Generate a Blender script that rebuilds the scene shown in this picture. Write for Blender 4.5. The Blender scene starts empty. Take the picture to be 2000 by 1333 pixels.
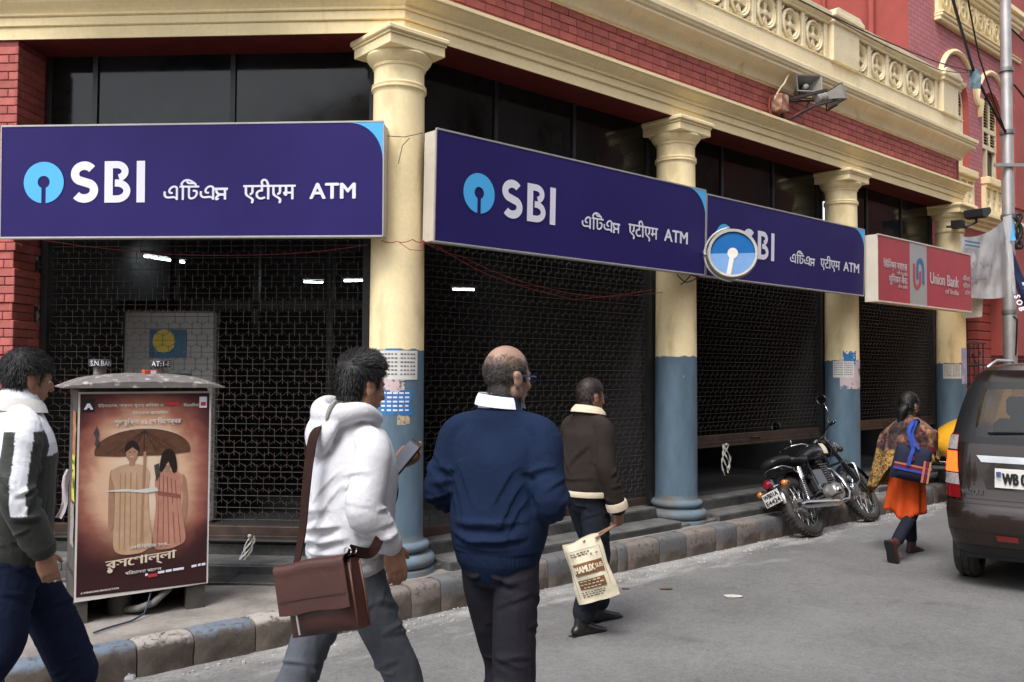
import bpy, bmesh, math, random
import numpy as np
from mathutils import Vector, Matrix
random.seed(7); RNG = np.random.default_rng(7)
SC = bpy.context.scene
COL = SC.collection
R = math.radians

# ------------------------------------------------------------------ camera
F_PX, CAM_H, PITCH, ROLL = 1717.5, 1.66, .0346, .0053      # focal length for a 2000 px wide frame
_cp, _sp = math.cos(PITCH), math.sin(PITCH)
FWD = np.array([0, _cp, _sp]); _up = np.array([0, -_sp, _cp]); _rt = np.array([1., 0, 0])
RT = math.cos(ROLL)*_rt + math.sin(ROLL)*_up
UP = -math.sin(ROLL)*_rt + math.cos(ROLL)*_up
CAMP = np.array([0, 0, CAM_H])
cam_data = bpy.data.cameras.new('camera'); cam = bpy.data.objects.new('camera', cam_data); COL.objects.link(cam)
cam_data.sensor_width = 36; cam_data.lens = F_PX/2000*36; cam_data.clip_start = .05; cam_data.clip_end = 500
cam.matrix_world = Matrix(((RT[0], UP[0], -FWD[0], 0), (RT[1], UP[1], -FWD[1], 0), (RT[2], UP[2], -FWD[2], CAM_H), (0, 0, 0, 1)))
SC.camera = cam

# ------------------------------------------------------------------ sky and sun (bright overcast)
SUN_EL, SUN_AZ = R(58), R(205)       # azimuth clockwise from +Y
world = bpy.data.worlds.new('World'); SC.world = world; world.use_nodes = True
wn = world.node_tree; bgn = wn.nodes['Background']
sky = wn.nodes.new('ShaderNodeTexSky'); sky.sky_type = 'NISHITA'; sky.sun_disc = False
sky.sun_elevation = SUN_EL; sky.sun_rotation = SUN_AZ; sky.air_density = 1.0; sky.dust_density = 3.0; sky.ozone_density = 1.0
hs = wn.nodes.new('ShaderNodeHueSaturation'); hs.inputs['Saturation'].default_value = .38
wn.links.new(sky.outputs[0], hs.inputs['Color']); wn.links.new(hs.outputs[0], bgn.inputs[0]); bgn.inputs[1].default_value = .15
sl = bpy.data.lights.new('sun', 'SUN'); sl.energy = 1.1; sl.angle = R(22); sl.color = (1, .97, .93)
so = bpy.data.objects.new('sun', sl); COL.objects.link(so)
sd = Vector((math.sin(SUN_AZ)*math.cos(SUN_EL), math.cos(SUN_AZ)*math.cos(SUN_EL), math.sin(SUN_EL)))
so.rotation_euler = sd.to_track_quat('Z', 'Y').to_euler(); so.location = (0, -10, 20)
SC.view_settings.view_transform = 'Standard'; SC.view_settings.look = 'None'; SC.view_settings.gamma = 1
SC.view_settings.exposure = 1.15; SC.view_settings.use_curve_mapping = False

# ------------------------------------------------------------------ frames
A_ = .8501; DL = .0642
U2 = np.array([math.sin(A_), math.cos(A_)]); N2 = np.array([math.cos(A_), -math.sin(A_)])     # along the long facade, and out of it
V2 = np.array([-math.cos(DL), math.sin(DL)]); NL2 = np.array([-math.sin(DL), -math.cos(DL)])  # along the corner bay, and out of it
C1 = np.array([-.852, 6.495]); TCOL = [0, 3.286, 6.533, 9.716]
ROTZ = math.pi/2 - A_
def ray(px, py):
    d = FWD + RT*(px-1000)/F_PX - UP*(py-666.5)/F_PX
    return d/d[1]
def at(px, py, Y): return CAMP + ray(px, py)*Y
def ground(px, py, z=0):
    d = ray(px, py); return CAMP + d*(z-CAM_H)/d[2]
def onplane(px, py, p, n):
    d = ray(px, py); return CAMP + d*(n[0]*p[0]+n[1]*p[1])/(n[0]*d[0]+n[1]*d[1])
def fac(px, py, o=0):           # pixel -> (t, z) on a plane parallel to the long facade, o metres in front of the column axes
    q = onplane(px, py, C1+N2*o, N2); return float((q[:2]-C1)@U2), float(q[2])
def facl(px, py, o=0):
    q = onplane(px, py, C1+NL2*o, NL2); return float((q[:2]-C1)@V2), float(q[2])
def fp(t, o, z=0.): p = C1+U2*t+N2*o; return Vector((p[0], p[1], z))
def fpl(t, o, z=0.): p = C1+V2*t+NL2*o; return Vector((p[0], p[1], z))

# ------------------------------------------------------------------ noise (numpy)
def _hash(ix, iy, iz):
    h = (ix.astype(np.int64)*374761393 + iy.astype(np.int64)*668265263 + iz.astype(np.int64)*2147483647) & 0xffffffff
    h = ((h ^ (h >> 13))*1274126177) & 0xffffffff
    return ((h ^ (h >> 16)) & 0xffff)/65535.
def vnoise(P):
    P = np.asarray(P, float); I = np.floor(P); f = P-I; f = f*f*(3-2*f); I = I.astype(np.int64)
    r = 0
    for dx in (0, 1):
        for dy in (0, 1):
            for dz in (0, 1):
                w = (f[:, 0] if dx else 1-f[:, 0])*(f[:, 1] if dy else 1-f[:, 1])*(f[:, 2] if dz else 1-f[:, 2])
                r = r + w*_hash(I[:, 0]+dx, I[:, 1]+dy, I[:, 2]+dz)
    return r*2-1
def fbm(P, o=3):
    P = np.asarray(P, float); s = 0; a = 1.
    for i in range(o): s = s+a*vnoise(P*2**i+i*17.3); a *= .5
    return s

# ------------------------------------------------------------------ materials
MATS = {}
def _sock(b, *names):
    for n in names:
        if n in b.inputs: return b.inputs[n]
def mat(name, col, rough=.6, metal=0., var=.12, vscale=6., bump=0., bscale=80., spec=.4, col2=None, c2amt=.5, c2scale=3., c2sharp=.12,
        fine=.0, alpha=None, emit=None, estr=0., rand=0., coat=0., sheen=0., attr=None, stretch=(1, 1, 1), trans=0., rvar=0., wrinkle=0.):
    if name in MATS: return MATS[name]
    m = bpy.data.materials.new(name); m.use_nodes = True; nt = m.node_tree; N = nt.nodes; L = nt.links
    b = N['Principled BSDF']
    b.inputs['Roughness'].default_value = rough; b.inputs['Metallic'].default_value = metal
    _sock(b, 'Specular IOR Level').default_value = spec
    if coat: b.inputs['Coat Weight'].default_value = coat; b.inputs['Coat Roughness'].default_value = .06
    if sheen: b.inputs['Sheen Weight'].default_value = sheen
    if trans: b.inputs['Transmission Weight'].default_value = trans
    tc = N.new('ShaderNodeTexCoord'); mp = N.new('ShaderNodeMapping'); L.new(tc.outputs['Object'], mp.inputs[0]); mp.inputs['Scale'].default_value = stretch
    def noise(sc, det=4, ro=.55):
        n = N.new('ShaderNodeTexNoise'); n.inputs['Scale'].default_value = sc; n.inputs['Detail'].default_value = det; n.inputs['Roughness'].default_value = ro
        L.new(mp.outputs[0], n.inputs['Vector']); return n.outputs['Fac']
    def mapr(x, a, b_, c, d):
        n = N.new('ShaderNodeMapRange'); L.new(x, n.inputs[0]); n.inputs[1].default_value = a; n.inputs[2].default_value = b_; n.inputs[3].default_value = c; n.inputs[4].default_value = d
        return n.outputs[0]
    def mix(fac, a, b_, mode='MIX'):
        n = N.new('ShaderNodeMix'); n.data_type = 'RGBA'; n.blend_type = mode
        for i, x in ((0, fac), (6, a), (7, b_)):
            if hasattr(x, 'is_output'): L.new(x, n.inputs[i])
            elif i == 0: n.inputs[0].default_value = x
            else: n.inputs[i].default_value = (*x[:3], 1)
        return n.outputs[2]
    if attr:
        an = N.new('ShaderNodeAttribute'); an.attribute_name = attr; c = an.outputs['Color']
    else:
        c = N.new('ShaderNodeRGB').outputs[0]; c.default_value = (*col[:3], 1)
    if col2 is not None:
        c = mix(mapr(noise(c2scale, 6, .65), c2amt-c2sharp, c2amt+c2sharp, 0, 1), c, col2)
    if var:
        g = mapr(noise(vscale), .3, .7, 1-var, 1+var)
        if fine:
            f2 = mapr(noise(vscale*14, 3, .7), .3, .7, 1-fine, 1+fine)
            mm = N.new('ShaderNodeMath'); mm.operation = 'MULTIPLY'; L.new(g, mm.inputs[0]); L.new(f2, mm.inputs[1]); g = mm.outputs[0]
        hsv = N.new('ShaderNodeHueSaturation'); L.new(g, hsv.inputs['Value']); L.new(c, hsv.inputs['Color']); c = hsv.outputs[0]
    if rand:
        oi = N.new('ShaderNodeObjectInfo'); hv = N.new('ShaderNodeHueSaturation'); L.new(c, hv.inputs['Color'])
        L.new(mapr(oi.outputs['Random'], 0, 1, 1-rand, 1+rand), hv.inputs['Value']); c = hv.outputs[0]
    L.new(c, b.inputs['Base Color'])
    if rvar: L.new(mapr(noise(vscale*2), .3, .7, max(0, rough-rvar), min(1, rough+rvar)), b.inputs['Roughness'])
    if bump:
        bn = N.new('ShaderNodeBump'); bn.inputs['Strength'].default_value = min(1, bump); bn.inputs['Distance'].default_value = .004
        L.new(noise(bscale, 5, .6), bn.inputs['Height']); L.new(bn.outputs[0], b.inputs['Normal'])
        if wrinkle:
            b2 = N.new('ShaderNodeBump'); b2.inputs['Strength'].default_value = 1; b2.inputs['Distance'].default_value = wrinkle
            wz = N.new('ShaderNodeTexNoise'); wz.inputs['Scale'].default_value = 11; wz.inputs['Detail'].default_value = 3; wz.inputs['Distortion'].default_value = 1.6; L.new(mp.outputs[0], wz.inputs['Vector'])
            L.new(wz.outputs['Fac'], b2.inputs['Height']); L.new(b2.outputs[0], bn.inputs['Normal'])
    if emit: b.inputs['Emission Color'].default_value = (*emit, 1); b.inputs['Emission Strength'].default_value = estr
    if alpha is not None: b.inputs['Alpha'].default_value = alpha
    MATS[name] = m; return m
def nodes_of(m): return m.node_tree.nodes, m.node_tree.links, m.node_tree.nodes['Principled BSDF']
def srgb(r, g, b):
    f = lambda c: (c/255/12.92) if c/255 <= .04045 else ((c/255+.055)/1.055)**2.4
    return (f(r), f(g), f(b))

# ------------------------------------------------------------------ mesh building
class MB:
    def __init__(s): s.v = []; s.f = []; s.mi = []; s.cur = 0
    def add(s, vs, fs):
        k = len(s.v); s.v += [tuple(p) for p in vs]; s.f += [tuple(i+k for i in f) for f in fs]; s.mi += [s.cur]*len(fs); return s
    def box(s, x0, x1, y0, y1, z0, z1, M=None):
        vs = [Vector((x, y, z)) for x in (x0, x1) for y in (y0, y1) for z in (z0, z1)]
        if M is not None: vs = [M @ p for p in vs]
        return s.add(vs, [(0, 1, 3, 2), (4, 6, 7, 5), (0, 4, 5, 1), (2, 3, 7, 6), (0, 2, 6, 4), (1, 5, 7, 3)])
    def bbox(s, x0, x1, y0, y1, z0, z1, b=.004, M=None):       # box with chamfered edges
        c = Vector(((x0+x1)/2, (y0+y1)/2, (z0+z1)/2)); h = Vector(((x1-x0)/2, (y1-y0)/2, (z1-z0)/2)); b = min(b, min(h)*.9)
        vs = []; idx = {}
        for sx in (-1, 1):
            for sy in (-1, 1):
                for sz in (-1, 1):
                    for ax in range(3):
                        d = [h.x-b, h.y-b, h.z-b]; d[ax] = h[ax]
                        idx[(sx, sy, sz, ax)] = len(vs); p = c+Vector((sx*d[0], sy*d[1], sz*d[2])); vs.append(M @ p if M is not None else p)
        fs = []
        for ax in range(3):
            a, b2 = [i for i in range(3) if i != ax]
            for sg in (-1, 1):
                q = []
                for (p, r) in ((-1, -1), (1, -1), (1, 1), (-1, 1)):
                    k = [0, 0, 0]; k[ax] = sg; k[a] = p; k[b2] = r; q.append(idx[(*k, ax)])
                if (sg == 1) == (ax == 1): q.reverse()
                fs.append(q)
        for ax in range(3):
            a, b2 = [i for i in range(3) if i != ax]
            for p in (-1, 1):
                for r in (-1, 1):
                    k0 = [0, 0, 0]; k0[a] = p; k0[b2] = r; k0[ax] = -1; k1 = list(k0); k1[ax] = 1
                    fs.append([idx[(*k0, a)], idx[(*k1, a)], idx[(*k1, b2)], idx[(*k0, b2)]])
        for sx in (-1, 1):
            for sy in (-1, 1):
                for sz in (-1, 1): fs.append([idx[(sx, sy, sz, i)] for i in range(3)])
        return s.add(vs, fs)
    def tube(s, pts, r, n=8, cap=True, closed=False):
        P = [Vector(p) for p in pts]; m = len(P); rs = r if isinstance(r, (list, tuple)) else [r]*m
        up = None; rings = []
        for i, p in enumerate(P):
            a = P[(i-1) % m] if (closed or i > 0) else P[i]; b = P[(i+1) % m] if (closed or i < m-1) else P[i]
            d = (b-a); d = d.normalized() if d.length > 1e-9 else Vector((0, 0, 1))
            if up is None: up = Vector((0, 0, 1)) if abs(d.z) < .9 else Vector((1, 0, 0))
            x = up.cross(d)
            if x.length < 1e-4: x = Vector((1, 0, 0)).cross(d)
            x.normalize(); y = d.cross(x); up = y
            rings.append([p + (x*math.cos(2*math.pi*k/n)+y*math.sin(2*math.pi*k/n))*rs[i] for k in range(n)])
        vs = [q for ring in rings for q in ring]; fs = []
        for i in range(m if closed else m-1):
            for k in range(n):
                a, b = i*n+k, i*n+(k+1) % n; c, d = ((i+1) % m)*n+(k+1) % n, ((i+1) % m)*n+k; fs.append((a, b, c, d))
        if cap and not closed: fs.append(tuple(reversed(range(n)))); fs.append(tuple((m-1)*n+k for k in range(n)))
        return s.add(vs, fs)
    def lathe(s, prof, n=32, M=None, a0=0, a1=2*math.pi, cap=False):
        full = abs(a1-a0-2*math.pi) < 1e-6; cols = n if full else n+1; vs = []
        for i in range(cols):
            a = a0+(a1-a0)*i/n
            for (r, z) in prof:
                p = Vector((r*math.cos(a), r*math.sin(a), z)); vs.append(M @ p if M is not None else p)
        k = len(prof); fs = []
        for i in range(n):
            j = (i+1) % cols
            for q in range(k-1): fs.append((i*k+q, j*k+q, j*k+q+1, i*k+q+1))
        if cap and full: fs.append(tuple(i*k for i in reversed(range(n)))); fs.append(tuple(i*k+k-1 for i in range(n)))
        return s.add(vs, fs)
    def prism(s, poly, d, M=None):          # poly in (x,z), extruded from y=0 to y=d
        n = len(poly); vs = [Vector((x, 0, z)) for x, z in poly]+[Vector((x, d, z)) for x, z in poly]
        if M is not None: vs = [M @ p for p in vs]
        return s.add(vs, [tuple(range(n)), tuple(reversed(range(n, 2*n)))]+[(i, i+n, (i+1) % n+n, (i+1) % n) for i in range(n)])
    def ell(s, c, r, n=16, m=10, M=None):
        vs = []; c = Vector(c)
        for j in range(m+1):
            th = math.pi*j/m
            for i in range(n):
                a = 2*math.pi*i/n; p = Vector((r[0]*math.sin(th)*math.cos(a), r[1]*math.sin(th)*math.sin(a), r[2]*math.cos(th)))
                vs.append(c+(M @ p if M is not None else p))
        fs = [(j*n+i, (j+1)*n+i, (j+1)*n+(i+1) % n, j*n+(i+1) % n) for j in range(m) for i in range(n)]
        return s.add(vs, fs)
    def grid(s, rows):
        n = len(rows[0]); vs = [p for r in rows for p in r]
        return s.add(vs, [(j*n+i, j*n+i+1, (j+1)*n+i+1, (j+1)*n+i) for j in range(len(rows)-1) for i in range(n-1)])
    def mesh(s, name):
        me = bpy.data.meshes.new(name); me.from_pydata(s.v, [], s.f); return me
    def build(s, name, m, parent=None, smooth=False, loc=None, merge=False):
        me = s.mesh(name); o = bpy.data.objects.new(name, me); COL.objects.link(o)
        for x in (m if isinstance(m, (list, tuple)) else [m]): me.materials.append(x)
        if isinstance(m, (list, tuple)): me.polygons.foreach_set('material_index', s.mi)
        fixnormals(me, merge)
        if smooth: shade(me, smooth)
        if parent is not None: o.parent = parent
        if loc is not None: o.location = loc
        return o
def fixnormals(me, merge=False):
    bm = bmesh.new(); bm.from_mesh(me)
    if merge: bmesh.ops.remove_doubles(bm, verts=bm.verts, dist=merge if isinstance(merge, float) else 1e-5)
    bmesh.ops.recalc_face_normals(bm, faces=bm.faces); bm.to_mesh(me); bm.free()
def shade(me, ang=True):
    me.polygons.foreach_set('use_smooth', [True]*len(me.polygons))
    if ang is not True: me.set_sharp_from_angle(angle=R(ang))
    me.update()
def empty(name, loc=(0, 0, 0), rz=0, label=None, cat=None, group=None, parent=None):
    o = bpy.data.objects.new(name, None); COL.objects.link(o); o.location = loc; o.rotation_euler = (0, 0, rz); o.empty_display_size = .1
    if parent is not None: o.parent = parent
    return tag(o, label, cat, group)
def tag(o, label=None, cat=None, group=None, kind=None):
    for k, v in (('label', label), ('category', cat), ('group', group), ('kind', kind)):
        if v: o[k] = v
    return o
def place(me, name, parent, loc=(0, 0, 0), rot=(0, 0, 0), scale=(1, 1, 1)):
    o = bpy.data.objects.new(name, me); COL.objects.link(o); o.parent = parent; o.location = loc; o.rotation_euler = rot; o.scale = scale
    return o
def sweep(mb, prof, path, closed_prof=False, capends=True):
    """profile [(offset outwards, z)] swept along a plan polyline [(x, y)]; outwards is to the right of travel"""
    P = [np.array(p, float) for p in path]; m = len(P); nn = []
    for i in range(m-1):
        d = P[i+1]-P[i]; d = d/np.linalg.norm(d); nn.append(np.array([d[1], -d[0]]))
    off = []
    for i in range(m):
        if i == 0: off.append(nn[0])
        elif i == m-1: off.append(nn[-1])
        else: off.append((nn[i-1]+nn[i])/(1+nn[i-1]@nn[i]))
    k = len(prof); vs = [(P[i][0]+off[i][0]*o, P[i][1]+off[i][1]*o, z) for i in range(m) for o, z in prof]
    fs = []
    kk = k if closed_prof else k-1
    for i in range(m-1):
        for q in range(kk): fs.append((i*k+q, (i+1)*k+q, (i+1)*k+(q+1) % k, i*k+(q+1) % k))
    if capends and closed_prof: fs += [tuple(range(k)), tuple((m-1)*k+q for q in range(k))]
    return mb.add(vs, fs)

# ------------------------------------------------------------------ lettering
def text_polys(s, size=1., bold=0.):
    """flat lettering as (verts2d, faces, island) - each glyph island gets its own tiny depth so overlapping strokes never share a plane"""
    cu = bpy.data.curves.new('lettering', 'FONT'); cu.body = s; cu.size = size; cu.fill_mode = 'FRONT'; cu.resolution_u = 4
    ob = bpy.data.objects.new('lettering', cu); COL.objects.link(ob)
    dg = bpy.context.evaluated_depsgraph_get(); me = bpy.data.meshes.new_from_object(ob.evaluated_get(dg))
    bpy.data.objects.remove(ob); bpy.data.curves.remove(cu)
    V = [(v.co.x, v.co.y) for v in me.vertices]; Fc = [tuple(p.vertices) for p in me.polygons]; bpy.data.meshes.remove(me)
    par = list(range(len(V)))
    def find(i):
        while par[i] != i: par[i] = par[par[i]]; i = par[i]
        return i
    for f in Fc:
        for i in f[1:]: par[find(i)] = find(f[0])
    ids = {}; isl = [ids.setdefault(find(i), len(ids)) for i in range(len(V))]
    return V, Fc, isl
def lettering(mb, s, x, z, h=None, w=None, bold=0., y=-.003, italic=0., M=None, eps=.00012, anchor='l'):
    """add a line of text to mb in the x-z plane facing -y; h: cap height, w: fit width"""
    V, Fc, isl = text_polys(s)
    if not V: return mb
    xs = [p[0] for p in V]; ys = [p[1] for p in V]; x0, x1 = min(xs), max(xs)
    ref = .72
    sy = (h/ref) if h else None
    sx = (w/(x1-x0)) if w else sy
    if sy is None: sy = sx
    if anchor == 'c': x = x-(x1-x0)*sx/2
    if anchor == 'r': x = x-(x1-x0)*sx
    copies = [(0, 0)] if not bold else [(-bold, 0), (bold, 0), (0, bold*.6), (0, -bold*.6)]
    for ci, (bx, bz) in enumerate(copies):
        vs = []
        for (px, py), k in zip(V, isl):
            p = Vector((x+(px-x0)*sx+bx+italic*py*sy, y-eps*(1+(k % 7)+7*ci), z+py*sy+bz)); vs.append(M @ p if M is not None else p)
        mb.add(vs, Fc)
    return mb
def ribbon(mb, pts, w, y=-.004, M=None):
    """flat band of width w along a 2-D path in the x-z plane"""
    P = [np.array(p, float) for p in pts]; m = len(P); L_, R_ = [], []
    for i in range(m):
        d = P[min(i+1, m-1)]-P[max(i-1, 0)]; d = d/np.linalg.norm(d); nrm = np.array([-d[1], d[0]]); ww = w[i] if isinstance(w, (list, tuple)) else w
        L_.append(P[i]+nrm*ww/2); R_.append(P[i]-nrm*ww/2)
    vs = [Vector((p[0], y, p[1])) for p in L_+R_]
    if M is not None: vs = [M @ p for p in vs]
    return mb.add(vs, [(i, i+1, m+i+1, m+i) for i in range(m-1)])
def arcpts(cx, cz, r, a0, a1, n=16, rz=None):
    return [(cx+r*math.cos(R(a0+(a1-a0)*i/n)), cz+(rz or r)*math.sin(R(a0+(a1-a0)*i/n))) for i in range(n+1)]
def flatpoly(mb, poly, y=-.003, M=None):
    vs = [Vector((x, y, z)) for x, z in poly]
    if M is not None: vs = [M @ p for p in vs]
    return mb.add(vs, [tuple(range(len(poly)))])
# ================================================================== materials of the place
def plaster(name, col, dirt=(.16, .12, .075), amt=.68):
    m = mat(name, col, rough=.75, var=.07, vscale=2.2, fine=.05, bump=.25, bscale=120, spec=.2, col2=dirt, c2amt=amt, c2scale=2.6, c2sharp=.1)
    N, L, b = nodes_of(m); old = b.inputs['Base Color'].links[0].from_socket       # rain streaks running down
    tc = N.new('ShaderNodeTexCoord'); mp = N.new('ShaderNodeMapping'); mp.inputs['Scale'].default_value = (7, 7, .55); L.new(tc.outputs['Object'], mp.inputs[0])
    nz = N.new('ShaderNodeTexNoise'); nz.inputs['Scale'].default_value = 1.6; nz.inputs['Detail'].default_value = 7; nz.inputs['Roughness'].default_value = .65; L.new(mp.outputs[0], nz.inputs['Vector'])
    mr = N.new('ShaderNodeMapRange'); mr.inputs[1].default_value = .58; mr.inputs[2].default_value = .80; mr.inputs[3].default_value = 0; mr.inputs[4].default_value = .38; L.new(nz.outputs['Fac'], mr.inputs[0])
    mx = N.new('ShaderNodeMix'); mx.data_type = 'RGBA'; L.new(mr.outputs[0], mx.inputs[0]); L.new(old, mx.inputs[6]); mx.inputs[7].default_value = (*[c*.9 for c in dirt], 1); L.new(mx.outputs[2], b.inputs['Base Color']); return m
CREAM = (.88, .73, .435)
m_cream = plaster('cream_paint', CREAM, (.55, .42, .23), .74)
m_cream_old = plaster('weathered_cream_paint', (.84, .72, .48), (.38, .30, .18), .70)
m_brick = mat('red_painted_brick', (.41, .12, .105), rough=.7, var=.12, vscale=14, fine=.08, bump=.5, bscale=90, spec=.2, rand=.17, col2=(.33, .105, .10), c2amt=.58, c2scale=1.1)
m_joint = mat('red_painted_mortar', (.24, .065, .062), rough=.85, var=.2, vscale=20, spec=.1)
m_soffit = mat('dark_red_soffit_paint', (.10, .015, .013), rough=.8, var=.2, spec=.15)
m_glass = mat('dusty_dark_glass', (.009, .0095, .010), rough=.09, var=.5, vscale=2, spec=.3, col2=(.022, .022, .022), c2amt=.66, c2scale=1.6, c2sharp=.2, rvar=.05)
m_frame = mat('dark_window_frame', (.018, .018, .019), rough=.45, var=.3, vscale=9)
m_steel = mat('grimy_shutter_steel', (.058, .051, .047), rough=.6, metal=.3, var=.35, vscale=22, col2=(.085, .05, .036), c2amt=.58, c2scale=16)
m_rail = mat('brown_painted_steel', (.07, .042, .032), rough=.55, metal=.1, var=.25, vscale=10, col2=(.035, .03, .028), c2amt=.56, c2scale=7, bump=.2)
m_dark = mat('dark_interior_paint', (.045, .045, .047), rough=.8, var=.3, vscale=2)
m_granite = mat('dark_granite', (.032, .034, .036), rough=.38, var=.3, vscale=40, fine=.3, spec=.5, col2=(.13, .125, .12), c2amt=.62, c2scale=2.2, c2sharp=.2)
m_tread = mat('dusty_granite_tread', (.12, .118, .112), rough=.75, var=.25, vscale=4, fine=.15, bump=.2, col2=(.05, .05, .05), c2amt=.6, c2scale=6)

# column paint: cream above, blue-grey below a hand-painted line, chipped
m_column = mat('two_tone_column_paint', CREAM, rough=.62, var=.07, vscale=2.5, fine=.05, bump=.2, bscale=90, spec=.3)
def _column_paint():
    N, L, b = nodes_of(m_column)
    tc = N.new('ShaderNodeTexCoord'); sep = N.new('ShaderNodeSeparateXYZ'); L.new(tc.outputs['Object'], sep.inputs[0])
    nz = N.new('ShaderNodeTexNoise'); nz.inputs['Scale'].default_value = 9; L.new(tc.outputs['Object'], nz.inputs['Vector'])
    ad = N.new('ShaderNodeMath'); ad.operation = 'MULTIPLY_ADD'; ad.inputs[1].default_value = .055; L.new(nz.outputs['Fac'], ad.inputs[0]); L.new(sep.outputs['Z'], ad.inputs[2])
    mr = N.new('ShaderNodeMapRange'); mr.inputs[1].default_value = 1.834; mr.inputs[2].default_value = 1.842; L.new(ad.outputs[0], mr.inputs[0])
    old = b.inputs['Base Color'].links[0].from_socket
    # stains on the cream
    ns = N.new('ShaderNodeTexNoise'); ns.inputs['Scale'].default_value = 3.2; ns.inputs['Detail'].default_value = 7; mp = N.new('ShaderNodeMapping'); mp.inputs['Scale'].default_value = (1.6, 1.6, .5)
    L.new(tc.outputs['Object'], mp.inputs[0]); L.new(mp.outputs[0], ns.inputs['Vector'])
    m1 = N.new('ShaderNodeMapRange'); m1.inputs[1].default_value = .56; m1.inputs[2].default_value = .8; m1.inputs[3].default_value = 0; m1.inputs[4].default_value = .75; L.new(ns.outputs['Fac'], m1.inputs[0])
    a = N.new('ShaderNodeMix'); a.data_type = 'RGBA'; L.new(m1.outputs[0], a.inputs[0]); L.new(old, a.inputs[6]); a.inputs[7].default_value = (.36, .24, .1, 1)
    # chips in the blue
    nc = N.new('ShaderNodeTexNoise'); nc.inputs['Scale'].default_value = 13; nc.inputs['Detail'].default_value = 8; nc.inputs['Roughness'].default_value = .7; L.new(tc.outputs['Object'], nc.inputs['Vector'])
    m2 = N.new('ShaderNodeMapRange'); m2.inputs[1].default_value = .68; m2.inputs[2].default_value = .71; L.new(nc.outputs['Fac'], m2.inputs[0])
    bl = N.new('ShaderNodeMix'); bl.data_type = 'RGBA'; L.new(m2.outputs[0], bl.inputs[0]); bl.inputs[6].default_value = (.112, .172, .23, 1); bl.inputs[7].default_value = (.42, .40, .36, 1)
    ng = N.new('ShaderNodeTexNoise'); ng.inputs['Scale'].default_value = 5; ng.inputs['Detail'].default_value = 6; L.new(mp.outputs[0], ng.inputs['Vector'])
    mg = N.new('ShaderNodeMapRange'); mg.inputs[1].default_value = .35; mg.inputs[2].default_value = .7; mg.inputs[3].default_value = .78; mg.inputs[4].default_value = 1.12; L.new(ng.outputs['Fac'], mg.inputs[0])
    h = N.new('ShaderNodeHueSaturation'); L.new(bl.outputs[2], h.inputs['Color']); L.new(mg.outputs[0], h.inputs['Value'])
    c = N.new('ShaderNodeMix'); c.data_type = 'RGBA'; L.new(mr.outputs[0], c.inputs[0]); L.new(h.outputs[0], c.inputs[6]); L.new(a.outputs[2], c.inputs[7])
    L.new(c.outputs[2], b.inputs['Base Color'])
_column_paint()
m_bluebase = mat('blue_grey_base_paint', (.12, .185, .24), rough=.7, var=.15, vscale=6, bump=.3, col2=(.13, .12, .11), c2amt=.5, c2scale=3.5, c2sharp=.16)

# ================================================================== bank building
BANK = empty('bank_building', (C1[0], C1[1], 0), ROTZ, 'one-storey arcaded bank building of red brick and cream columns with a balustrade on top', 'building')
VL = np.array([-math.cos(R(45)), math.sin(R(45))])        # corner-bay direction in the building's own frame (x along, y inwards)
NLL = np.array([-math.cos(R(45)), -math.sin(R(45))])
T_END = 9.69
PATH = [tuple(VL*4.2), (0, 0), (T_END, 0), (T_END, .5)]
def bl(t, o, z, left=False):
    if left: p = VL*t+NLL*o; return Vector((p[0], p[1], z))
    return Vector((t, -o, z))
ML = Matrix(((-VL[0], -NLL[0], 0, 0), (-VL[1], -NLL[1], 0, 0), (0, 0, 1, 0), (0, 0, 0, 1)))    # x' along the corner bay to the right, y' inwards

def smooth_prof(pts): return pts
mb = MB(); sweep(mb, [(-.16, 4.14), (.15, 4.134), (.15, 4.222), (.142, 4.227), (.166, 4.233), (.166, 4.292), (.158, 4.297), (.183, 4.303), (.183, 4.317), (.176, 4.321),
    (.185, 4.336), (.199, 4.350), (.222, 4.366), (.240, 4.381), (.247, 4.396), (.258, 4.399), (.258, 4.426), (.105, 4.445)], PATH)
o = mb.build('entablature', m_cream, BANK); shade(o.data, 25)
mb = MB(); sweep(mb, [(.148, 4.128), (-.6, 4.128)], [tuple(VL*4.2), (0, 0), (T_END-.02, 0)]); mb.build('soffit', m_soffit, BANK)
# brick band
wall = MB(); sweep(wall, [(.106, 4.43), (.106, 4.81)], PATH); wall = wall.build('brick_band', m_joint, BANK)
def brick_mesh(L, H, D=.03, b=.004):
    m = MB(); m.bbox(0, L, 0, D, 0, H, b); me = m.mesh('brick'); me.materials.append(m_brick); fixnormals(me); return me
BH = .073; BM = {}
def bmesh_for(L):
    k = round(L, 3)
    if k not in BM: BM[k] = brick_mesh(k, BH-.006)
    return BM[k]
nb = 0
for row in range(5):
    z = 4.447+row*BH; x = .02-(.105 if row % 2 else 0)
    while x < T_END-.02:
        L = .199 if row != 2 else .096
        x0 = max(x, .06 if row < 5 else 0); x1 = min(x+L, T_END-.004)
        if x1-x0 > .03:
            place(bmesh_for(round(x1-x0, 2)), 'brick', wall, (x0, -.116-random.uniform(-.0015, .002), z), (0, random.uniform(-.003, .003), 0)); nb += 1
        x += L+.007
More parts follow.
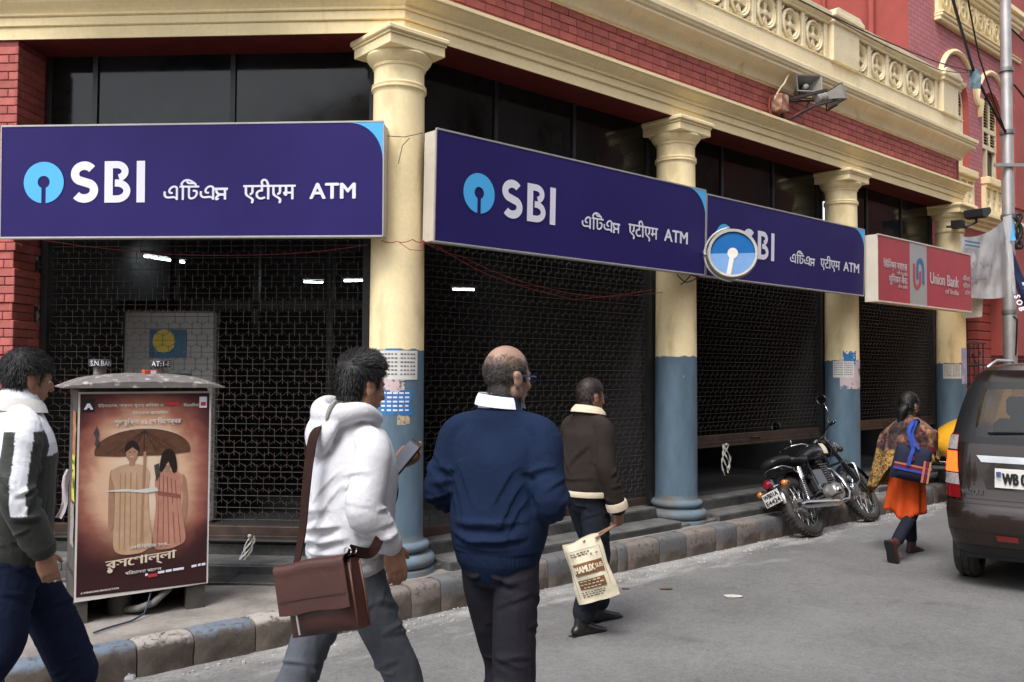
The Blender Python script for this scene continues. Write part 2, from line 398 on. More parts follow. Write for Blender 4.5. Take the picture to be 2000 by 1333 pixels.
# cornice and parapet
mb = MB(); sweep(mb, [(.10, 4.80), (.132, 4.803), (.134, 4.818), (.150, 4.823), (.153, 4.842), (.163, 4.872), (.182, 4.905), (.212, 4.938), (.248, 4.962), (.272, 4.972), (.283, 4.976), (.284, 4.998),
    (.274, 5.003), (.276, 5.012), (.297, 5.022), (.302, 5.045), (.314, 5.052), (.316, 5.092), (.300, 5.105), (.190, 5.165), (.150, 5.170)], PATH)
o = mb.build('cornice', m_cream_old, BANK); shade(o.data, 25)
mb = MB(); sweep(mb, [(.15, 5.165), (.15, 5.385), (.162, 5.388), (.162, 5.402), (-.02, 5.402)], PATH)
mb.build('parapet_plinth', m_cream_old, BANK)
mb = MB(); sweep(mb, [(-.05, 5.4), (-.05, 5.83)], PATH); mb.build('parapet_backing', mat('grey_cement', (.26, .23, .2), rough=.9, var=.25, vscale=3), BANK)
mb = MB(); sweep(mb, [(-.06, 5.826), (.148, 5.826), (.148, 5.862), (.165, 5.868), (.172, 5.885), (.196, 5.9), (.2, 5.95), (.17, 5.972), (-.08, 5.985)], PATH)
o = mb.build('parapet_rail', m_cream_old, BANK); shade(o.data, 25)
# pierced panels
pm = MB()
def ringmb(mb, r0, r1, y0, y1, n=28):
    mb.lathe([(r0, y1), (r0, y0), ((r0+r1)/2, y0-.012), (r1, y0), (r1, y1)], n, M=Matrix(((1, 0, 0, 0), (0, 0, 1, 0), (0, 1, 0, 0), (0, 0, 0, 1))))
ringmb(pm, .150, .182, 0, .08); ringmb(pm, .128, .146, .012, .08)
for k in range(4):
    a = math.pi/2*k
    Mx = Matrix.Rotation(a, 4, 'Y')
    pm.prism([(-.012, .03), (-.036, .10), (-.03, .132), (0, .12), (.03, .132), (.036, .10), (.012, .03)], .05, M=Matrix.Translation((0, .018, 0)) @ Mx)
    pm.prism([(.118, .196), (.128, .165), (.165, .128), (.196, .118), (.2, .14), (.172, .17), (.2, .2), (.17, .172), (.14, .2)], .03, M=Matrix.Translation((0, .012, 0)) @ Mx)
pm.lathe([(.0, .0), (.03, .004), (.04, .02), (.04, .06)], 12, M=Matrix(((1, 0, 0, 0), (0, 0, 1, 0), (0, 1, 0, 0), (0, 0, 0, 1))))
pmesh = pm.mesh('pierced_panel'); pmesh.materials.append(m_cream_old); fixnormals(pmesh)
dv = MB(); dv.bbox(-.035, .035, 0, .09, -.215, .215, .006); dmesh = dv.mesh('panel_divider'); dmesh.materials.append(m_cream_old); fixnormals(dmesh)
def pedestal(t0, t1, o=.19):
    m = MB(); m.box(t0, t1, -o, .1, 5.39, 5.84)
    m.bbox(t0-.03, t1+.03, -o-.03, .1, 5.84, 5.895, .006); m.bbox(t0-.05, t1+.05, -o-.055, .1, 5.897, 5.965, .012); m.prism([(t0-.04, 5.966), (t1+.04, 5.966), (t1-.05, 6.02), (t0+.05, 6.02)], .3, M=Matrix.Translation((0, -o-.04, 0)))
    return m.build('pedestal', m_cream_old, BANK)
pedestal(2.72, 3.36); pedestal(6.04, 6.66); pedestal(9.1, 9.6)
PANELS = [3.72, 4.22, 4.72, 5.22, 5.72, 6.80, 7.29, 7.78, 8.27, 8.76]
for t in PANELS: place(pmesh, 'pierced_panel', BANK, (t, -.125, 5.613))
for t in [3.47, 3.97, 4.47, 4.97, 5.47, 5.97, 7.045, 7.535, 8.025, 8.515, 9.01]: place(dmesh, 'panel_divider', BANK, (t, -.135, 5.613))
# drip streaks of the floor slab of the terrace
mb = MB(); mb.add([bl(-2.6, 0, 5.2), bl(T_END-.1, 0, 5.2), bl(T_END-.1, -3.4, 5.2), bl(-2.6, -3.4, 5.2)], [(0, 1, 2, 3)]); mb.build('terrace_floor', m_tread, BANK)

# ---------------------------------------------------------------- columns
def make_column(i, t):
    pr = []
    for k in range(15):
        z = .47+(3.70-.47)*k/14; s = k/14; pr.append((.205-.016*s**1.6, z))
    m = MB(); m.lathe(pr+[(.189, 3.705), (.193, 3.722), (.205, 3.73), (.205, 3.742), (.198, 3.746), (.203, 3.756), (.203, 3.764), (.19, 3.775), (.186, 3.80), (.186, 3.90)], 56)
    c = m.build('column', m_column, BANK, smooth=30, loc=(t, 0, 0))
    m = MB(); m.lathe([(.186, 3.89), (.196, 3.893), (.199, 3.905), (.196, 3.913), (.203, 3.918), (.221, 3.935), (.238, 3.958), (.244, 3.975), (.24, 3.992), (.2, 3.994)], 56)
    h = .243
    m.bbox(-h, h, -h, h, 3.992, 4.062, .003); m.bbox(-h-.01, h+.01, -h-.01, h+.01, 4.064, 4.082, .003); m.bbox(-h-.026, h+.026, -h-.026, h+.026, 4.084, 4.125, .009)
    m.build('capital', m_cream, c, smooth=30)
    def tor(r, z, a, b): return [(r+a*math.cos(R(x)), z+b*math.sin(R(x))) for x in range(-90, 91, 15)]
    m = MB(); m.lathe([(.30, .20), (.295, .235), (.27, .245)]+tor(.235, .292, .062, .05)+[(.235, .345), (.222, .352)]+tor(.215, .392, .04, .034)+[(.213, .428), (.208, .44), (.205, .475)], 56)
    m.build('base', m_bluebase, c, smooth=40)
    return c
COLS = [make_column(i, t) for i, t in enumerate(TCOL)]

# ---------------------------------------------------------------- brick pier at the left end of the corner bay
pier = MB(); pier.box(-4.2, -2.875, -.138, .3, .1, 4.134, M=ML); pier = pier.build('brick_pier', m_joint, BANK)
PH = .0645
for row in range(60):
    z = .22+row*PH
    if z > 4.10: break
    rust = 1 if (z < 2.55 and (row % 6) in (0, 1, 2, 3)) else 0           # banded rustication below the sign
    stretch = row % 2
    e = .02 if rust else 0
    if z < 2.55 and not rust: e = 0
    x = -2.868+e
    # front face bricks run leftwards from the arris
    Ls = [.195, .195, .195] if stretch else [.075, .195, .195]
    for L in Ls:
        b = place(bmesh_for(L-.004), 'brick', pier, (0, 0, 0)); p = ML @ Vector((x-L+.004, -.147-e*.6, z)); b.location = p; b.rotation_euler = (0, 0, math.atan2(ML[1][0], ML[0][0])); b.scale = (1, 1.05, (PH-.007)/(BH-.006)); x -= L
    # reveal bricks, facing the opening
    y = -.1495-e*.6
    for L in ([.19, .165] if stretch else [.07, .18, .10]):
        b = place(bmesh_for(L-.006), 'brick', pier, (0, 0, 0)); p = ML @ Vector((-2.866+e+.0015*random.random(), y, z)); b.location = p
        b.rotation_euler = (0, 0, math.atan2(ML[1][0], ML[0][0])+math.pi/2); b.scale = (1, .9, (PH-.0055)/(BH-.006)); y += L
mb = MB()
for row in range(60):        # courses further round the pier
    z = .22+row*PH
    if z > 4.10: break
    e = .02 if (z < 2.55 and (row % 6) in (0, 1, 2, 3)) else 0; x = -2.868+e-(.585 if row % 2 else .465)
    while x > -4.1: mb.bbox(x-.191, x-.001, -.147-e*.6, -.12, z, z+PH-.007, .004, M=ML); x -= .195
tag(mb.build('brick_courses', m_brick, pier), kind='stuff')
mb = MB(); mb.box(-2.88, -2.85, .12, .2, .2, 2.55, M=ML); mb.build('door_jamb', mat('peeling_white_paint', (.5, .47, .43), rough=.8, var=.2, vscale=20, col2=(.035, .03, .03), c2amt=.46, c2scale=14, c2sharp=.04), BANK)

# ---------------------------------------------------------------- transoms, shutters, steps for each bay
def pane_wall(name, x0, x1, y, z0, z1, cuts, M):
    xs = [x0]+cuts+[x1]
    for a, b in zip(xs[:-1], xs[1:]):
        m = MB(); m.box(a+.018, b-.018, y-.004, y+.004, z0+.02, z1, M=M); m.build('window_pane', m_glass, BANK)
    m = MB()
    for x in xs: m.box(x-.02, x+.02, y-.022, y+.02, z0, z1, M=M)
    m.box(x0, x1, y-.024, y+.024, z0-.03, z0+.03, M=M); m.build('window_frame', m_frame, BANK)
ID = Matrix.Identity(4)
def grille(x0, x1, z0, z1, y, M, cell=.0905, rail=.125):
    m = MB(); r = .0026; row = .0915; nrow = int((z1-z0-rail)/row)+1; zb = z0+rail
    def seg(a, b, rr=r):
        a = M @ Vector(a); b = M @ Vector(b); m.tube([a, b], rr, 4, cap=False)
    ncell = int((x1-x0)/cell)+1
    for k in range(nrow+1):
        z = zb+k*row
        if z > z1: break
        sag = .003*random.uniform(-1, 1)
        # straight rod through the middle of the row
        seg((x0, y, z+row/2+sag), (x1, y, z+row/2-sag))
        ph = (k % 2)*.5
        pts = [];  n = ncell*2+2
        for i in range(n):
            x = x0+(i*.5-.5*ph*2)*cell
            if x < x0-.001 or x > x1+.001: continue
            pts.append(M @ Vector((x, y, z+(.0155 if i % 2 else -.0155)+random.uniform(-.003, .003)+.004*math.sin(i*.31+k*1.7))))
        if k and len(pts) > 1: m.tube(pts, r*.95, 4, cap=False)
        for i in range(ncell+1):
            x = x0+(i-ph+.5)*cell+random.uniform(-.008, .008)
            if x0 < x < x1: seg((x, y-.004, z-(.0 if k == 0 else .012)), (x+random.uniform(-.003, .003), y-.004, z+row+.012), r*1.05)
    g = m.build('shutter_mesh', m_steel, None); return g
def bay(x0, x1, zbot, M, cuts, gp=.2, zt0=2.9):
    r = MB(); r.bbox(x0, x1, gp-.025, gp+.025, zbot+.022, zbot+.125, .004, M=M); r.bbox(x0-.01, x1+.01, gp-.055, gp+.01, zbot, zbot+.02, .003, M=M)
    r.bbox(x0, x1, gp-.033, gp-.02, zbot+.022, zbot+.055, .002, M=M)
    for k in range(int((x1-x0)/.35)): r.ell(M @ Vector((x0+.2+k*.35, gp-.034, zbot+.038)), (.006, .006, .006), 6, 4)
    mid = (x0+x1)/2
    r.tube([M @ Vector((mid-.09, gp-.04, zbot+.075)), M @ Vector((mid+.05, gp-.04, zbot+.075))], .008, 8); r.tube([M @ Vector((mid+.05, gp-.06, zbot+.07)), M @ Vector((mid+.05, gp-.025, zbot+.07))], .014, 8)
    sh = r.build('rolling_shutter', m_rail, BANK)
    g = grille(x0, x1, zbot, 2.78, gp, M); g.parent = sh; tag(g, kind='stuff')
    f = MB(); f.box(x0-.055, x0-.004, gp-.05, gp+.05, .2, 2.85, M=M); f.build('shutter_guide', m_frame, BANK); f = MB(); f.box(x1+.004, x1+.055, gp-.05, gp+.05, .2, 2.85, M=M); f.build('shutter_guide', m_frame, BANK)
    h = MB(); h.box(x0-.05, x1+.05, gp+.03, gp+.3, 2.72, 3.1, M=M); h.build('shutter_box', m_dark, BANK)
    pane_wall('t', x0-.05, x1+.05, gp+.02, 3.1, 4.128, cuts, M)
SPL = [0]*4
bay(-2.78, -.30, .345, ML, [-2.46, -1.35])
bay(.235, 3.05, .315, ID, [1.12, 2.06])
bay(3.53, 6.30, .87, ID, [4.35, 5.35])
bay(6.78, 9.48, .92, ID, [7.6, 8.6])
# side channel seen between column and shutter
# floors inside, walls and ceiling of the lobbies
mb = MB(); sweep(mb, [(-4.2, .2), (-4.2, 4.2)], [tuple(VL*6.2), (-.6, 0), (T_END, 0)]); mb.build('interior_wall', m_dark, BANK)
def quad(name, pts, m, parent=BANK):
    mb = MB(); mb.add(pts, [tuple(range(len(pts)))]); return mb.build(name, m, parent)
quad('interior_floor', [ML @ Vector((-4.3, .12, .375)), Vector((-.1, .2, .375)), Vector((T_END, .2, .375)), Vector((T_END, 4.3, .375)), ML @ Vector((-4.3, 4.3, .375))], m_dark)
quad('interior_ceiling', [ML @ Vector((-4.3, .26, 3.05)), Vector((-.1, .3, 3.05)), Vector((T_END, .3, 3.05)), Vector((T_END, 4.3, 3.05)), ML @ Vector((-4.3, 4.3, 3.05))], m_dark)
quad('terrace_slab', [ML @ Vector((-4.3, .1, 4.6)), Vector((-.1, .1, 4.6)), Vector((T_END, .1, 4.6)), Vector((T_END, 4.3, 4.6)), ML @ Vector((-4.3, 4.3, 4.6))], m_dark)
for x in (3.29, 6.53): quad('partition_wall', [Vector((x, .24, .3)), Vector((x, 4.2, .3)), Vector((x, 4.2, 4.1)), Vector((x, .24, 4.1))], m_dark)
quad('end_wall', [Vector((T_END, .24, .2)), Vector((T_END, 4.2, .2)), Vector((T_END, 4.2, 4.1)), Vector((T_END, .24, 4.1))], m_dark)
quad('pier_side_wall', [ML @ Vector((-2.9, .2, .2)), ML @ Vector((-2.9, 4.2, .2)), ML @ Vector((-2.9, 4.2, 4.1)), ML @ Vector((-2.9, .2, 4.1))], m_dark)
# inner glazed screen and door frames of the corner lobby
sc_ = MB()
for x in (-2.4, -1.62, -.92, -.45): sc_.box(x-.03, x+.03, 1.5, 1.56, .38, 3.04, M=ML)
sc_.box(-2.9, -.2, 1.5, 1.56, 2.22, 2.30, M=ML); sc_.box(-2.9, -.2, 1.5, 1.56, .38, .5, M=ML)
sc_.build('door_frame', m_frame, BANK)
# steps
st = MB(); st.bbox(-2.87, -.26, -.16, .26, .2, .265, .006, M=ML); st.build('granite_step', [m_tread][0], BANK)
k = 6
for i in range(k):
    a = -2.87+i*(2.87-.2)/k; b = a+(2.87-.2)/k-.004
    st = MB(); st.bbox(a, b, -.168, -.150, .19, .245, .002, M=ML); st.build('riser_slab', m_granite, BANK)
    st = MB(); st.bbox(a, b, -.43, -.17, .15, .192, .004, M=ML); st.build('granite_slab', m_granite, BANK)
st = MB(); st.box(-2.87, -.26, .12, .27, .255, .344, M=ML); st.build('threshold', m_granite, BANK)
for (a, b) in ((.30, 2.98), (3.6, 6.22), (6.86, 9.40)):
    st = MB(); st.bbox(a, b, -.0, .4, .2, .37, .006); st.build('granite_step', m_tread, BANK)
    st = MB(); st.box(a+.01, b-.01, -.012, -.001, .21, .352); st.build('riser_slab', m_granite, BANK)
    st = MB(); st.bbox(a-.02, b+.02, -.29, -.012, .15, .27, .006); st.build('granite_step', m_tread, BANK)
    st = MB(); st.box(a, b, -.302, -.291, .16, .256); st.build('riser_slab', m_granite, BANK)
st = MB(); st.box(-.26, .32, -.2, .5, .15, .24); st.build('column_footing', m_tread, BANK)
for t in TCOL[1:]:
    st = MB(); st.bbox(t-.3, t+.3, -.27, .4, .15, .236, .01); st.build('column_footing', m_tread, BANK)

# lit tubes and cash machine inside the corner lobby
def tube_lamp(p, d, L, lab):
    e = empty('fluorescent_lamp', p, math.atan2(d[1], d[0]), lab, 'ceiling lamp', 'lit tubes inside the lobbies')
    m = MB(); m.bbox(-L/2-.02, L/2+.02, -.03, .03, .022, .055, .005); m.build('fitting', mat('lamp_fitting_grey', (.12, .12, .12)), e)
    m = MB(); m.tube([(-L/2, 0, 0), (L/2, 0, 0)], .010, 10); m.build('tube', mat('lit_tube', (.9, .95, 1), emit=(.86, .97, 1), estr=9), e)
lamp_l = 'lit white fluorescent tube on the ceiling behind the shutter mesh'
w = BANK
def bw(p): 
    c, s = math.cos(ROTZ), math.sin(ROTZ); return Vector((C1[0]+c*p.x-s*p.y, C1[1]+s*p.x+c*p.y, p.z))
tube_lamp(at(322, 507, 8.6), (1, 2.2), .5, 'slanting lit fluorescent tube above the cash machine behind the shutter mesh')
tube_lamp(at(612, 551, 9.4), (1, .12), .2, 'short lit ceiling tube between the cash machine and the corner column')
tube_lamp(at(690, 549, 9.4), (1, -.1), .2, 'short lit ceiling tube touching the outline of the corner column')
tube_lamp(at(905, 566, 10.2), (1, .1), .25, 'lit white fluorescent tube behind the shutter mesh right of the corner column')
# cash machine with printed fascia
p = at(330, 690, 7.45); e = empty('cash_machine', (p[0], p[1], .38), -.06, 'pale grey cash machine with blue and yellow printed panel behind the shutter mesh', 'cash machine')
g_ = mat('pale_machine_grey', (.27, .27, .265), rough=.5, var=.1, vscale=2)
m = MB(); m.bbox(-.40, .40, 0, .10, 0, 1.78, .02); m.build('housing', g_, e)
m = MB(); m.box(-.17, .15, -.008, .0, 1.38, 1.62); pn = m.build('printed_panel', mat('print_blue', (.02, .11, .2)), e)
m = MB(); m.add([(-.04+.10*math.cos(a*.5236), -.012, 1.52+.1*math.sin(a*.5236)) for a in range(12)], [tuple(range(12))]); m.build('print_disc', mat('print_yellow', (.55, .42, .05)), pn)
m = MB(); m.box(-.2, .2, -.008, .0, .95, 1.25); m.build('screen', mat('dull_screen', (.02, .06, .1), rough=.2), e)
m = MB(); m.box(-.3, .3, -.1, .0, .78, .82); m.build('keypad_shelf', g_, e)
# ================================================================== ground
GF = Matrix.Translation((C1[0], C1[1], 0)) @ Matrix.Rotation(ROTZ, 4, 'Z')      # facade frame: x = t, y = -o
def structure(o, name=None): o['kind'] = 'structure'; o.matrix_world = GF; return o
m_road = mat('dusty_asphalt', (.165, .163, .162), rough=.88, var=.08, vscale=1.1, fine=.09, bump=.4, bscale=170, spec=.25, col2=(.115, .113, .112), c2amt=.56, c2scale=.7, c2sharp=.16)
def _road():
    N, L, b = nodes_of(m_road); old = b.inputs['Base Color'].links[0].from_socket
    tc = N.new('ShaderNodeTexCoord'); sep = N.new('ShaderNodeSeparateXYZ'); L.new(tc.outputs['Object'], sep.inputs[0])
    nz = N.new('ShaderNodeTexNoise'); nz.inputs['Scale'].default_value = 2.1; nz.inputs['Detail'].default_value = 8; nz.inputs['Roughness'].default_value = .68
    mp = N.new('ShaderNodeMapping'); mp.inputs['Scale'].default_value = (.55, 1.5, 1); L.new(tc.outputs['Object'], mp.inputs[0]); L.new(mp.outputs[0], nz.inputs['Vector'])
    # dry dust swept against the kerb: thins out away from it
    mr = N.new('ShaderNodeMapRange'); mr.inputs[1].default_value = -1.6; mr.inputs[2].default_value = -.6; mr.inputs[3].default_value = -.28; mr.inputs[4].default_value = .12; L.new(sep.outputs['Y'], mr.inputs[0])
    ad = N.new('ShaderNodeMath'); L.new(mr.outputs[0], ad.inputs[0]); L.new(nz.outputs['Fac'], ad.inputs[1])
    m2 = N.new('ShaderNodeMapRange'); m2.inputs[1].default_value = .50; m2.inputs[2].default_value = .70; m2.inputs[3].default_value = 0; m2.inputs[4].default_value = .85; L.new(ad.outputs[0], m2.inputs[0])
    c = N.new('ShaderNodeMix'); c.data_type = 'RGBA'; L.new(m2.outputs[0], c.inputs[0]); L.new(old, c.inputs[6]); c.inputs[7].default_value = (.33, .325, .315, 1)
    # speckle of chippings
    vo = N.new('ShaderNodeTexVoronoi'); vo.inputs['Scale'].default_value = 75; L.new(tc.outputs['Object'], vo.inputs['Vector'])
    m3 = N.new('ShaderNodeMapRange'); m3.inputs[1].default_value = .0; m3.inputs[2].default_value = 1; m3.inputs[3].default_value = .88; m3.inputs[4].default_value = 1.13
    sv = N.new('ShaderNodeSeparateColor'); L.new(vo.outputs['Color'], sv.inputs[0]); L.new(sv.outputs[0], m3.inputs[0])
    h = N.new('ShaderNodeHueSaturation'); L.new(c.outputs[2], h.inputs['Color']); L.new(m3.outputs[0], h.inputs['Value'])
    # hairline cracks and dark drips of oil
    dn = N.new('ShaderNodeTexNoise'); dn.inputs['Scale'].default_value = 3; L.new(tc.outputs['Object'], dn.inputs['Vector']); dv_ = N.new('ShaderNodeVectorMath'); dv_.operation = 'MULTIPLY_ADD'; L.new(dn.outputs['Color'], dv_.inputs[0]); dv_.inputs[1].default_value = (.5, .5, 0); L.new(tc.outputs['Object'], dv_.inputs[2])
    vc = N.new('ShaderNodeTexVoronoi'); vc.feature = 'DISTANCE_TO_EDGE'; vc.inputs['Scale'].default_value = .55; L.new(dv_.outputs[0], vc.inputs['Vector'])
    mc_ = N.new('ShaderNodeMapRange'); mc_.inputs[1].default_value = .0; mc_.inputs[2].default_value = .003; mc_.inputs[3].default_value = .80; mc_.inputs[4].default_value = 1; L.new(vc.outputs['Distance'], mc_.inputs[0])
    no = N.new('ShaderNodeTexNoise'); no.inputs['Scale'].default_value = 1.3; no.inputs['Detail'].default_value = 7; no.inputs['Roughness'].default_value = .7; L.new(tc.outputs['Object'], no.inputs['Vector'])
    mo = N.new('ShaderNodeMapRange'); mo.inputs[1].default_value = .60; mo.inputs[2].default_value = .72; mo.inputs[3].default_value = 1; mo.inputs[4].default_value = .62; L.new(no.outputs['Fac'], mo.inputs[0])
    mm = N.new('ShaderNodeMath'); mm.operation = 'MULTIPLY'; L.new(mc_.outputs[0], mm.inputs[0]); L.new(mo.outputs[0], mm.inputs[1])
    h2_ = N.new('ShaderNodeHueSaturation'); L.new(h.outputs[0], h2_.inputs['Color']); L.new(mm.outputs[0], h2_.inputs['Value']); L.new(h2_.outputs[0], b.inputs['Base Color'])
_road()
mb = MB()
xs = list(np.linspace(-8, 14, 45)); ys = [-9, -7, -5, -4, -3, -2.2, -1.6, -1.2, -.9, -.7, -.55, -.40]
mb.grid([[(x, y, .006*float(vnoise(np.array([[x*.8, y*1.3, 0]]))[0])-(.012 if y > -.75 else 0)) for x in xs] for y in ys])
mb.add([(-80, -80, -.03), (80, -80, -.03), (80, 30, -.03), (-80, 30, -.03)], [(0, 1, 2, 3)])
structure(mb.build('road', m_road, smooth=True))
# pavement
def pz(t): return .165+(.205-.165)*min(1, max(0, (t+1.2)/1.4))
m_pave = mat('trodden_cement_pavement', (.25, .23, .21), rough=.9, var=.14, vscale=3, fine=.1, bump=.6, bscale=60, spec=.15, col2=(.14, .128, .118), c2amt=.58, c2scale=2.4)
mb = MB(); tt = [-9, -5, -4, -3, -2.4, -1.9, -1.4, -.9, -.5, -.2, .1, .5, 1, 2, 4, 6, 8, 10, 12, 16, 24]
mb.grid([[(t, y, pz(t)+.004*random.uniform(-1, 1)-(0.0)) for t in tt] for y in (-.335, -.2, 0, .4, .9, 1.6, 2.6, 4.5)])
structure(mb.build('pavement', m_pave, smooth=True))
# kerb: separate stones, painted blue and white by turns, the paint worn off the roadside face
def kerb_mat(name, paint, thr):
    m = mat(name, (.150, .124, .108), rough=.88, var=.25, vscale=7, fine=.12, bump=.8, bscale=45, spec=.15, col2=(.085, .07, .06), c2amt=.55, c2scale=5)
    N, L, b = nodes_of(m); old = b.inputs['Base Color'].links[0].from_socket
    tc = N.new('ShaderNodeTexCoord'); sep = N.new('ShaderNodeSeparateXYZ'); L.new(tc.outputs['Object'], sep.inputs[0])
    oi = N.new('ShaderNodeObjectInfo'); va = N.new('ShaderNodeVectorMath'); va.operation = 'ADD'; L.new(tc.outputs['Object'], va.inputs[0]); L.new(oi.outputs['Location'], va.inputs[1])
    nz = N.new('ShaderNodeTexNoise'); nz.inputs['Scale'].default_value = 9; nz.inputs['Detail'].default_value = 9; nz.inputs['Roughness'].default_value = .68; L.new(va.outputs[0], nz.inputs['Vector'])
    ma = N.new('ShaderNodeMath'); ma.operation = 'MULTIPLY_ADD'; L.new(nz.outputs['Fac'], ma.inputs[0]); ma.inputs[1].default_value = .17; L.new(sep.outputs['Z'], ma.inputs[2])
    mr = N.new('ShaderNodeMapRange'); mr.inputs[1].default_value = thr-.012; mr.inputs[2].default_value = thr+.018; mr.inputs[4].default_value = .66; L.new(ma.outputs[0], mr.inputs[0])
    n2 = N.new('ShaderNodeTexNoise'); n2.inputs['Scale'].default_value = 26; n2.inputs['Detail'].default_value = 8; n2.inputs['Roughness'].default_value = .7; L.new(va.outputs[0], n2.inputs['Vector'])
    m2 = N.new('ShaderNodeMapRange'); m2.inputs[1].default_value = .40; m2.inputs[2].default_value = .47; L.new(n2.outputs['Fac'], m2.inputs[0])
    mm = N.new('ShaderNodeMath'); mm.operation = 'MULTIPLY'; L.new(mr.outputs[0], mm.inputs[0]); L.new(m2.outputs[0], mm.inputs[1])
    c = N.new('ShaderNodeMix'); c.data_type = 'RGBA'; L.new(mm.outputs[0], c.inputs[0]); L.new(old, c.inputs[6]); c.inputs[7].default_value = (*paint, 1); L.new(c.outputs[2], b.inputs['Base Color'])
    return m
K = {}
for nm, pc in (('blue', (.15, .215, .30)), ('dullblue', (.125, .142, .160)), ('white', (.46, .43, .40)), ('pink', (.225, .195, .182))):
    for w, th in (('worn', .228), ('full', .165)): K[nm, w] = kerb_mat(f'kerb_{nm}_{w}', pc, th)
kerb = MB(); kerb.add([(-9, -.40, -.05), (24, -.40, -.05), (24, -.40, .1), (-9, -.40, .1)], [(0, 1, 2, 3)]); kerb = structure(kerb.build('kerb', mat('kerb_bedding', (.08, .07, .065), rough=.95)))
def kerb_stone(t0, t1, m, seed):
    L = t1-t0; nx = max(4, int(L/.05)); h = pz((t0+t1)/2)+.005
    sec = [(.165, -.06), (.165, h-.004), (.13, h), (.06, h+.002), (.022, h-.004), (.007, h-.016), (0, h-.035), (-.004, h*.6), (-.002, h*.3), (.0, -.06)]
    rows = []
    for i in range(nx+1):
        x = .004+(L-.008)*i/nx; e = .01 if i in (0, nx) else 0
        P = np.array([[x*6+seed*3.1, y*6, z*6] for y, z in sec]); d = fbm(P, 3)*.008; d2 = fbm(P*3+9, 2)*.003
        rows.append([(x, -.485+y+(e if j > 2 else 0)+(d[j]+d2[j] if j > 2 else 0), z-(e*.6 if 0 < j < len(sec)-1 else 0)-(abs(d[j])*.5 if 3 <= j <= 6 else 0)) for j, (y, z) in enumerate(sec)])
    k = MB(); k.grid(rows); n = len(sec); k.add(rows[0], [tuple(range(n))]); k.add(rows[-1], [tuple(reversed(range(n)))])
    k.build('kerb_stone', m, kerb, smooth=50, loc=(t0, 0, 0), merge=True)
segs = [(-3.6, 'blue', 'worn'), (-3.1, 'white', 'worn'), (-2.62, 'blue', 'worn'), (-1.98, 'white', 'worn'), (-1.67, 'blue', 'worn'), (-1.30, 'white', 'worn'), (-.72, 'pink', 'worn'), (-.18, 'pink', 'full'), (.07, 'dullblue', 'full'),
        (.62, 'pink', 'full'), (1.1, 'dullblue', 'full'), (1.6, 'pink', 'full'), (1.9, 'dullblue', 'full'), (2.02, 'pink', 'full'), (2.45, 'dullblue', 'full'), (2.83, 'pink', 'full'), (3.28, 'dullblue', 'full'), (3.61, 'pink', 'full'), (4.0, 'dullblue', 'full')]
t = 4.45; k = 1
while t < 13: segs.append((t, 'pink' if k % 2 else 'dullblue', 'full' if t > 6.5 else 'worn')); t += .44; k += 1
segs.append((t, None, None))
for i in range(len(segs)-1):
    kerb_stone(segs[i][0], segs[i+1][0], K[segs[i][1], segs[i][2]], i)
# litter: crumpled plastic bag by the kerb, bits of debris on the asphalt
def litter_bag(px, py, s):
    g = ground(px, py); m = MB(); n, mm = 14, 9; rows = []
    for j in range(mm+1):
        th = math.pi*j/mm*.55; P = np.array([[math.cos(2*math.pi*i/n)*2, math.sin(2*math.pi*i/n)*2, j*.7+s] for i in range(n)]); d = 1+.18*fbm(P*1.3, 2)
        rows.append([(s*math.sin(th)*math.cos(2*math.pi*i/n)*d[i], s*.8*math.sin(th)*math.sin(2*math.pi*i/n)*d[i], s*.95*(math.cos(th)-math.cos(math.pi*.55))*d[i]*.8) for i in range(n)]+[None])
        rows[-1][-1] = rows[-1][0]
    m.grid(rows); return m, g
m, g = litter_bag(248, 1322, .045)
tag(m.build('plastic_bag', mat('thin_plastic', (.62, .63, .66), rough=.3, var=.05, alpha=.75, spec=.6), loc=(g[0], g[1], -.01), merge=True), 'crumpled clear plastic bag lying on the road against the kerb', 'bag')
dm = mat('litter_scraps', (.45, .43, .4), rough=.9, var=.3, vscale=30); dm2 = mat('dry_leaf_scraps', (.13, .075, .045), rough=.9)
sm = MB()
for i in range(900):
    t_ = random.uniform(-3.2, 9); o_ = .5+abs(random.gauss(0, .16)); s = random.choice((.002, .003, .003, .004, .006, .009)); a = random.random()*6.28
    sm.box(-s, s, -s*.7, s*.7, -.012, s*.4-.004, M=Matrix.Translation((t_, -o_, 0)) @ Matrix.Rotation(a, 4, 'Z'))
structure(tag(sm.build('gravel_scraps', dm))); bpy.data.objects['gravel_scraps']['kind'] = 'stuff'
for (px, py, L, lab) in ((1300, 1152, .11, 'dry brown leaf scrap lying on the open asphalt'), (1222, 1152, .06, 'small brown scrap on the asphalt beside a dry leaf'), (1432, 1167, .16, 'pale torn paper scrap lying flat on the asphalt')):
    g = ground(px, py); lf = MB(); pts = [(L*.5*math.cos(a)*(.8+.3*random.random()), L*.3*math.sin(a)*(.7+.4*random.random()), .003+.008*random.random()) for a in np.linspace(0, 6.28, 9)[:-1]]
    lf.add(pts+[(x*.95, y*.95, z-.004) for x, y, z in pts], [tuple(range(8)), tuple(range(15, 7, -1))]+[(i, (i+1) % 8, (i+1) % 8+8, i+8) for i in range(8)])
    tag(lf.build('leaf_scrap' if L < .15 else 'paper_scrap', dm2 if L < .15 else dm, loc=(g[0], g[1], .004)), lab, 'litter')

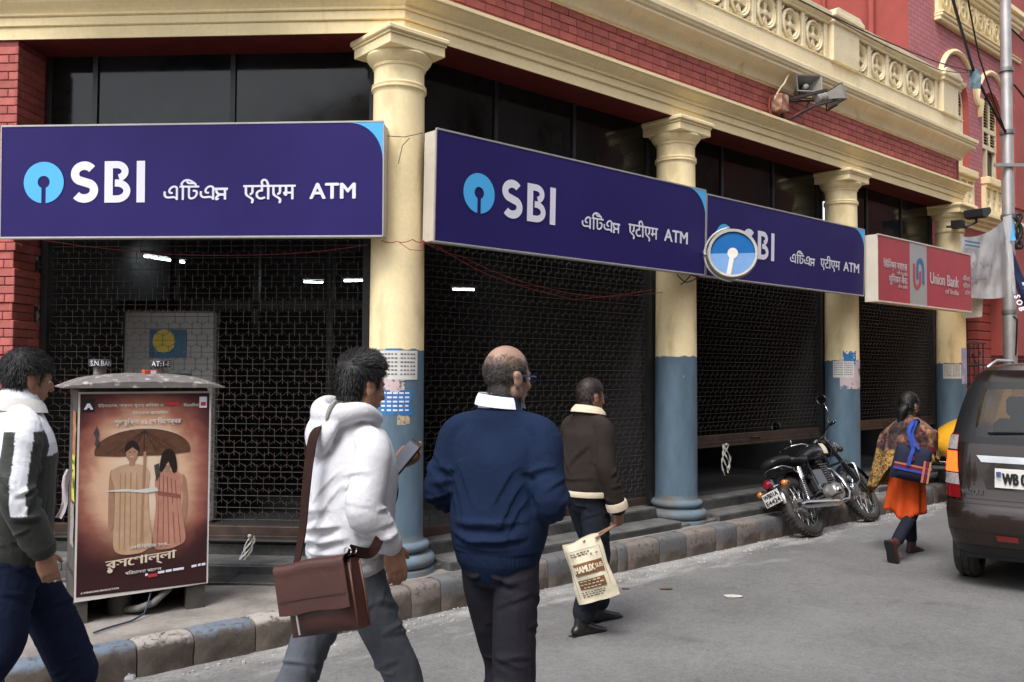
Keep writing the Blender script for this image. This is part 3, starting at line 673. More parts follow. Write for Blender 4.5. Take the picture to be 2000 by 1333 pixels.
# ================================================================== tall red building standing beyond the bank
WO = -.6; WT0 = 9.76
m_wbrick = mat('sunbleached_red_brick', (.50, .19, .20), rough=.8, var=.06, vscale=1.2, spec=.15)
def _wb():
    N, L, b = nodes_of(m_wbrick); old = b.inputs['Base Color'].links[0].from_socket
    tc = N.new('ShaderNodeTexCoord'); sp = N.new('ShaderNodeSeparateXYZ'); cb = N.new('ShaderNodeCombineXYZ'); L.new(tc.outputs['Object'], sp.inputs[0])
    ax = N.new('ShaderNodeMath'); L.new(sp.outputs['X'], ax.inputs[0]); L.new(sp.outputs['Y'], ax.inputs[1]); L.new(ax.outputs[0], cb.inputs['X']); L.new(sp.outputs['Z'], cb.inputs['Y'])
    bt = N.new('ShaderNodeTexBrick'); bt.inputs['Scale'].default_value = 1; bt.inputs['Brick Width'].default_value = .22; bt.inputs['Row Height'].default_value = .075; bt.inputs['Mortar Size'].default_value = .006
    bt.inputs['Color1'].default_value = (1, 1, 1, 1); bt.inputs['Color2'].default_value = (.86, .86, .86, 1); bt.inputs['Mortar'].default_value = (.55, .5, .5, 1); L.new(cb.outputs[0], bt.inputs['Vector'])
    mx = N.new('ShaderNodeMix'); mx.data_type = 'RGBA'; mx.blend_type = 'MULTIPLY'; mx.inputs[0].default_value = 1; L.new(old, mx.inputs[6]); L.new(bt.outputs['Color'], mx.inputs[7]); L.new(mx.outputs[2], b.inputs['Base Color'])
    bp = N.new('ShaderNodeBump'); bp.inputs['Strength'].default_value = .5; bp.inputs['Distance'].default_value = .006; L.new(bt.outputs['Fac'], bp.inputs['Height']); bp.invert = True; L.new(bp.outputs[0], b.inputs['Normal'])
_wb()
m_wred = mat('deep_red_wall_paint', (.36, .085, .07), rough=.7, var=.1, vscale=3, fine=.06, bump=.3, spec=.2)
RED = empty('red_brick_building', fp(WT0, WO), ROTZ, 'tall red brick building with arched louvred windows and cream balconies beyond the bank', 'building')
def rl(t, z, o=WO): return (t-WT0, -(o-WO), z)
def rt(px, py, o=WO): t, z = fac(px, py, o); return t-WT0, z
W1 = dict(x0=10.35-WT0+.0, x1=12.02-WT0, spring=5.95, bot=4.95); 
W1['x0'] = .62; W1['x1'] = 2.26-.0
W2 = dict(x0=12.58-WT0, x1=13.50-WT0, spring=6.22, bot=4.90); W1.update(x0=12.02-WT0-.95, x1=12.02-WT0, spring=6.22)
W3 = dict(x0=15.4-WT0, x1=16.3-WT0, spring=6.22, bot=4.9)
def arch_pts(x0, x1, spring, n=16, grow=0.):
    c = (x0+x1)/2; r = (x1-x0)/2+grow; return [(c+r*math.cos(math.pi*i/n), spring+r*1.0*math.sin(math.pi*i/n)) for i in range(n+1)]    # right to left
def wall_with_arches(x0, x1, z0, z1, wins, y=0):
    """wall strip cut by arched openings, as polygons column by column"""
    m = MB(); cur = x0
    for w in wins:
        m.add([(cur, y, z0), (w['x0'], y, z0), (w['x0'], y, z1), (cur, y, z1)], [(0, 1, 2, 3)])
        ap = arch_pts(w['x0'], w['x1'], w['spring'])
        m.add([(w['x0'], y, z0), (w['x1'], y, z0), (w['x1'], y, w['bot']), (w['x0'], y, w['bot'])], [(0, 1, 2, 3)])
        for i in range(len(ap)-1):
            (xa, za), (xb, zb) = ap[i], ap[i+1]; m.add([(xa, y, za), (xb, y, zb), (xb, y, z1), (xa, y, z1)], [(0, 1, 2, 3)])
        cur = w['x1']
    m.add([(cur, y, z0), (x1, y, z0), (x1, y, z1), (cur, y, z1)], [(0, 1, 2, 3)])
    return m
w_ = wall_with_arches(0, 13.66-WT0, 4.4, 14, [W1, W2]); w_.add([(13.66-WT0+.75, 0, 2), (13.66-WT0+12, 0, 2), (13.66-WT0+12, 0, 14), (13.66-WT0+.75, 0, 14)], [(0, 1, 2, 3)])
w_.build('wall', m_wbrick, RED)
for w in (W1, W2):
    m = MB(); ap = [(w['x1'], w['bot'])]+arch_pts(w['x0'], w['x1'], w['spring'])+[(w['x0'], w['bot'])]
    for (a, b) in zip(ap[:-1], ap[1:]): m.add([(a[0], 0, a[1]), (b[0], 0, b[1]), (b[0], .2, b[1]), (a[0], .2, a[1])], [(0, 1, 2, 3)])
    m.add([(w['x0'], 0, w['bot']), (w['x1'], 0, w['bot']), (w['x1'], .2, w['bot']), (w['x0'], .2, w['bot'])], [(0, 1, 2, 3)])
    m.build('window_reveal', m_wred, RED)
    # louvred shutters in the head, dark sash below
    x0, x1 = w['x0']+.02, w['x1']-.02; zl = 5.68; cx = (x0+x1)/2; rr = (x1-x0)/2
    m_l = mat('cream_joinery', (.72, .62, .42), rough=.6, var=.08)
    f = MB()
    for x in (x0, x0+(x1-x0)/3, x0+2*(x1-x0)/3, x1):
        ztop = w['spring']+math.sqrt(max(0, rr*rr-(x-cx)**2))-.02
        if ztop > zl: f.box(x-.025, x+.025, .10, .15, zl, max(ztop, w['spring']+.02))
    f.box(x0, x1, .098, .152, zl, zl+.07); f.box(x0, x1, .098, .152, w['spring']-.23, w['spring']-.16)
    ap = arch_pts(x0, x1, w['spring'])
    for (a, b) in zip(ap[:-1], ap[1:]): f.add([(a[0], .095, a[1]), (b[0], .095, b[1]), (cx+(b[0]-cx)*.88, .095, w['spring']+(b[1]-w['spring'])*.88), (cx+(a[0]-cx)*.88, .095, w['spring']+(a[1]-w['spring'])*.88)], [(0, 1, 2, 3)])
    fr = f.build('shutter_frame', m_l, RED)
    for k in range(3):
        xa = x0+(x1-x0)*k/3+.03; xb = x0+(x1-x0)*(k+1)/3-.03
        z = zl+.09
        while z < w['spring']+rr-.06:
            xm = max(abs(xa-cx), abs(xb-cx)) if z > w['spring'] else 0
            if not (w['spring']-.25 < z < w['spring']-.14) and (z <= w['spring'] or (z-w['spring'])**2+min(abs(xa-cx), abs(xb-cx))**2 < (rr-.05)**2):
                a_, b_ = xa, xb
                if z > w['spring']:
                    h = math.sqrt(max(0, (rr-.04)**2-(z-w['spring'])**2)); a_ = max(xa, cx-h); b_ = min(xb, cx+h)
                if b_-a_ > .05:
                    s = MB(); s.box(a_, b_, -.022, .022, -.005, .005, M=Matrix.Translation((0, .125, z)) @ Matrix.Rotation(R(35), 4, 'X')); s.build('slat', m_l, fr)
            z += .052
    g = MB(); g.box(x0, x1, .16, .17, w['bot'], w['spring']+rr); g.build('window_pane', m_glass, RED)
    g = MB(); g.box(x0, x0+.05, .1, .16, w['bot'], zl); g.box(x1-.05, x1, .1, .16, w['bot'], zl); g.box(cx-.03, cx+.03, .1, .16, w['bot'], zl); g.build('window_frame', m_l, RED)
    # hood mould
    hd = arch_pts(w['x0'], w['x1'], w['spring']+.08, 20, .26)
    if w is W1: hd = [(12.40-WT0-.04, 6.32)]+hd[1:-1]+[(10.78-WT0, 6.5)]
    else: hd = [(14.0-WT0, 6.32)]+hd[1:-1]+[(12.42-WT0, 6.32)]
    h = MB(); h.tube([(x, -.02, z) for x, z in hd], .045, 6); h.build('hood_mould', m_cream, RED, smooth=40)
m = MB(); m.prism([(12.33-WT0, 6.42), (12.50-WT0, 6.42), (12.415-WT0, 6.12)], .09, M=Matrix.Translation((0, -.08, 0))); m.build('hood_drop', m_cream, RED)
# side return with rainwater pipes, deep back wall of the terrace
m = MB(); m.add([(0, 0, 4.5), (0, 3.1, 4.5), (0, 3.1, 14), (0, 0, 14)], [(0, 1, 2, 3)]); m.build('side_wall', m_wred, RED)
for yy, r in ((.55, .055), (1.35, .03), (2.1, .06), (2.55, .03), (2.75, .03)):
    p = MB(); p.tube([(-.09, yy, 5.2), (-.09, yy, 14)], r, 10)
    for z in (6.75, 8.5): p.tube([(-.09, yy, z), (-.09, yy, z+.09)], r*1.35, 10)
    p.build('rain_pipe', m_wred, RED, smooth=40)
m = MB(); m.add([(0, 3.1, 4.5), (-14, 3.1, 4.5), (-14, 3.1, 14), (0, 3.1, 14)], [(0, 1, 2, 3)]); m.build('rear_wall', m_wred, RED)
m = MB(); m.tube([(x-2.9, 3.05, z) for x, z in arch_pts(-.75, .75, 6.9, 18)], .09, 8); m.build('hood_mould', m_cream, RED, smooth=40)
# deep red pilaster
m = MB(); m.box(13.66-WT0, 14.41-WT0, -.1, .3, 2.0, 14); m.box(13.75-WT0, 14.3-WT0, -.13, -.101, 4.7, 6.6); m.build('pilaster', m_wred, RED)
p = MB(); p.tube([(14.52-WT0, -.07, 2), (14.52-WT0, -.07, 14)], .05, 10); p.build('rain_pipe', m_wred, RED, smooth=40)
# upper balcony
bx0, bx1 = 10.72-WT0, 13.95-WT0
bp = [(bx0, 0), (bx0, -.06), (bx1, -.06), (bx1, 0)]
m = MB()
for (y0, z0, z1) in ((-.10, 7.36, 7.42), (-.13, 7.42, 7.47), (-.15, 7.47, 7.50), (-.12, 7.98, 8.03), (-.16, 8.03, 8.10), (-.2, 8.10, 8.2), (-.26, 8.2, 8.30)): m.bbox(bx0-.02, bx1+.1+y0*-.5, y0, .05, z0, z1, .01)
m.box(bx0, bx1, -.06, .04, 7.36, 8.3); bal = m.build('balcony', m_cream, RED)
for k in range(9):
    x = bx0+.2+k*(bx1-bx0-.35)/8; c = MB()
    c.tube([(x+.12*math.cos(a)*(1-a/14), -.075, 7.74+.17*math.sin(a)*(1-a/14)) for a in np.linspace(0, 9, 26)], .022, 5); c.tube([(x+.16, -.07, 7.54), (x+.2, -.08, 7.7), (x+.16, -.07, 7.94)], .02, 5); c.build('scroll_ornament', m_cream, bal, smooth=True)
m = MB(); m.box(12.2-WT0, 13.2-WT0, .02, .05, 8.3, 10.5); m.build('window_frame', m_cream, RED)
m = MB(); m.box(12.32-WT0, 12.66-WT0, -.005, .02, 8.3, 10.4); m.box(12.74-WT0, 13.08-WT0, -.005, .02, 8.3, 10.4); m.build('window_pane', m_glass, RED)
# lower balconettes with pierced rings, string course, shadowed arcade below
for (x0, x1) in ((10.9-WT0, 12.05-WT0), (12.5-WT0, 13.62-WT0)):
    m = MB(); m.bbox(x0, x1, -.14, .05, 4.96, 5.08, .01); m.bbox(x0+.02, x1-.02, -.09, .05, 4.9, 4.96, .01); m.bbox(x0, x1, -.12, .05, 4.40, 4.5, .01)
    n = 4
    for k in range(n+1): xx = x0+.05+(x1-x0-.1)*k/n; m.box(xx-.035, xx+.035, -.07, .03, 4.5, 4.9)
    m.box(x0+.03, x1-.03, .0, .03, 4.5, 4.9); b_ = m.build('balconette', m_cream, RED)
    for k in range(n): place(pmesh, 'pierced_panel', b_, (x0+.05+(x1-x0-.1)*(k+.5)/n, -.055, 4.7), scale=(.62, .6, 1))
m = MB()
for (y0, z0, z1) in ((-.05, 4.12, 4.2), (-.1, 4.2, 4.26), (-.16, 4.26, 4.33), (-.22, 4.33, 4.40)): m.bbox(-.0, 12, y0, .05, z0, z1, .008)
m.build('string_course', m_cream, RED)
m = MB(); m.box(.0, 12, -.02, .06, 3.5, 4.12); m.build('frieze_wall', m_wred, RED)
m = MB()
for k in range(22): m.bbox(3.35, 14, .30, .5, .2+k*.16, .2+k*.16+.15, .012)
m.build('rusticated_wall', m_wred, RED)
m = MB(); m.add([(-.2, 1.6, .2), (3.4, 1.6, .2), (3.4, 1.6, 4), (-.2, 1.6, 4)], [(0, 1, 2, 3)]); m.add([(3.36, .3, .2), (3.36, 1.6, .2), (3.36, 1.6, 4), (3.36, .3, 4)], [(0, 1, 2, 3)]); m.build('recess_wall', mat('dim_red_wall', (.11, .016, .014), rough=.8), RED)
# iron gate in the recess
GT = empty('iron_gate', fp(10.0, -.75, .2), ROTZ, 'tall dark wrought-iron gate with square panels standing beyond the last column', 'gate')
gm = mat('dark_iron', (.03, .033, .036), rough=.6, var=.2)
for k in range(15):
    x = .1+k*.2; b_ = MB(); b_.tube([(x, 0, 0), (x, 0, 2.75 if x < 2.2 else 2.0)], .011, 6); b_.build('bar', gm, GT)
for z in (.12, 1.2, 1.62, 2.0):
    b_ = MB(); b_.box(0, 3.0, -.012, .012, z-.014, z+.014); b_.build('rail', gm, GT)
for x in (.8, 1.6, 2.4):
    b_ = MB(); b_.tube([(x+.2, 0, 1.64), (x+.38, 0, 1.81), (x+.2, 0, 1.98), (x+.02, 0, 1.81)], .012, 5, closed=True); b_.build('diamond_ornament', gm, GT)
# steel pole and its cables
PP = fp(fac(1973, 690, .32)[0], .32)
pole = empty('utility_pole', (PP.x, PP.y, 0), 0, 'tall galvanised steel pole at the kerb with cables tied to it', 'pole')
gal = mat('galvanised_steel', (.36, .35, .345), rough=.5, metal=.55, var=.14, vscale=5, bump=.15)
m = MB(); m.lathe([(.098, .1), (.098, 2.6), (.092, 2.62), (.088, 5.4), (.082, 5.42), (.078, 10)], 20); m.build('shaft', gal, pole, smooth=40)
for z in (2.62, 4.1, 5.42, 6.4): rail_m = MB(); rail_m.lathe([(.09, z-.03), (.108, z-.03), (.108, z+.03), (.09, z+.03)], 20); rail_m.build('band', mat('dull_zinc', (.25, .25, .25), rough=.5, metal=.7), pole, smooth=40)
m = MB(); m.box(-.26, .3, -.12, -.08, 4.86, 4.91); m.build('cross_arm', gal, pole)
blk = mat('black_cable', (.014, .014, .015), rough=.5, var=.2)
m = MB(); m.tube([(.12+.05*math.sin(a*3), -.06, 4.15-.28+.27*math.cos(a)) for a in np.linspace(0, 6.28, 20)], .03, 6, closed=True); m.build('cable_coil', blk, pole, smooth=True)
m = MB(); m.tube([(.03, -.1, 1.95), (.06, -.1, 2.5), (.0, -.105, 2.55)], .012, 6); m.build('pipe_loop', blk, pole, smooth=True)
def cable(pts, r, lab, nm='cable', sag=.0, grp=None, m=blk):
    P = []; 
    for a, b in zip(pts[:-1], pts[1:]):
        for i in range(10):
            s = i/10; P.append(tuple(np.array(a)*(1-s)+np.array(b)*s-np.array([0, 0, sag*4*s*(1-s)])))
    P.append(tuple(pts[-1])); mb = MB(); mb.tube(P, r, 6); return tag(mb.build(nm, m, smooth=True), lab, 'cable', grp)
pk = np.array([PP.x-.08, PP.y-.1, 5.4])
kn = at(1902, 140, PP.y-.6)
cable([at(1845, -60, PP.y-2.5), kn, pk], .021, 'thick black cable bundle dropping across the balcony to the pole', sag=.03)
cable([at(1880, -60, PP.y-2.0), at(1912, 110, PP.y-.9), pk], .012, 'thin black wire beside the thick cable bundle', sag=.03)
cable([at(1980, 165, PP.y-.1), at(2040, 240, PP.y+.5)], .016, 'black cable leaving the pole away from the bank', sag=.0)
cable([at(1967, 48, PP.y+.3), at(2030, 105, PP.y+.6)], .014, 'short black wire high on the pole going away from the bank', sag=.02)
cable([at(1560, 0, 9.6), at(1800, 110, 11.5), kn, pk], .008, 'thin black wire strung along the balustrade to the pole', sag=.02)
cable([at(1600, 20, 9.6), at(1830, 135, 11.5), kn], .006, 'thinnest black wire following the balustrade coping', sag=.03)
m = MB(); P = np.array([[i, j, 0] for i in range(8) for j in range(8)], float); d = fbm(P*.9, 2)
m.grid([[(.16*(i/7-.5)*(1-.4*abs(j/7-.5))*1.2, .03*d[i*8+j], -.3*j/7) for i in range(8)] for j in range(8)])
tag(m.build('plastic_rag', mat('faded_blue_plastic', (.16, .24, .29), rough=.6, var=.2, vscale=20), loc=(kn[0], kn[1]-.03, kn[2]+.03), smooth=True), 'faded blue plastic rag caught on the cable bundle', 'rag')
# ================================================================== illuminated box signs
m_navy = mat('navy_flex_sign', (.024, .017, .115), rough=.5, var=.10, vscale=1.2, fine=.04, spec=.12, stretch=(1, 1, .35))
m_cyan = mat('sky_blue_vinyl', (.075, .43, .85), rough=.4, var=.02)
m_white = mat('white_vinyl', (.74, .73, .84), rough=.45, var=.02)
m_alu = mat('cream_sheet_metal', (.55, .50, .43), rough=.5, var=.1, vscale=5, col2=(.3, .26, .2), c2amt=.7, c2scale=9)
m_under = mat('sign_underside', (.2, .19, .18), rough=.7, var=.15)
BN_ATM = 'এ\u09bfটএম'; HN_ATM = 'एटीएम'
def bengali_atm(mb, x, z, h, w, bold=0., eps=.0002):
    """the Bengali word for ATM; its last letter is drawn stroke by stroke"""
    lettering(mb, 'এ\u09bfটএ', x, z, h=h, w=w*.785, bold=bold); x0 = x+w*.775; ww = w*.225; H_ = h*.735; t = h*.115+2*bold
    P = lambda a, b: (x0+a*ww, z+b*H_)
    ribbon(mb, [P(0, 1-.5*t/H_), P(1, 1-.5*t/H_)], t, -.0052); ribbon(mb, [P(.80, .96), P(.80, 0)], t, -.0055)
    ribbon(mb, [P(.20, .96), P(.20, .72), P(.25, .56), P(.36, .46), P(.55, .42), P(.80, .42)], t, -.0058)
    ribbon(mb, [P(.50, .42), P(.36, .36), P(.24, .24), P(.17, .10), P(.20, .02), P(.30, .04), P(.33, .14)], t*.9, -.0061)
def sbi_letters(mb, x, z, h, w):
    """S B I drawn as broad strokes inside a box x..x+w, z..z+h"""
    s = h*.205
    lw = w*.375; a = lw/2-s/2; rz = (h-s)/4
    cx = x+lw/2; top = z+h-s/2-rz; bot = z+s/2+rz
    pts = arcpts(cx, top, a, 38, 90, 8, rz)+arcpts(cx, top, a, 90, 255, 14, rz)[1:]
    pts = [(cx+a*.95*math.cos(R(d)), top+rz*math.sin(R(d))) for d in np.linspace(35, 230, 22)]
    p2 = [(cx+a*math.cos(R(d)), bot+rz*math.sin(R(d))) for d in np.linspace(50, -145, 22)]
    # join upper bowl to lower bowl
    ribbon(mb, pts+p2, s, -.004)
    # B
    bx = x+w*.46; bw = w*.33
    ribbon(mb, [(bx+s/2, z), (bx+s/2, z+h)], s, -.0042)
    r1 = (h*.53-s)/2
    ribbon(mb, [(bx+s*.5, z+h-s*.42)]+[(bx+bw*.5+(bw*.5-s*.5)*math.cos(R(d)), z+h-s*.42-r1+r1*math.sin(R(d))) for d in np.linspace(90, -75, 14)], s*.84, -.0044)
    r2 = (h*.55-s*.8)/2
    ribbon(mb, [(bx+s*.5, z+s*.42)]+[(bx+bw*.5+(bw*.58-s*.5)*math.cos(R(d)), z+s*.42+r2+r2*math.sin(R(d))) for d in np.linspace(-90, 80, 14)]+[(bx+bw*.42, z+s*.42+2*r2)], s*.84, -.0046)
    ribbon(mb, [(x+w-s/2, z), (x+w-s/2, z+h)], s, -.004)
def bank_logo(mb, cx, cz, r, y=-.004):
    n = 48; slot = r*.11; hole = r*.30
    # disc with keyhole: outer arc to the slot, up the slot and round the hole
    a0 = math.asin(slot/r); b0 = math.asin(slot/hole)
    outer = [(cx+r*math.sin(a0+(2*math.pi-2*a0)*i/n), cz-r*math.cos(a0+(2*math.pi-2*a0)*i/n)) for i in range(n+1)]
    inner = [(cx+hole*math.sin(b0+(2*math.pi-2*b0)*i/n), cz+r*.02-hole*math.cos(b0+(2*math.pi-2*b0)*i/n)) for i in range(n+1)]
    mb.add([Vector((p[0], y, p[1])) for p in outer+inner], [(i, i+1, n+1+i+1, n+1+i) for i in range(n)])
def box_sign(name, p, rz, L, H, D, label, marks, tilt=0.0):
    e = empty(name, p, rz, label, 'sign'); e.rotation_euler = (R(1.2), tilt, rz)
    m = MB(); m.box(0, L, .006, D, 0, H); m.build('cabinet', m_alu, e)
    m = MB(); m.bbox(-.006, L+.006, -.004, .012, H, H+.014, .002); m.bbox(-.006, L+.006, -.004, .012, -.014, 0, .002); m.box(-.008, 0, -.004, .012, 0, H); m.box(L, L+.008, -.004, .012, 0, H); m.build('edge_trim', mat('aluminium_edge', (.42, .41, .4), rough=.45, metal=.4), e)
    m = MB(); m.grid([[(L*i/24, .004*math.sin(i*1.3)*math.sin(j*1.1)*.35, H*j/8) for i in range(25)] for j in range(9)]); f = m.build('face', m_navy, e, smooth=True)
    for nm_, mt_s, mbx in marks(L, H): mbx.build(nm_, mt_s, f)
    return e
def sbi_marks(fx):
    """fx: fractions along the sign: logo centre, SBI left/right, Bengali l/r, Hindi l/r, ATM l/r"""
    def f(L, H):
        mc = MB(); out = [('emblem', m_cyan, mc)]; bank_logo(mc, fx[0]*L, .492*H, .188*H)
        pts = [(L, H), (L-.085*L, H)]+[(L-.085*L+.085*L*(1-math.cos(a)), H-.30*H*math.sin(a)*1.0) for a in []]
        cor = [(L-.001, H-.001)]+[(L-.085*L+(.085*L-.001)*math.sin(a), H-.33*H+(.33*H-.001)*math.cos(a)) for a in np.linspace(0, math.pi/2, 14)]
        mc = MB(); out.append(('corner_flash', m_cyan, mc)); flatpoly(mc, cor, -.003)
        mw = MB(); out.append(('lettering', m_white, mw)); sbi_letters(mw, fx[1]*L, .305*H, .375*H, (fx[2]-fx[1])*L)
        mw = MB(); out.append(('lettering', m_white, mw)); bengali_atm(mw, fx[3]*L, .325*H, .145*H, (fx[4]-fx[3])*L, .002)
        mw = MB(); out.append(('lettering', m_white, mw)); lettering(mw, HN_ATM, fx[5]*L, .325*H, h=.145*H, w=(fx[6]-fx[5])*L, bold=.003)
        mw = MB(); out.append(('lettering', m_white, mw)); lettering(mw, 'ATM', fx[7]*L, .328*H, h=.142*H, w=(fx[8]-fx[7])*L, bold=.005); return out
    return f
SO = .35
def frac(pxs, t0, t1, o=SO, y=400): return [(fac(px, y, o)[0]-t0)/(t1-t0) for px in pxs]
# corner bay: x runs leftwards -> build from its left end
L1 = 2.79
s1 = [(px-5)/743 for px in (90, 143, 290, 327, 452, 482, 582, 610, 696)]
box_sign('bank_sign', fpl(2.83, SO, 2.612), math.atan2(-V2[1], -V2[0]), L1, .795, .17, 'navy blue bank sign hanging across the corner bay beside the brick pier', sbi_marks(s1))
s2 = frac((934, 978, 1083, 1135, 1209, 1226, 1283, 1296, 1341), .083, 3.275)
box_sign('bank_sign', fp(.083, SO, 2.598), ROTZ, 3.275-.083, .80, .15, 'long navy blue bank sign between the corner column and the next, with cream box end', sbi_marks(s2))
s3 = frac((1413, 1449, 1510, 1541, 1589, 1600, 1638, 1645, 1675), 3.30, 6.40)
box_sign('bank_sign', fp(3.30, SO, 2.59), ROTZ, 6.40-3.30, .775, .15, 'navy blue bank sign partly hidden by the round sign, ending beside the red sign', sbi_marks(s3))

# red sign of the other bank
def union_sign():
    t0, t1, o = 6.47, 9.17, .5; L, H = t1-t0, .80
    e = empty('red_bank_sign', fp(t0, o, 2.515), ROTZ, 'faded red and grey bank sign with deep cream box side', 'sign')
    mr = mat('faded_red_flex', (.40, .05, .065), rough=.5, var=.08, vscale=2); mg = mat('grey_flex', (.36, .355, .36), rough=.5, var=.05); mt = mat('faded_white_print', (.6, .5, .5), rough=.5)
    m = MB(); m.box(0, L, .006, .17, 0, H); m.build('cabinet', mat('cream_box_side', (.66, .60, .5), rough=.6, var=.06), e)
    m = MB(); m.bbox(-.01, L+.01, -.006, .01, H-.012, H+.006, .002); m.bbox(-.01, L+.01, -.006, .01, -.008, .012, .002); m.build('edge_trim', m_alu, e)
    fr = lambda px: (fac(px, 520, o)[0]-t0)
    a, b = fr(1777), fr(1810)
    m = MB(); m.add([(0, 0, 0), (a, 0, 0), (a, 0, H), (0, 0, H), (b, 0, 0), (L, 0, 0), (L, 0, H), (b, 0, H)], [(0, 1, 2, 3), (4, 5, 6, 7)]); f = m.build('face', mr, e)
    m = MB(); m.add([(a, 0, 0), (b, 0, 0), (b, 0, H), (a, 0, H)], [(0, 1, 2, 3)]); m.build('centre_stripe', mg, e)
    def word(*a_, **k_): w = MB(); lettering(w, *a_, **k_); w.build('lettering', mt, f)
    word('ইউ\u09bfনয়ন ব্যাংক', .12, .52*H, h=.09, w=a-.2, bold=.004); word('यू\u093fनयन बैंक', .26, .31*H, h=.085, w=a-.34, bold=.004)
    word('অফ ইন্ডিয়া', a-.36, .44*H, h=.035, w=.28, bold=.001); word('ऑफ इंडिया', a-.34, .24*H, h=.035, w=.26, bold=.001)
    word('Union Bank', b+.09, .39*H, h=.15, w=fr(1873)-b-.12, bold=.007); word('of India', fr(1873)-.03, .26*H, h=.07, w=.42, bold=.003, anchor='r')
    x = fr(1879)
    word(BN_ATM, x, .53*H, h=.06, w=L-x-.05, bold=.002); word(HN_ATM, x+.02, .41*H, h=.06, w=L-x-.07, bold=.002); word('ATM', x+.08, .29*H, h=.06, w=L-x-.13, bold=.003)
    # interlocked U and n emblem
    c = (a+b)/2; ww = .055; u = MB(); s = .095
    ribbon(u, [(c-s*1.35, .66*H)]+[(c-s*.45+s*.9*math.cos(R(d)), .42*H+s*1.1*math.sin(R(d))) for d in np.linspace(180, 360, 16)]+[(c+s*.45, .55*H)], ww, -.004); u.build('emblem', mat('emblem_red', (.5, .05, .07), rough=.5), e)
    u = MB(); ribbon(u, [(c-s*.45, .42*H)]+[(c+s*.45+s*.9*math.cos(R(d)), .60*H+s*1.1*math.sin(R(d))) for d in np.linspace(180, 0, 16)]+[(c+s*1.35, .36*H)], ww, -.006); u.build('emblem', mat('emblem_blue', (.05, .14, .34), rough=.5), e)
union_sign()
# white box sign beyond, seen edge-on
e = empty('white_box_sign', at(1880, 622, 12.7), R(-10), 'blank white box sign projecting behind the end of the red bank sign', 'sign')
m = MB(); m.prism([(0, 0), (.26, .02), (.315, .69), (.03, .67)], .14); m.build('cabinet', mat('dull_white_sheet', (.62, .60, .56), rough=.6, var=.05), e)
m = MB(); m.tube([(.1, .07, .66), (.1, .07, .9)], .012, 6); m.build('hanger', m_frame, e)

# round projecting sign
def round_sign():
    c = at(1431, 495, 8.2); e = empty('round_sign', c, 0, 'round blue lollipop sign with white keyhole figure and thick pale rim', 'sign'); e.rotation_euler = (R(-4), 0, R(-9))
    rr = .225; MX = Matrix(((1, 0, 0, 0), (0, 0, 1, 0), (0, 1, 0, 0), (0, 0, 0, 1)))
    m = MB(); m.lathe([(rr-.02, -.012), (rr, -.014), (rr+.008, 0), (rr+.008, .11), (rr-.01, .12), (rr-.01, .01)], 48, M=MX); m.build('rim', mat('pale_rim', (.5, .47, .42), rough=.4, metal=.3, var=.15, vscale=9), e, smooth=35)
    n = 40
    up = [(rr*.965*math.cos(a), rr*.965*math.sin(a)) for a in np.linspace(0, math.pi, n)]; dn = [(rr*.965*math.cos(a), rr*.965*math.sin(a)) for a in np.linspace(math.pi, 2*math.pi, n)]
    m = MB(); flatpoly(m, up, 0.004); fc = m.build('upper_face', mat('deep_blue_acrylic', (.010, .12, .36), rough=.25, var=.1), e)
    m = MB(); flatpoly(m, dn, 0.004); m.build('lower_face', mat('faded_blue_acrylic', (.17, .32, .58), rough=.3, var=.1), e)
    m = MB(); flatpoly(m, [(.048*math.cos(a), .052*math.sin(a)) for a in np.linspace(0, 6.283, 25)[:-1]], -.001); flatpoly(m, [(-.022, 0), (.022, 0), (-.02, -rr*.95), (-.062, -rr*.94)], -.002); m.build('keyhole_figure', mat('keyhole_white', (.68, .64, .6), rough=.5, var=.1), e)
    m = MB(); m.tube([(-rr*.6, .14, .12), (-rr*1.02, .1, 0), (-rr*1.14, .02, 0)], .012, 6); m.tube([(-rr*1.1, .06, .05), (-rr*1.22, .28, .0)], .014, 6)
    m.tube([((rr+.03)*math.cos(a), .05, (rr+.03)*math.sin(a)) for a in np.linspace(R(95), R(270), 20)], .011, 6); m.build('bracket', mat('pale_bracket', (.45, .43, .4), rough=.45, metal=.4), e, smooth=True)
round_sign()

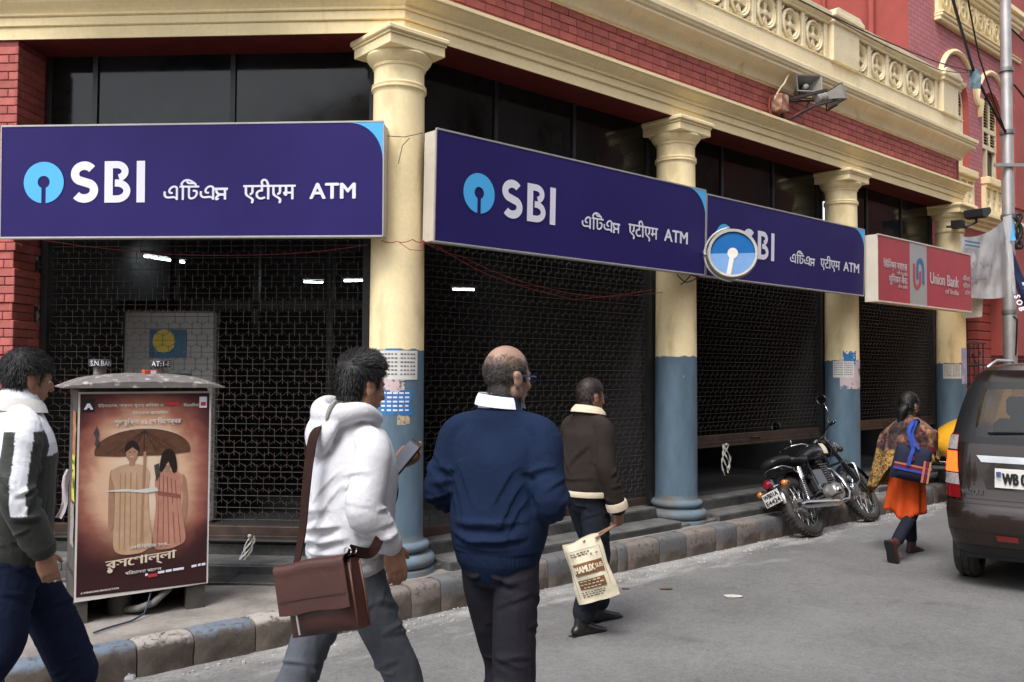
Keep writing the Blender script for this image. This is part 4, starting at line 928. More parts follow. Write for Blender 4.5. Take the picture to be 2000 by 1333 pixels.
# ================================================================== loudspeakers on the brick band
def horn(name, p, rot, lab):
    e = empty(name, p, 0, lab, 'loudspeaker', 'horn loudspeakers on the brick band'); e.rotation_euler = rot; e.scale = (.86, .86, .86)
    g = mat('grey_horn_plastic', (.24, .225, .20), rough=.55, var=.12, vscale=12)
    def rect(y, w, h, in_=0): return [(-w, y, -h), (w, y, -h), (w, y, h), (-w, y, h)]
    stations = [(.0, .165, .105), (.03, .15, .092), (.08, .12, .072), (.14, .085, .055), (.2, .05, .045)]
    m = MB(); n = len(stations)
    vs = [v for st in stations for v in rect(*st)]; inn = [v for (y, w, h) in stations for v in rect(y+.002, w-.006, h-.006)]
    m.add(vs, [(k*4+i, k*4+(i+1) % 4, (k+1)*4+(i+1) % 4, (k+1)*4+i) for k in range(n-1) for i in range(4)]); m.add(inn, [(k*4+i, (k+1)*4+i, (k+1)*4+(i+1) % 4, k*4+(i+1) % 4) for k in range(n-1) for i in range(4)])
    q = rect(0, .165, .105)+rect(-.004, .172, .112)+rect(.012, .172, .112)+rect(.002, .159, .099)
    m.add(q, [(4+i, 4+(i+1) % 4, 12+(i+1) % 4, 12+i) for i in range(4)]+[(4+i, 8+i, 8+(i+1) % 4, 4+(i+1) % 4) for i in range(4)])
    m.build('horn', g, e)
    m = MB(); m.lathe([(.0, .19), (.03, .18), (.034, .10), (.03, .075), (.0, .07)], 14, M=Matrix(((1, 0, 0, 0), (0, 0, 1, 0), (0, 1, 0, 0), (0, 0, 0, 1)))); m.build('phase_plug', mat('pale_plug', (.5, .48, .46)), e, smooth=True)
    m = MB(); m.lathe([(.05, .19), (.075, .195), (.08, .21), (.08, .25), (.072, .255), (.072, .31), (.05, .33), (0, .33)], 18, M=Matrix(((1, 0, 0, 0), (0, 0, 1, 0), (0, 1, 0, 0), (0, 0, 0, 1)))); m.build('driver', g, e, smooth=35)
    m = MB(); m.tube([(-.09, .1, -.05), (-.1, .12, -.15), (.1, .12, -.15), (.09, .1, -.05)], .01, 6); m.build('yoke', blk, e)
hp = at(1581, 163, 9.6)
horn('horn_loudspeaker', hp, (R(-6), 0, R(8)), 'grey horn loudspeaker on the brick band with its mouth facing the road')
hq = at(1632, 188, 9.75)
horn('horn_loudspeaker', hq, (R(-14), R(8), R(112)), 'grey horn loudspeaker on the brick band turned away from the corner column')
e = empty('speaker_bracket', fp(4.83, .13, 4.64), ROTZ, 'rusty steel bracket with junction box holding the horn loudspeakers', 'bracket')
m = MB(); m.tube([(-.02, 0, .06), (-.1, -.02, .02), (-.12, -.02, -.08), (-.06, -.02, -.2), (-.02, -.03, -.17)], .012, 6); m.tube([(.05, -.02, -.1), (.06, -.02, -.24), (.12, -.03, -.27), (.3, -.1, -.1), (.55, -.25, .05)], .011, 6); m.build('cable', m_wred, e, smooth=True)
m = MB(); m.bbox(-.06, .09, -.14, -.005, -.12, .06, .006); m.build('junction_box', mat('rusty_box', (.33, .12, .06), rough=.6, var=.4, vscale=20, col2=(.5, .45, .4), c2amt=.55, c2scale=9), e)
m = MB(); m.box(.14, .17, -.55, -.0, .02, .05); m.tube([(.15, -.0, -.22), (.3, -.3, -.06), (.62, -.42, .06)], .014, 6); m.tube([(.15, -.02, .03), (.7, -.45, .07)], .014, 6); m.tube([(.4, -.2, .04), (.33, -.16, -.1)], .01, 6); m.box(.15, .19, -.02, .0, -.24, .06); m.build('arm', mat('dark_steel', (.05, .04, .04), rough=.6, metal=.4), e)
cable([tuple(at(1512, 196, 9.5)), tuple(at(1531, 165, 9.5)), tuple(at(1552, 130, 9.7))], .011, 'short cream cable from the cornice to the loudspeaker bracket', sag=-.02, m=m_cream)

# black floodlight, cloth banners at the far end
e = empty('floodlight', at(1908, 416, 12.6), R(40), 'black floodlight on an arm above the cloth banner', 'floodlight')
m = MB(); m.prism([(-.12, -.07), (.0, -.09), (.15, .0), (.17, .05), (.12, .08), (-.13, .03)], .26, M=Matrix.Translation((0, -.13, 0))); m.build('housing', blk, e)
m = MB(); m.tube([(-.05, 0, -.02), (-.02, 0, -.14), (-.12, .1, -.2), (-.3, .3, -.2)], .02, 6); m.box(-.3, -.16, .1, .24, -.23, -.12); m.build('arm', blk, e)
def cloth(name, corners, nx, ny, sag, amp, m, lab, cat, th=.004):
    (a, b, c, d) = [np.array(x, float) for x in corners]     # tl, tr, br, bl
    P = []; 
    for j in range(ny+1):
        for i in range(nx+1):
            s, q = i/nx, j/ny; p = (a*(1-s)+b*s)*(1-q)+(d*(1-s)+c*s)*q; p = p-np.array([0, 0, sag*4*s*(1-s)*(1-.6*q)]); P.append(p)
    P = np.array(P); nrm = np.cross(b-a, d-a); nrm /= np.linalg.norm(nrm)
    UV = np.array([[i/nx*5, j/ny*2.2, 3.3] for j in range(ny+1) for i in range(nx+1)]); P = P+nrm*(fbm(UV, 3)*amp)[:, None]
    mb = MB(); mb.grid([[tuple(P[j*(nx+1)+i]) for i in range(nx+1)] for j in range(ny+1)]); o = mb.build(name, m, smooth=True); return tag(o, lab, cat)
m_ban = mat('grey_white_banner_cloth', (.42, .41, .42), rough=.85, var=.1, vscale=2, col2=(.30, .29, .31), c2amt=.56, c2scale=2.5)
b1 = cloth('cloth_banner', (at(1876, 462, 12.3), at(1963, 426, 12.75), at(1966, 580, 12.75), at(1880, 577, 12.3)), 26, 20, .10, .03, m_ban, 'grey white cloth banner with faint print tied between last column and pole', 'banner')
pr = MB()
for (px, py, w, h) in ((1884, 469, 30, 4), (1884, 476, 30, 4)):
    q = [at(px, py, 12.24), at(px+w, py+5, 12.42), at(px+w, py+5+h, 12.42), at(px, py+h, 12.24)]; pr.add(q, [(0, 1, 2, 3)])
pr = pr.build('printed_bar', mat('faded_blue_print', (.10, .17, .27), rough=.8)); pr.parent = b1
pr = MB()
for row, (py, L) in enumerate(((512, 64), (538, 56), (545, 40))):
    for k in range(9):
        px = 1892+k*L/9; q = [at(px, py, 12.26+k*.05), at(px+4, py, 12.28+k*.05), at(px+4, py+6, 12.28+k*.05), at(px, py+6, 12.26+k*.05)]; pr.add(q, [(0, 1, 2, 3)])
pr = tag(pr.build('faint_print', mat('faint_mauve_print', (.30, .26, .30), rough=.85)), kind='stuff'); pr.parent = b1
cloth('paper_banner', (at(1958, 425, 12.4), at(1974, 420, 12.5), at(1983, 572, 12.4), at(1981, 575, 12.4)), 6, 16, .0, .015, mat('white_flex_strip', (.55, .55, .57), rough=.6, var=.1, col2=(.5, .25, .27), c2amt=.68, c2scale=7), 'narrow white banner strip wrapped on the steel pole', 'banner')
b2 = cloth('blue_pennant', (at(1975, 420, 12.6), at(1982, 452, 12.5), at(1985, 470, 12.4), at(1974, 470, 12.4)), 4, 8, 0, .01, mat('sky_blue_flex', (.06, .28, .5), rough=.5), 'small sky-blue flag strip on the steel pole', 'flag')
b3 = cloth('navy_banner', (at(1979, 490, 12.3), at(2070, 720, 11.8), at(2070, 800, 11.8), at(1982, 562, 12.3)), 20, 8, 0, .03, mat('navy_banner_cloth', (.018, .03, .085), rough=.7, var=.15), 'navy banner with white letters slanting down from the pole', 'banner')
bt_ = MB()
d_ = np.array(at(2070, 760, 11.8))-np.array(at(1980, 526, 12.3)); d_ /= np.linalg.norm(d_); upv = np.array([.6, 0, 1.]); upv -= d_*(upv@d_); upv /= np.linalg.norm(upv)
yv = -np.cross(d_, upv); p_ = np.array(at(1981, 545, 12.2))-upv*.12-yv*.0
MT = Matrix(((d_[0], yv[0], upv[0], p_[0]), (d_[1], yv[1], upv[1], p_[1]), (d_[2], yv[2], upv[2], p_[2]), (0, 0, 0, 1)))
if yv[1] < 0: MT = MT @ Matrix.Diagonal((1, -1, 1, 1))
lettering(bt_, 'IN TRS', .1, .18, h=.07, bold=.005, y=-.05, M=MT); lettering(bt_, 'S O B', .25, .03, h=.07, bold=.005, y=-.05, M=MT)
bt_ = bt_.build('lettering', m_white); bt_.parent = b3

# ================================================================== paper notices pasted round the columns
def notice(col, px0, px1, py0, py1, depth, mt, lab, name='paper_notice', torn=0., seed=0, dr=.0015, lines=None, ink=None):
    """sheet curved round a column; extents taken from the picture, laid on the shaft"""
    t = TCOL[col]; c = C1+U2*t; rad = .2035+dr
    def hit(px, py):
        d = ray(px, py); a = d[0]**2+d[1]**2; b = -2*(d[0]*c[0]+d[1]*c[1]); cc = c@c-rad*rad; disc = max(0, b*b-4*a*cc); s = (-b-math.sqrt(disc))/(2*a); q = CAMP+d*s; return math.atan2(q[1]-c[1], q[0]-c[0]), q[2]
    a0, z1 = hit(px0, py0); a1, z0 = hit(px1, py1); 
    if a1 < a0: a1 += 2*math.pi
    nx, ny = 44, 36; m = MB(); keep = []
    P = [[(rad*math.cos(a0+(a1-a0)*i/nx), rad*math.sin(a0+(a1-a0)*i/nx), z0+(z1-z0)*j/ny) for i in range(nx+1)] for j in range(ny+1)]
    vs = [p for r in P for p in r]; fs = []; NZ = fbm(np.array([[i*.17+seed*7, j*.17, seed*3.] for j in range(ny) for i in range(nx)]), 4) if torn else None
    for j in range(ny):
        for i in range(nx):
            edge = min(i, nx-1-i, j, ny-1-j)*.4
            if torn and NZ[j*nx+i]*.9+torn > .55+edge*.11: continue
            fs.append((j*(nx+1)+i, j*(nx+1)+i+1, (j+1)*(nx+1)+i+1, (j+1)*(nx+1)+i))
    m.add(vs, fs); o = m.build(name, mt, loc=(c[0], c[1], 0), smooth=True); tag(o, lab, 'notice')
    if lines:
        li = MB(); r2 = rad+.0008
        for (fx0, fx1, fz, fh) in lines:
            n = 6
            top = [(r2*math.cos(a0+(a1-a0)*(fx0+(fx1-fx0)*i/n)), r2*math.sin(a0+(a1-a0)*(fx0+(fx1-fx0)*i/n)), z0+(z1-z0)*(fz+fh)) for i in range(n+1)]; bot = [(x, y, z0+(z1-z0)*fz) for x, y, _ in top]
            li.grid([bot, top])
        l = li.build('print', ink); l.parent = o
    return o
m_paper = mat('white_notice_paper', (.62, .61, .58), rough=.85, var=.07, vscale=12); m_ink = mat('grey_print_ink', (.16, .16, .17), rough=.8, var=.4, vscale=60)
m_bpap = mat('blue_poster_paper', (.035, .17, .42), rough=.8, var=.15, vscale=14); m_pink = mat('pink_poster_paper', (.56, .44, .45), rough=.85, var=.08)
def textlines(rows, cols=2, ind=.05):
    out = []
    for c in range(cols):
        x0 = ind+c/cols*(1-ind); w = 1/cols-ind*1.6
        for r in range(rows):
            z = .9-r*.8/(rows-.2)-.05; k = 5; x = x0
            for q in range(k):
                L = w/k*random.uniform(.5, .85); out.append((x, x+L, z, .34/rows)); x += w/k
    return out
notice(0, 742, 815, 685, 742, 6.3, m_paper, 'white loan notice pasted on the blue part of the corner column', lines=textlines(6, 2), ink=m_ink)
notice(0, 746, 790, 740, 768, 6.3, m_pink, 'pale pink torn poster under the loan notice on the corner column', 'torn_poster', torn=.25, seed=2, dr=.0008)
notice(0, 738, 806, 762, 812, 6.3, m_bpap, 'torn blue poster with white print on the corner column', 'torn_poster', torn=.38, seed=5, dr=.0012, lines=textlines(5, 1, .12), ink=m_white)
notice(0, 752, 780, 681, 690, 6.3, m_bpap, 'blue poster strip peeping over the loan notice on the corner column', 'torn_poster', torn=.2, seed=3, dr=.0009)
notice(0, 776, 800, 808, 830, 6.3, mat('old_paste', (.45, .36, .24), rough=.9, var=.3, vscale=40), 'brown paste remains below the blue poster on the corner column', 'torn_poster', torn=.48, seed=6, dr=.0007)
notice(2, 1627, 1668, 706, 738, 11, m_paper, 'white notice pasted on the column behind the motorcycle', lines=textlines(6, 2), ink=m_ink, dr=.002)
notice(2, 1646, 1672, 686, 712, 11, m_bpap, 'torn blue poster above the white notice behind the motorcycle', 'torn_poster', torn=.42, seed=9)
notice(2, 1640, 1680, 702, 760, 11, m_pink, 'torn pale poster behind the white notice on the motorcycle column', 'torn_poster', torn=.46, seed=12, dr=.0009)
notice(3, 1842, 1878, 712, 740, 13, m_paper, 'white notice pasted on the last column', lines=textlines(6, 2), ink=m_ink)
notice(3, 1878, 1889, 680, 750, 13, mat('blue_pink_poster', (.2, .3, .55), rough=.8, var=.1, col2=(.6, .4, .5), c2amt=.5, c2scale=9), 'narrow blue and pink poster on the edge of the last column', seed=4)

# red wires tied round columns and below the signs
m_rw = mat('red_wire', (.30, .03, .035), rough=.5); m_gw = mat('dark_wire', (.05, .045, .045), rough=.6)
def wpts(lst): return [tuple(at(px, py, Y)) for px, py, Y in lst]
cable(wpts([(745, 470, 6.25), (775, 472, 6.22), (806, 468, 6.22), (826, 472, 6.3), (850, 479, 6.4), (960, 540, 6.9), (1120, 585, 7.7), (1282, 565, 8.5)]), .0032, 'red wire slung under the long navy sign from the corner column', sag=.012, m=m_rw)
cable(wpts([(826, 470, 6.3), (900, 500, 6.6), (1040, 556, 7.3), (1180, 580, 8.0), (1360, 560, 8.9)]), .0028, 'thinner red wire sagging in front of the shutter below the long navy sign', sag=.02, m=m_rw)
cable(wpts([(85, 470, 6.8), (330, 497, 6.7), (560, 496, 6.6), (718, 478, 6.4)]), .003, 'red wire sagging across the top of the corner shutter', sag=.01, m=m_rw)
cable(wpts([(756, 266, 6.22), (790, 268, 6.2), (826, 260, 6.28)]), .003, 'dark wire tied round the corner column at the top of the sign', sag=.0, m=m_gw)
cable(wpts([(778, 320, 6.22), (786, 285, 6.21), (800, 270, 6.2)]), .003, 'loose dark wire end hanging on the corner column', sag=.0, m=m_gw)
cable(wpts([(780, 474, 6.2), (800, 488, 6.2), (822, 490, 6.22), (826, 474, 6.28)]), .003, 'loop of red wire knotted on the corner column below the signs', sag=.0, m=m_rw)
cable(wpts([(1322, 536, 8.35), (1340, 552, 8.35), (1365, 540, 8.4), (1350, 536, 8.4), (1330, 556, 8.35)]), .006, 'tangle of dark wire under the sign at the second column', sag=.01, m=m_gw)

# plastic strips knotted to the shutter rails
def strips(px, py, Y, H, lab, k=0):
    p = np.array(at(px, py, Y)); m = MB()
    for s in range(4):
        pts = []
        for i in range(16):
            q = i/15; pts.append((p[0]+(.035*math.sin(q*5+s+k)+(.02*s-.03)*q-(.13*q*q if k == 0 else 0))*.9, p[1]-.02+.01*math.sin(q*7+s), p[2]-H*q*(1-.08*s)+(.02 if i == 15 else 0)))
        for a, b in zip(pts[:-1], pts[1:]):
            w = .006+.003*math.sin(s*2+a[2]*60); m.add([(a[0]-w, a[1], a[2]), (a[0]+w, a[1]-.004, a[2]), (b[0]+w, b[1]-.004, b[2]), (b[0]-w, b[1], b[2])], [(0, 1, 2, 3)])
    m.ell((p[0], p[1]-.03, p[2]), (.016, .012, .014), 8, 6)
    tag(m.build('plastic_strip', mat('white_plastic_strip', (.62, .6, .55), rough=.35, var=.1), smooth=True), lab, 'strip')
strips(490, 1046, 6.55, .31, 'white plastic strip knotted to the corner shutter rail')
strips(1417, 868, 9.35, .35, 'white plastic strip hanging from the raised shutter beside the motorcycle', 2)
# ================================================================== roadside electrical cabinet with posters
ca = np.array([-2.555, 5.19]); cb_ = np.array([-1.925, 5.585]); cd = cb_-ca; CW = float(np.linalg.norm(cd)); CAZ = math.atan2(cd[1], cd[0])
CAB = empty('electrical_cabinet', (ca[0], ca[1], .16), CAZ, 'grimy roadside electrical cabinet with rounded lid plastered with a film poster', 'cabinet')
m_cab = mat('grimy_cabinet_paint', (.075, .068, .06), rough=.75, var=.3, vscale=6, fine=.15, bump=.4, col2=(.03, .028, .026), c2amt=.55, c2scale=4)
m_lid = mat('flaking_lid_paint', (.15, .135, .13), rough=.7, var=.25, vscale=9, fine=.15, bump=.5, bscale=50, col2=(.38, .36, .34), c2amt=.60, c2scale=18, c2sharp=.04)
CD = .42; ZB, ZT = 0.0, 1.385
m = MB(); m.box(-.0, .075, .0, .06, ZB, .3); m.box(CW-.11, CW, .0, .06, ZB, .3); m.box(0, .03, .06, CD, ZB, .3); m.box(CW-.03, CW, .06, CD, ZB, .3); m.box(0, CW, CD-.02, CD, ZB, .3); m.build('plinth', m_cab, CAB)
m = MB(); m.bbox(.0, CW, .0, CD, .26, ZT, .01); m.build('body', m_cab, CAB)
# lid: rounded, overhanging, flaking rim
m = MB(); rows = []; n = 24
for j, y in enumerate(np.linspace(-.07, CD+.07, 11)):
    yy = abs((y-CD/2)/(CD/2+.07)); r = []
    for i in range(n+1):
        x = -.085+(CW+.17)*i/n; xx = abs((x-CW/2)/(CW/2+.085)); h = .058*(1-xx**2.6)*(1-.5*yy**3)+.022*(1-yy**6)*(1-xx**8); r.append((x, y, ZT+.012+h+.002*math.sin(i*2.1+j)))
    rows.append(r)
m.grid(rows); low = [(x, y, ZT+.004) for x, y, z in rows[0]]; m.grid([low, rows[0]]); lowb = [(x, y, ZT+.004) for x, y, z in rows[-1]]; m.grid([rows[-1], lowb]); m.grid([[(r[0][0], r[0][1], ZT+.004) for r in rows], [r[0] for r in rows]]); m.grid([[r[-1] for r in rows], [(r[-1][0], r[-1][1], ZT+.004) for r in rows]]); m.add([low[0], low[-1], lowb[-1], lowb[0]], [(0, 1, 2, 3)])
lid = m.build('lid', m_lid, CAB, smooth=45, merge=.0005)
m = MB(); m.lathe([(0, 0), (.02, .01), (.012, .02)], 10)   # unused knob shape kept tiny on lid
for (px, s, txt_) in ((196, 1, 'S.N.BAN'), (327, 1, 'AT:1-E1')):
    x = (at(px, 710, 5.45)[:2]-ca)@(cd/CW); v = MB(); v.tube([(x, CD*.55, ZT+.05), (x, CD*.55, ZT+.14)], .038, 14); ve = v.build('vent_stub', m_lid, CAB, smooth=40)
    v = MB(); v.lathe([(0, .0), (.062, 0), (.066, .005), (.066, .042), (.06, .047), (0, .047)], 22, M=Matrix.Translation((x, CD*.55, ZT+.13))); c = v.build('vent_cap', mat('vent_cap_paint', (.04, .04, .04), rough=.6, var=.3), ve, smooth=40)
    tx = MB(); V, Fc, isl = text_polys(txt_); xs = [p[0] for p in V]; x0, x1 = min(xs), max(xs)
    tx.add([Vector((x+.0675*math.sin(((px_-x0)/(x1-x0)-.5)*2.0), CD*.55-.0675*math.cos(((px_-x0)/(x1-x0)-.5)*2.0), ZT+.137+py_*.045)) for px_, py_ in V], Fc); tx = tx.build('lettering', m_white, c)
e = empty('matchbox', tuple(CAB.matrix_basis @ Vector((float((at(303, 718, 5.35)[:2]-ca)@(cd/CW)), .12, ZT+.115))), CAZ+.3, 'small red and white carton left on the cabinet lid', 'carton')
e.location = Vector((ca[0], ca[1], .16))+Matrix.Rotation(CAZ, 3, 'Z') @ Vector((float((at(303, 718, 5.35)[:2]-ca)@(cd/CW)), .1, ZT+.068))
m = MB(); m.bbox(-.045, .04, -.02, .02, 0, .045, .003); m.build('box', mat('carton_red', (.5, .08, .04), rough=.6, var=.3, vscale=30), e); m = MB(); m.box(-.005, .03, -.0215, -.02, .006, .04); m.build('label_panel', m_white, e)
# innards: conduit and cables under the body
m = MB(); m.lathe([(.07, .0), (.07, .3)], 12, M=Matrix.Translation((.27, .16, 0))); m.build('pipe', mat('dusty_pipe', (.09, .083, .076), rough=.8), CAB, smooth=True)
cg = mat('dusty_conduit', (.14, .135, .13), rough=.7, var=.2)
m = MB(); m.tube([(.60, .1, .33), (.585, .06, .24), (.53, .03, .14), (.44, .0, .075), (.36, .02, .05), (.3, .1, .03)], .022, 10); m.build('conduit', cg, CAB, smooth=True)
m = MB(); m.tube([(.45, .05, .3), (.44, .02, .2), (.41, -.02, .1), (.38, -.05, .03), (.3, -.12, .016), (.16, -.2, .016), (.08, -.25, .014)], .006, 6); m.tube([(.46, .06, .3), (.48, .04, .2), (.49, .06, .1)], .012, 6); m.build('cable', mat('dark_blue_cable', (.03, .04, .07), rough=.5), CAB, smooth=True)
# film poster: plain stand-in picture in the same sepia colours, with its printed lines
pw0, pw1, pz0, pz1 = .0, CW+.015, .15, 1.365
m_post = mat('sepia_poster_print', (.3, .1, .05), rough=.42, var=0, spec=.45)
def _poster():
    N, L, b = nodes_of(m_post); tc = N.new('ShaderNodeTexCoord'); sp = N.new('ShaderNodeSeparateXYZ'); L.new(tc.outputs['Generated'], sp.inputs[0])
    def ma(op, a, b_=None, c=None):
        n = N.new('ShaderNodeMath'); n.operation = op
        for i, x in enumerate((a, b_, c)):
            if x is None: continue
            if hasattr(x, 'is_output'): L.new(x, n.inputs[i])
            else: n.inputs[i].default_value = x
        return n.outputs[0]
    x = ma('SUBTRACT', sp.outputs['X'], .48); z = ma('SUBTRACT', sp.outputs['Z'], .56)
    d = ma('SQRT', ma('ADD', ma('POWER', ma('MULTIPLY', x, 1.25), 2), ma('POWER', ma('MULTIPLY', z, 1.45), 2)))
    nz = N.new('ShaderNodeTexNoise'); nz.inputs['Scale'].default_value = 3.5; nz.inputs['Detail'].default_value = 5; mp = N.new('ShaderNodeMapping'); mp.inputs['Scale'].default_value = (1, 1, 4); L.new(tc.outputs['Generated'], mp.inputs[0]); L.new(mp.outputs[0], nz.inputs['Vector'])
    d = ma('ADD', d, ma('MULTIPLY', ma('SUBTRACT', nz.outputs['Fac'], .5), .22))
    cr = N.new('ShaderNodeValToRGB'); L.new(d, cr.inputs[0]); E = cr.color_ramp.elements
    E[0].position = .20; E[0].color = (.74, .58, .44, 1); E[1].position = .84; E[1].color = (.030, .008, .010, 1)
    for p_, c_ in ((.42, (.66, .42, .28, 1)), (.58, (.32, .12, .085, 1)), (.72, (.12, .032, .033, 1))): q = E.new(p_); q.color = c_
    # a dark band of ground at the foot
    m3 = N.new('ShaderNodeMapRange'); m3.inputs[1].default_value = .12; m3.inputs[2].default_value = .36; L.new(sp.outputs['Z'], m3.inputs[0])
    mx = N.new('ShaderNodeMix'); mx.data_type = 'RGBA'; L.new(m3.outputs[0], mx.inputs[0]); mx.inputs[6].default_value = (.035, .010, .011, 1); L.new(cr.outputs[0], mx.inputs[7]); L.new(mx.outputs[2], b.inputs['Base Color'])
_poster()
_UV = np.array([[i/60*2.4, j/80*3.1, 5.5] for i in range(61) for j in range(81)]); _PW = fbm(_UV, 3).reshape(61, 81)
def _pw(u_, v_):
    a, b = min(max(u_, 0), 1)*60, min(max(v_, 0), 1)*80; i, j = min(int(a), 59), min(int(b), 79); a -= i; b -= j
    return float((_PW[i, j]*(1-a)+_PW[i+1, j]*a)*(1-b)+(_PW[i, j+1]*(1-a)+_PW[i+1, j+1]*a)*b)
def psurf(u_, v_):      # gently buckled sheet, tearing loose at the lower edge
    x = pw0+(pw1-pw0)*u_; z = pz0+(pz1-pz0)*v_
    w = _pw(u_, v_)*.0035+.006*max(0, .2-v_)**1.0*math.sin(u_*9)
    return Vector((x, -.013-abs(w)-.02*max(0, .12-v_), z+(.022*(u_-.5) if v_ < .01 else 0)))
def pgrid(u0, u1, v0, v1, dy=0, nx=20, ny=28):
    return [[tuple(psurf(u0+(u1-u0)*i/nx, v0+(v1-v0)*j/ny)+Vector((0, -dy, 0))) for i in range(nx+1)] for j in range(ny+1)]
m = MB(); m.grid(pgrid(0, 1, 0, 1)); POST = m.build('film_poster', mat('white_poster_edge', (.62, .60, .57), rough=.6, var=.06), CAB, smooth=True)
POST['label'] = 'large sepia film poster with white Bengali lettering'
m = MB(); m.grid(pgrid(.014, .986, .014, .990, .0022)); m.build('printed_picture', m_post, POST, smooth=True)
def on_poster(mbx, poly, dy):
    """map a flat polygon in poster fractions on to the sheet"""
    P = [psurf(a, b)+Vector((0, -dy, 0)) for a, b in poly]; c = psurf(sum(a for a, b in poly)/len(poly), sum(b for a, b in poly)/len(poly))+Vector((0, -dy, 0))
    n = len(P); mbx.add(P+[c], [(i, (i+1) % n, n) for i in range(n)])
# plain generic picture: a broad domed shade and two bare figure shapes without features
pc = lambda cx, cz, rx, rz, a0=0, a1=360, n=26: [(cx+rx*math.cos(R(a0+(a1-a0)*i/n)), cz+rz*math.sin(R(a0+(a1-a0)*i/n))) for i in range(n+(0 if a1-a0 >= 360 else 1))]
sh_d = mat('print_dark_brown', (.11, .05, .03), rough=.45, var=.25, vscale=30); sh_t = mat('print_tan', (.50, .33, .21), rough=.45, var=.12, vscale=14); sh_r = mat('print_rose', (.46, .22, .16), rough=.45, var=.15, vscale=14); sh_s = mat('print_skin_tone', (.36, .20, .13), rough=.45, var=.1, vscale=20); sh_p = mat('print_pale', (.60, .48, .38), rough=.45, var=.1)
q = MB(); on_poster(q, pc(.48, .705, .36, .11, -8, 188)+[(.3, .68), (.66, .68)], .0044); q.build('print_shade', sh_d, POST)
q = MB(); on_poster(q, pc(.48, .715, .31, .115, 20, 160), .0036); q.build('print_shade_top', sh_p, POST)
q = MB()
for k in range(-3, 4): on_poster(q, [(.48, .805), (.48+k*.095, .705-.004*abs(k)), (.48+k*.095+.006, .705-.004*abs(k)), (.486, .805)], .005)
q.build('print_ribs', mat('print_black_brown', (.03, .013, .01), rough=.5), POST)
def smooth_poly(pts, n=5):
    P = [np.array(p) for p in pts]; k = len(P); out = []
    for i in range(k):
        a, b, c, d = P[i-1], P[i], P[(i+1) % k], P[(i+2) % k]
        for q_ in range(n): t_ = q_/n; v_ = .5*(2*b+(c-a)*t_+(2*a-5*b+4*c-d)*t_*t_+(3*b-a-3*c+d)*t_**3); out.append((float(v_[0]), float(v_[1])))
    return out
def pfig(name, m_, polys, dy):
    for pl_ in polys: q = MB(); on_poster(q, pl_, dy); q.build(name, m_, POST)
# two plain standing figures, simplified
pfig('print_arm', sh_s, [smooth_poly([(.235, .60), (.275, .60), (.27, .48), (.275, .38), (.262, .33), (.235, .335), (.228, .42)]), smooth_poly([(.775, .565), (.805, .56), (.825, .46), (.815, .37), (.79, .335), (.772, .36), (.785, .44)])], .0050)
pfig('print_garment', sh_t, [smooth_poly([(.245, .605), (.33, .638), (.45, .638), (.525, .60), (.52, .50), (.53, .38), (.555, .25), (.50, .205), (.40, .195), (.31, .205), (.27, .25), (.275, .40), (.272, .52)])], .0052)
pfig('print_garment', sh_r, [smooth_poly([(.575, .57), (.635, .598), (.705, .598), (.785, .565), (.765, .47), (.785, .37), (.815, .25), (.75, .215), (.66, .205), (.58, .215), (.565, .30), (.58, .42), (.572, .50)])], .0054)
pfig('print_fold', mat('print_tan_dark', (.34, .20, .12), rough=.45), [[(a, .60-.1*abs(a-.39)), (a+.006, .60), (a+.012+.06*(a-.38), .22), (a+.004+.06*(a-.38), .22)] for a in (.31, .345, .385, .43, .475)], .0056)
pfig('print_fold', mat('print_rose_dark', (.27, .10, .075), rough=.45), [[(.60+.03*k_, .59-.01*k_), (.608+.03*k_, .59-.01*k_), (.60+.045*k_, .23), (.592+.045*k_, .23)] for k_ in range(5)]+[[(.59, .50), (.77, .475), (.77, .455), (.59, .48)]], .0058)
pfig('print_face', sh_s, [smooth_poly([(.35, .705), (.358, .672), (.39, .652), (.425, .668), (.438, .705), (.42, .735), (.37, .735)]), [(.378, .665), (.41, .665), (.415, .632), (.372, .632)], smooth_poly([(.63, .655), (.638, .628), (.665, .610), (.692, .628), (.70, .655), (.685, .682), (.645, .682)]), [(.652, .622), (.68, .622), (.684, .592), (.648, .592)]], .0060)
pfig('print_hair', mat('print_black', (.018, .010, .009), rough=.5), [smooth_poly([(.343, .70), (.345, .735), (.38, .757), (.42, .752), (.446, .725), (.445, .70), (.43, .718), (.395, .728), (.36, .715)]), smooth_poly([(.605, .60), (.61, .66), (.635, .70), (.675, .71), (.715, .69), (.735, .64), (.735, .595), (.705, .59), (.708, .645), (.685, .678), (.648, .672), (.63, .63), (.628, .60)])], .0066)
pfig('print_feature', mat('print_black', (.018, .010, .009), rough=.5), [pc(x_, z_, .0055, .0025) for x_, z_ in ((.378, .701), (.41, .701), (.653, .652), (.678, .652))], .0068)
pfig('print_feature', mat('print_smile', (.60, .48, .42), rough=.5), [pc(x_, z_, .013, .004, 180, 360, 10) for x_, z_ in ((.395, .680), (.666, .634))], .0068)
q = MB(); on_poster(q, [(.48, .70), (.50, .70), (.485, .25), (.465, .25)], .006); q.build('print_staff', sh_s, POST)
q = MB(); on_poster(q, [(.16, .515), (.36, .52), (.44, .512), (.58, .52), (.60, .50), (.50, .495), (.38, .505)], .0075); q.build('torn_paper', mat('torn_white_paper', (.62, .6, .58), rough=.8), POST)
q = MB(); on_poster(q, [(.11, .80), (.135, .835), (.15, .80), (.145, .77), (.16, .755), (.14, .73), (.12, .745), (.13, .775)], .0075); on_poster(q, [(.56, .63), (.60, .64), (.605, .58), (.58, .55)], .0078); q.build('torn_patch', mat('exposed_dark_sheet', (.05, .045, .042), rough=.7, var=.3, vscale=40), POST)
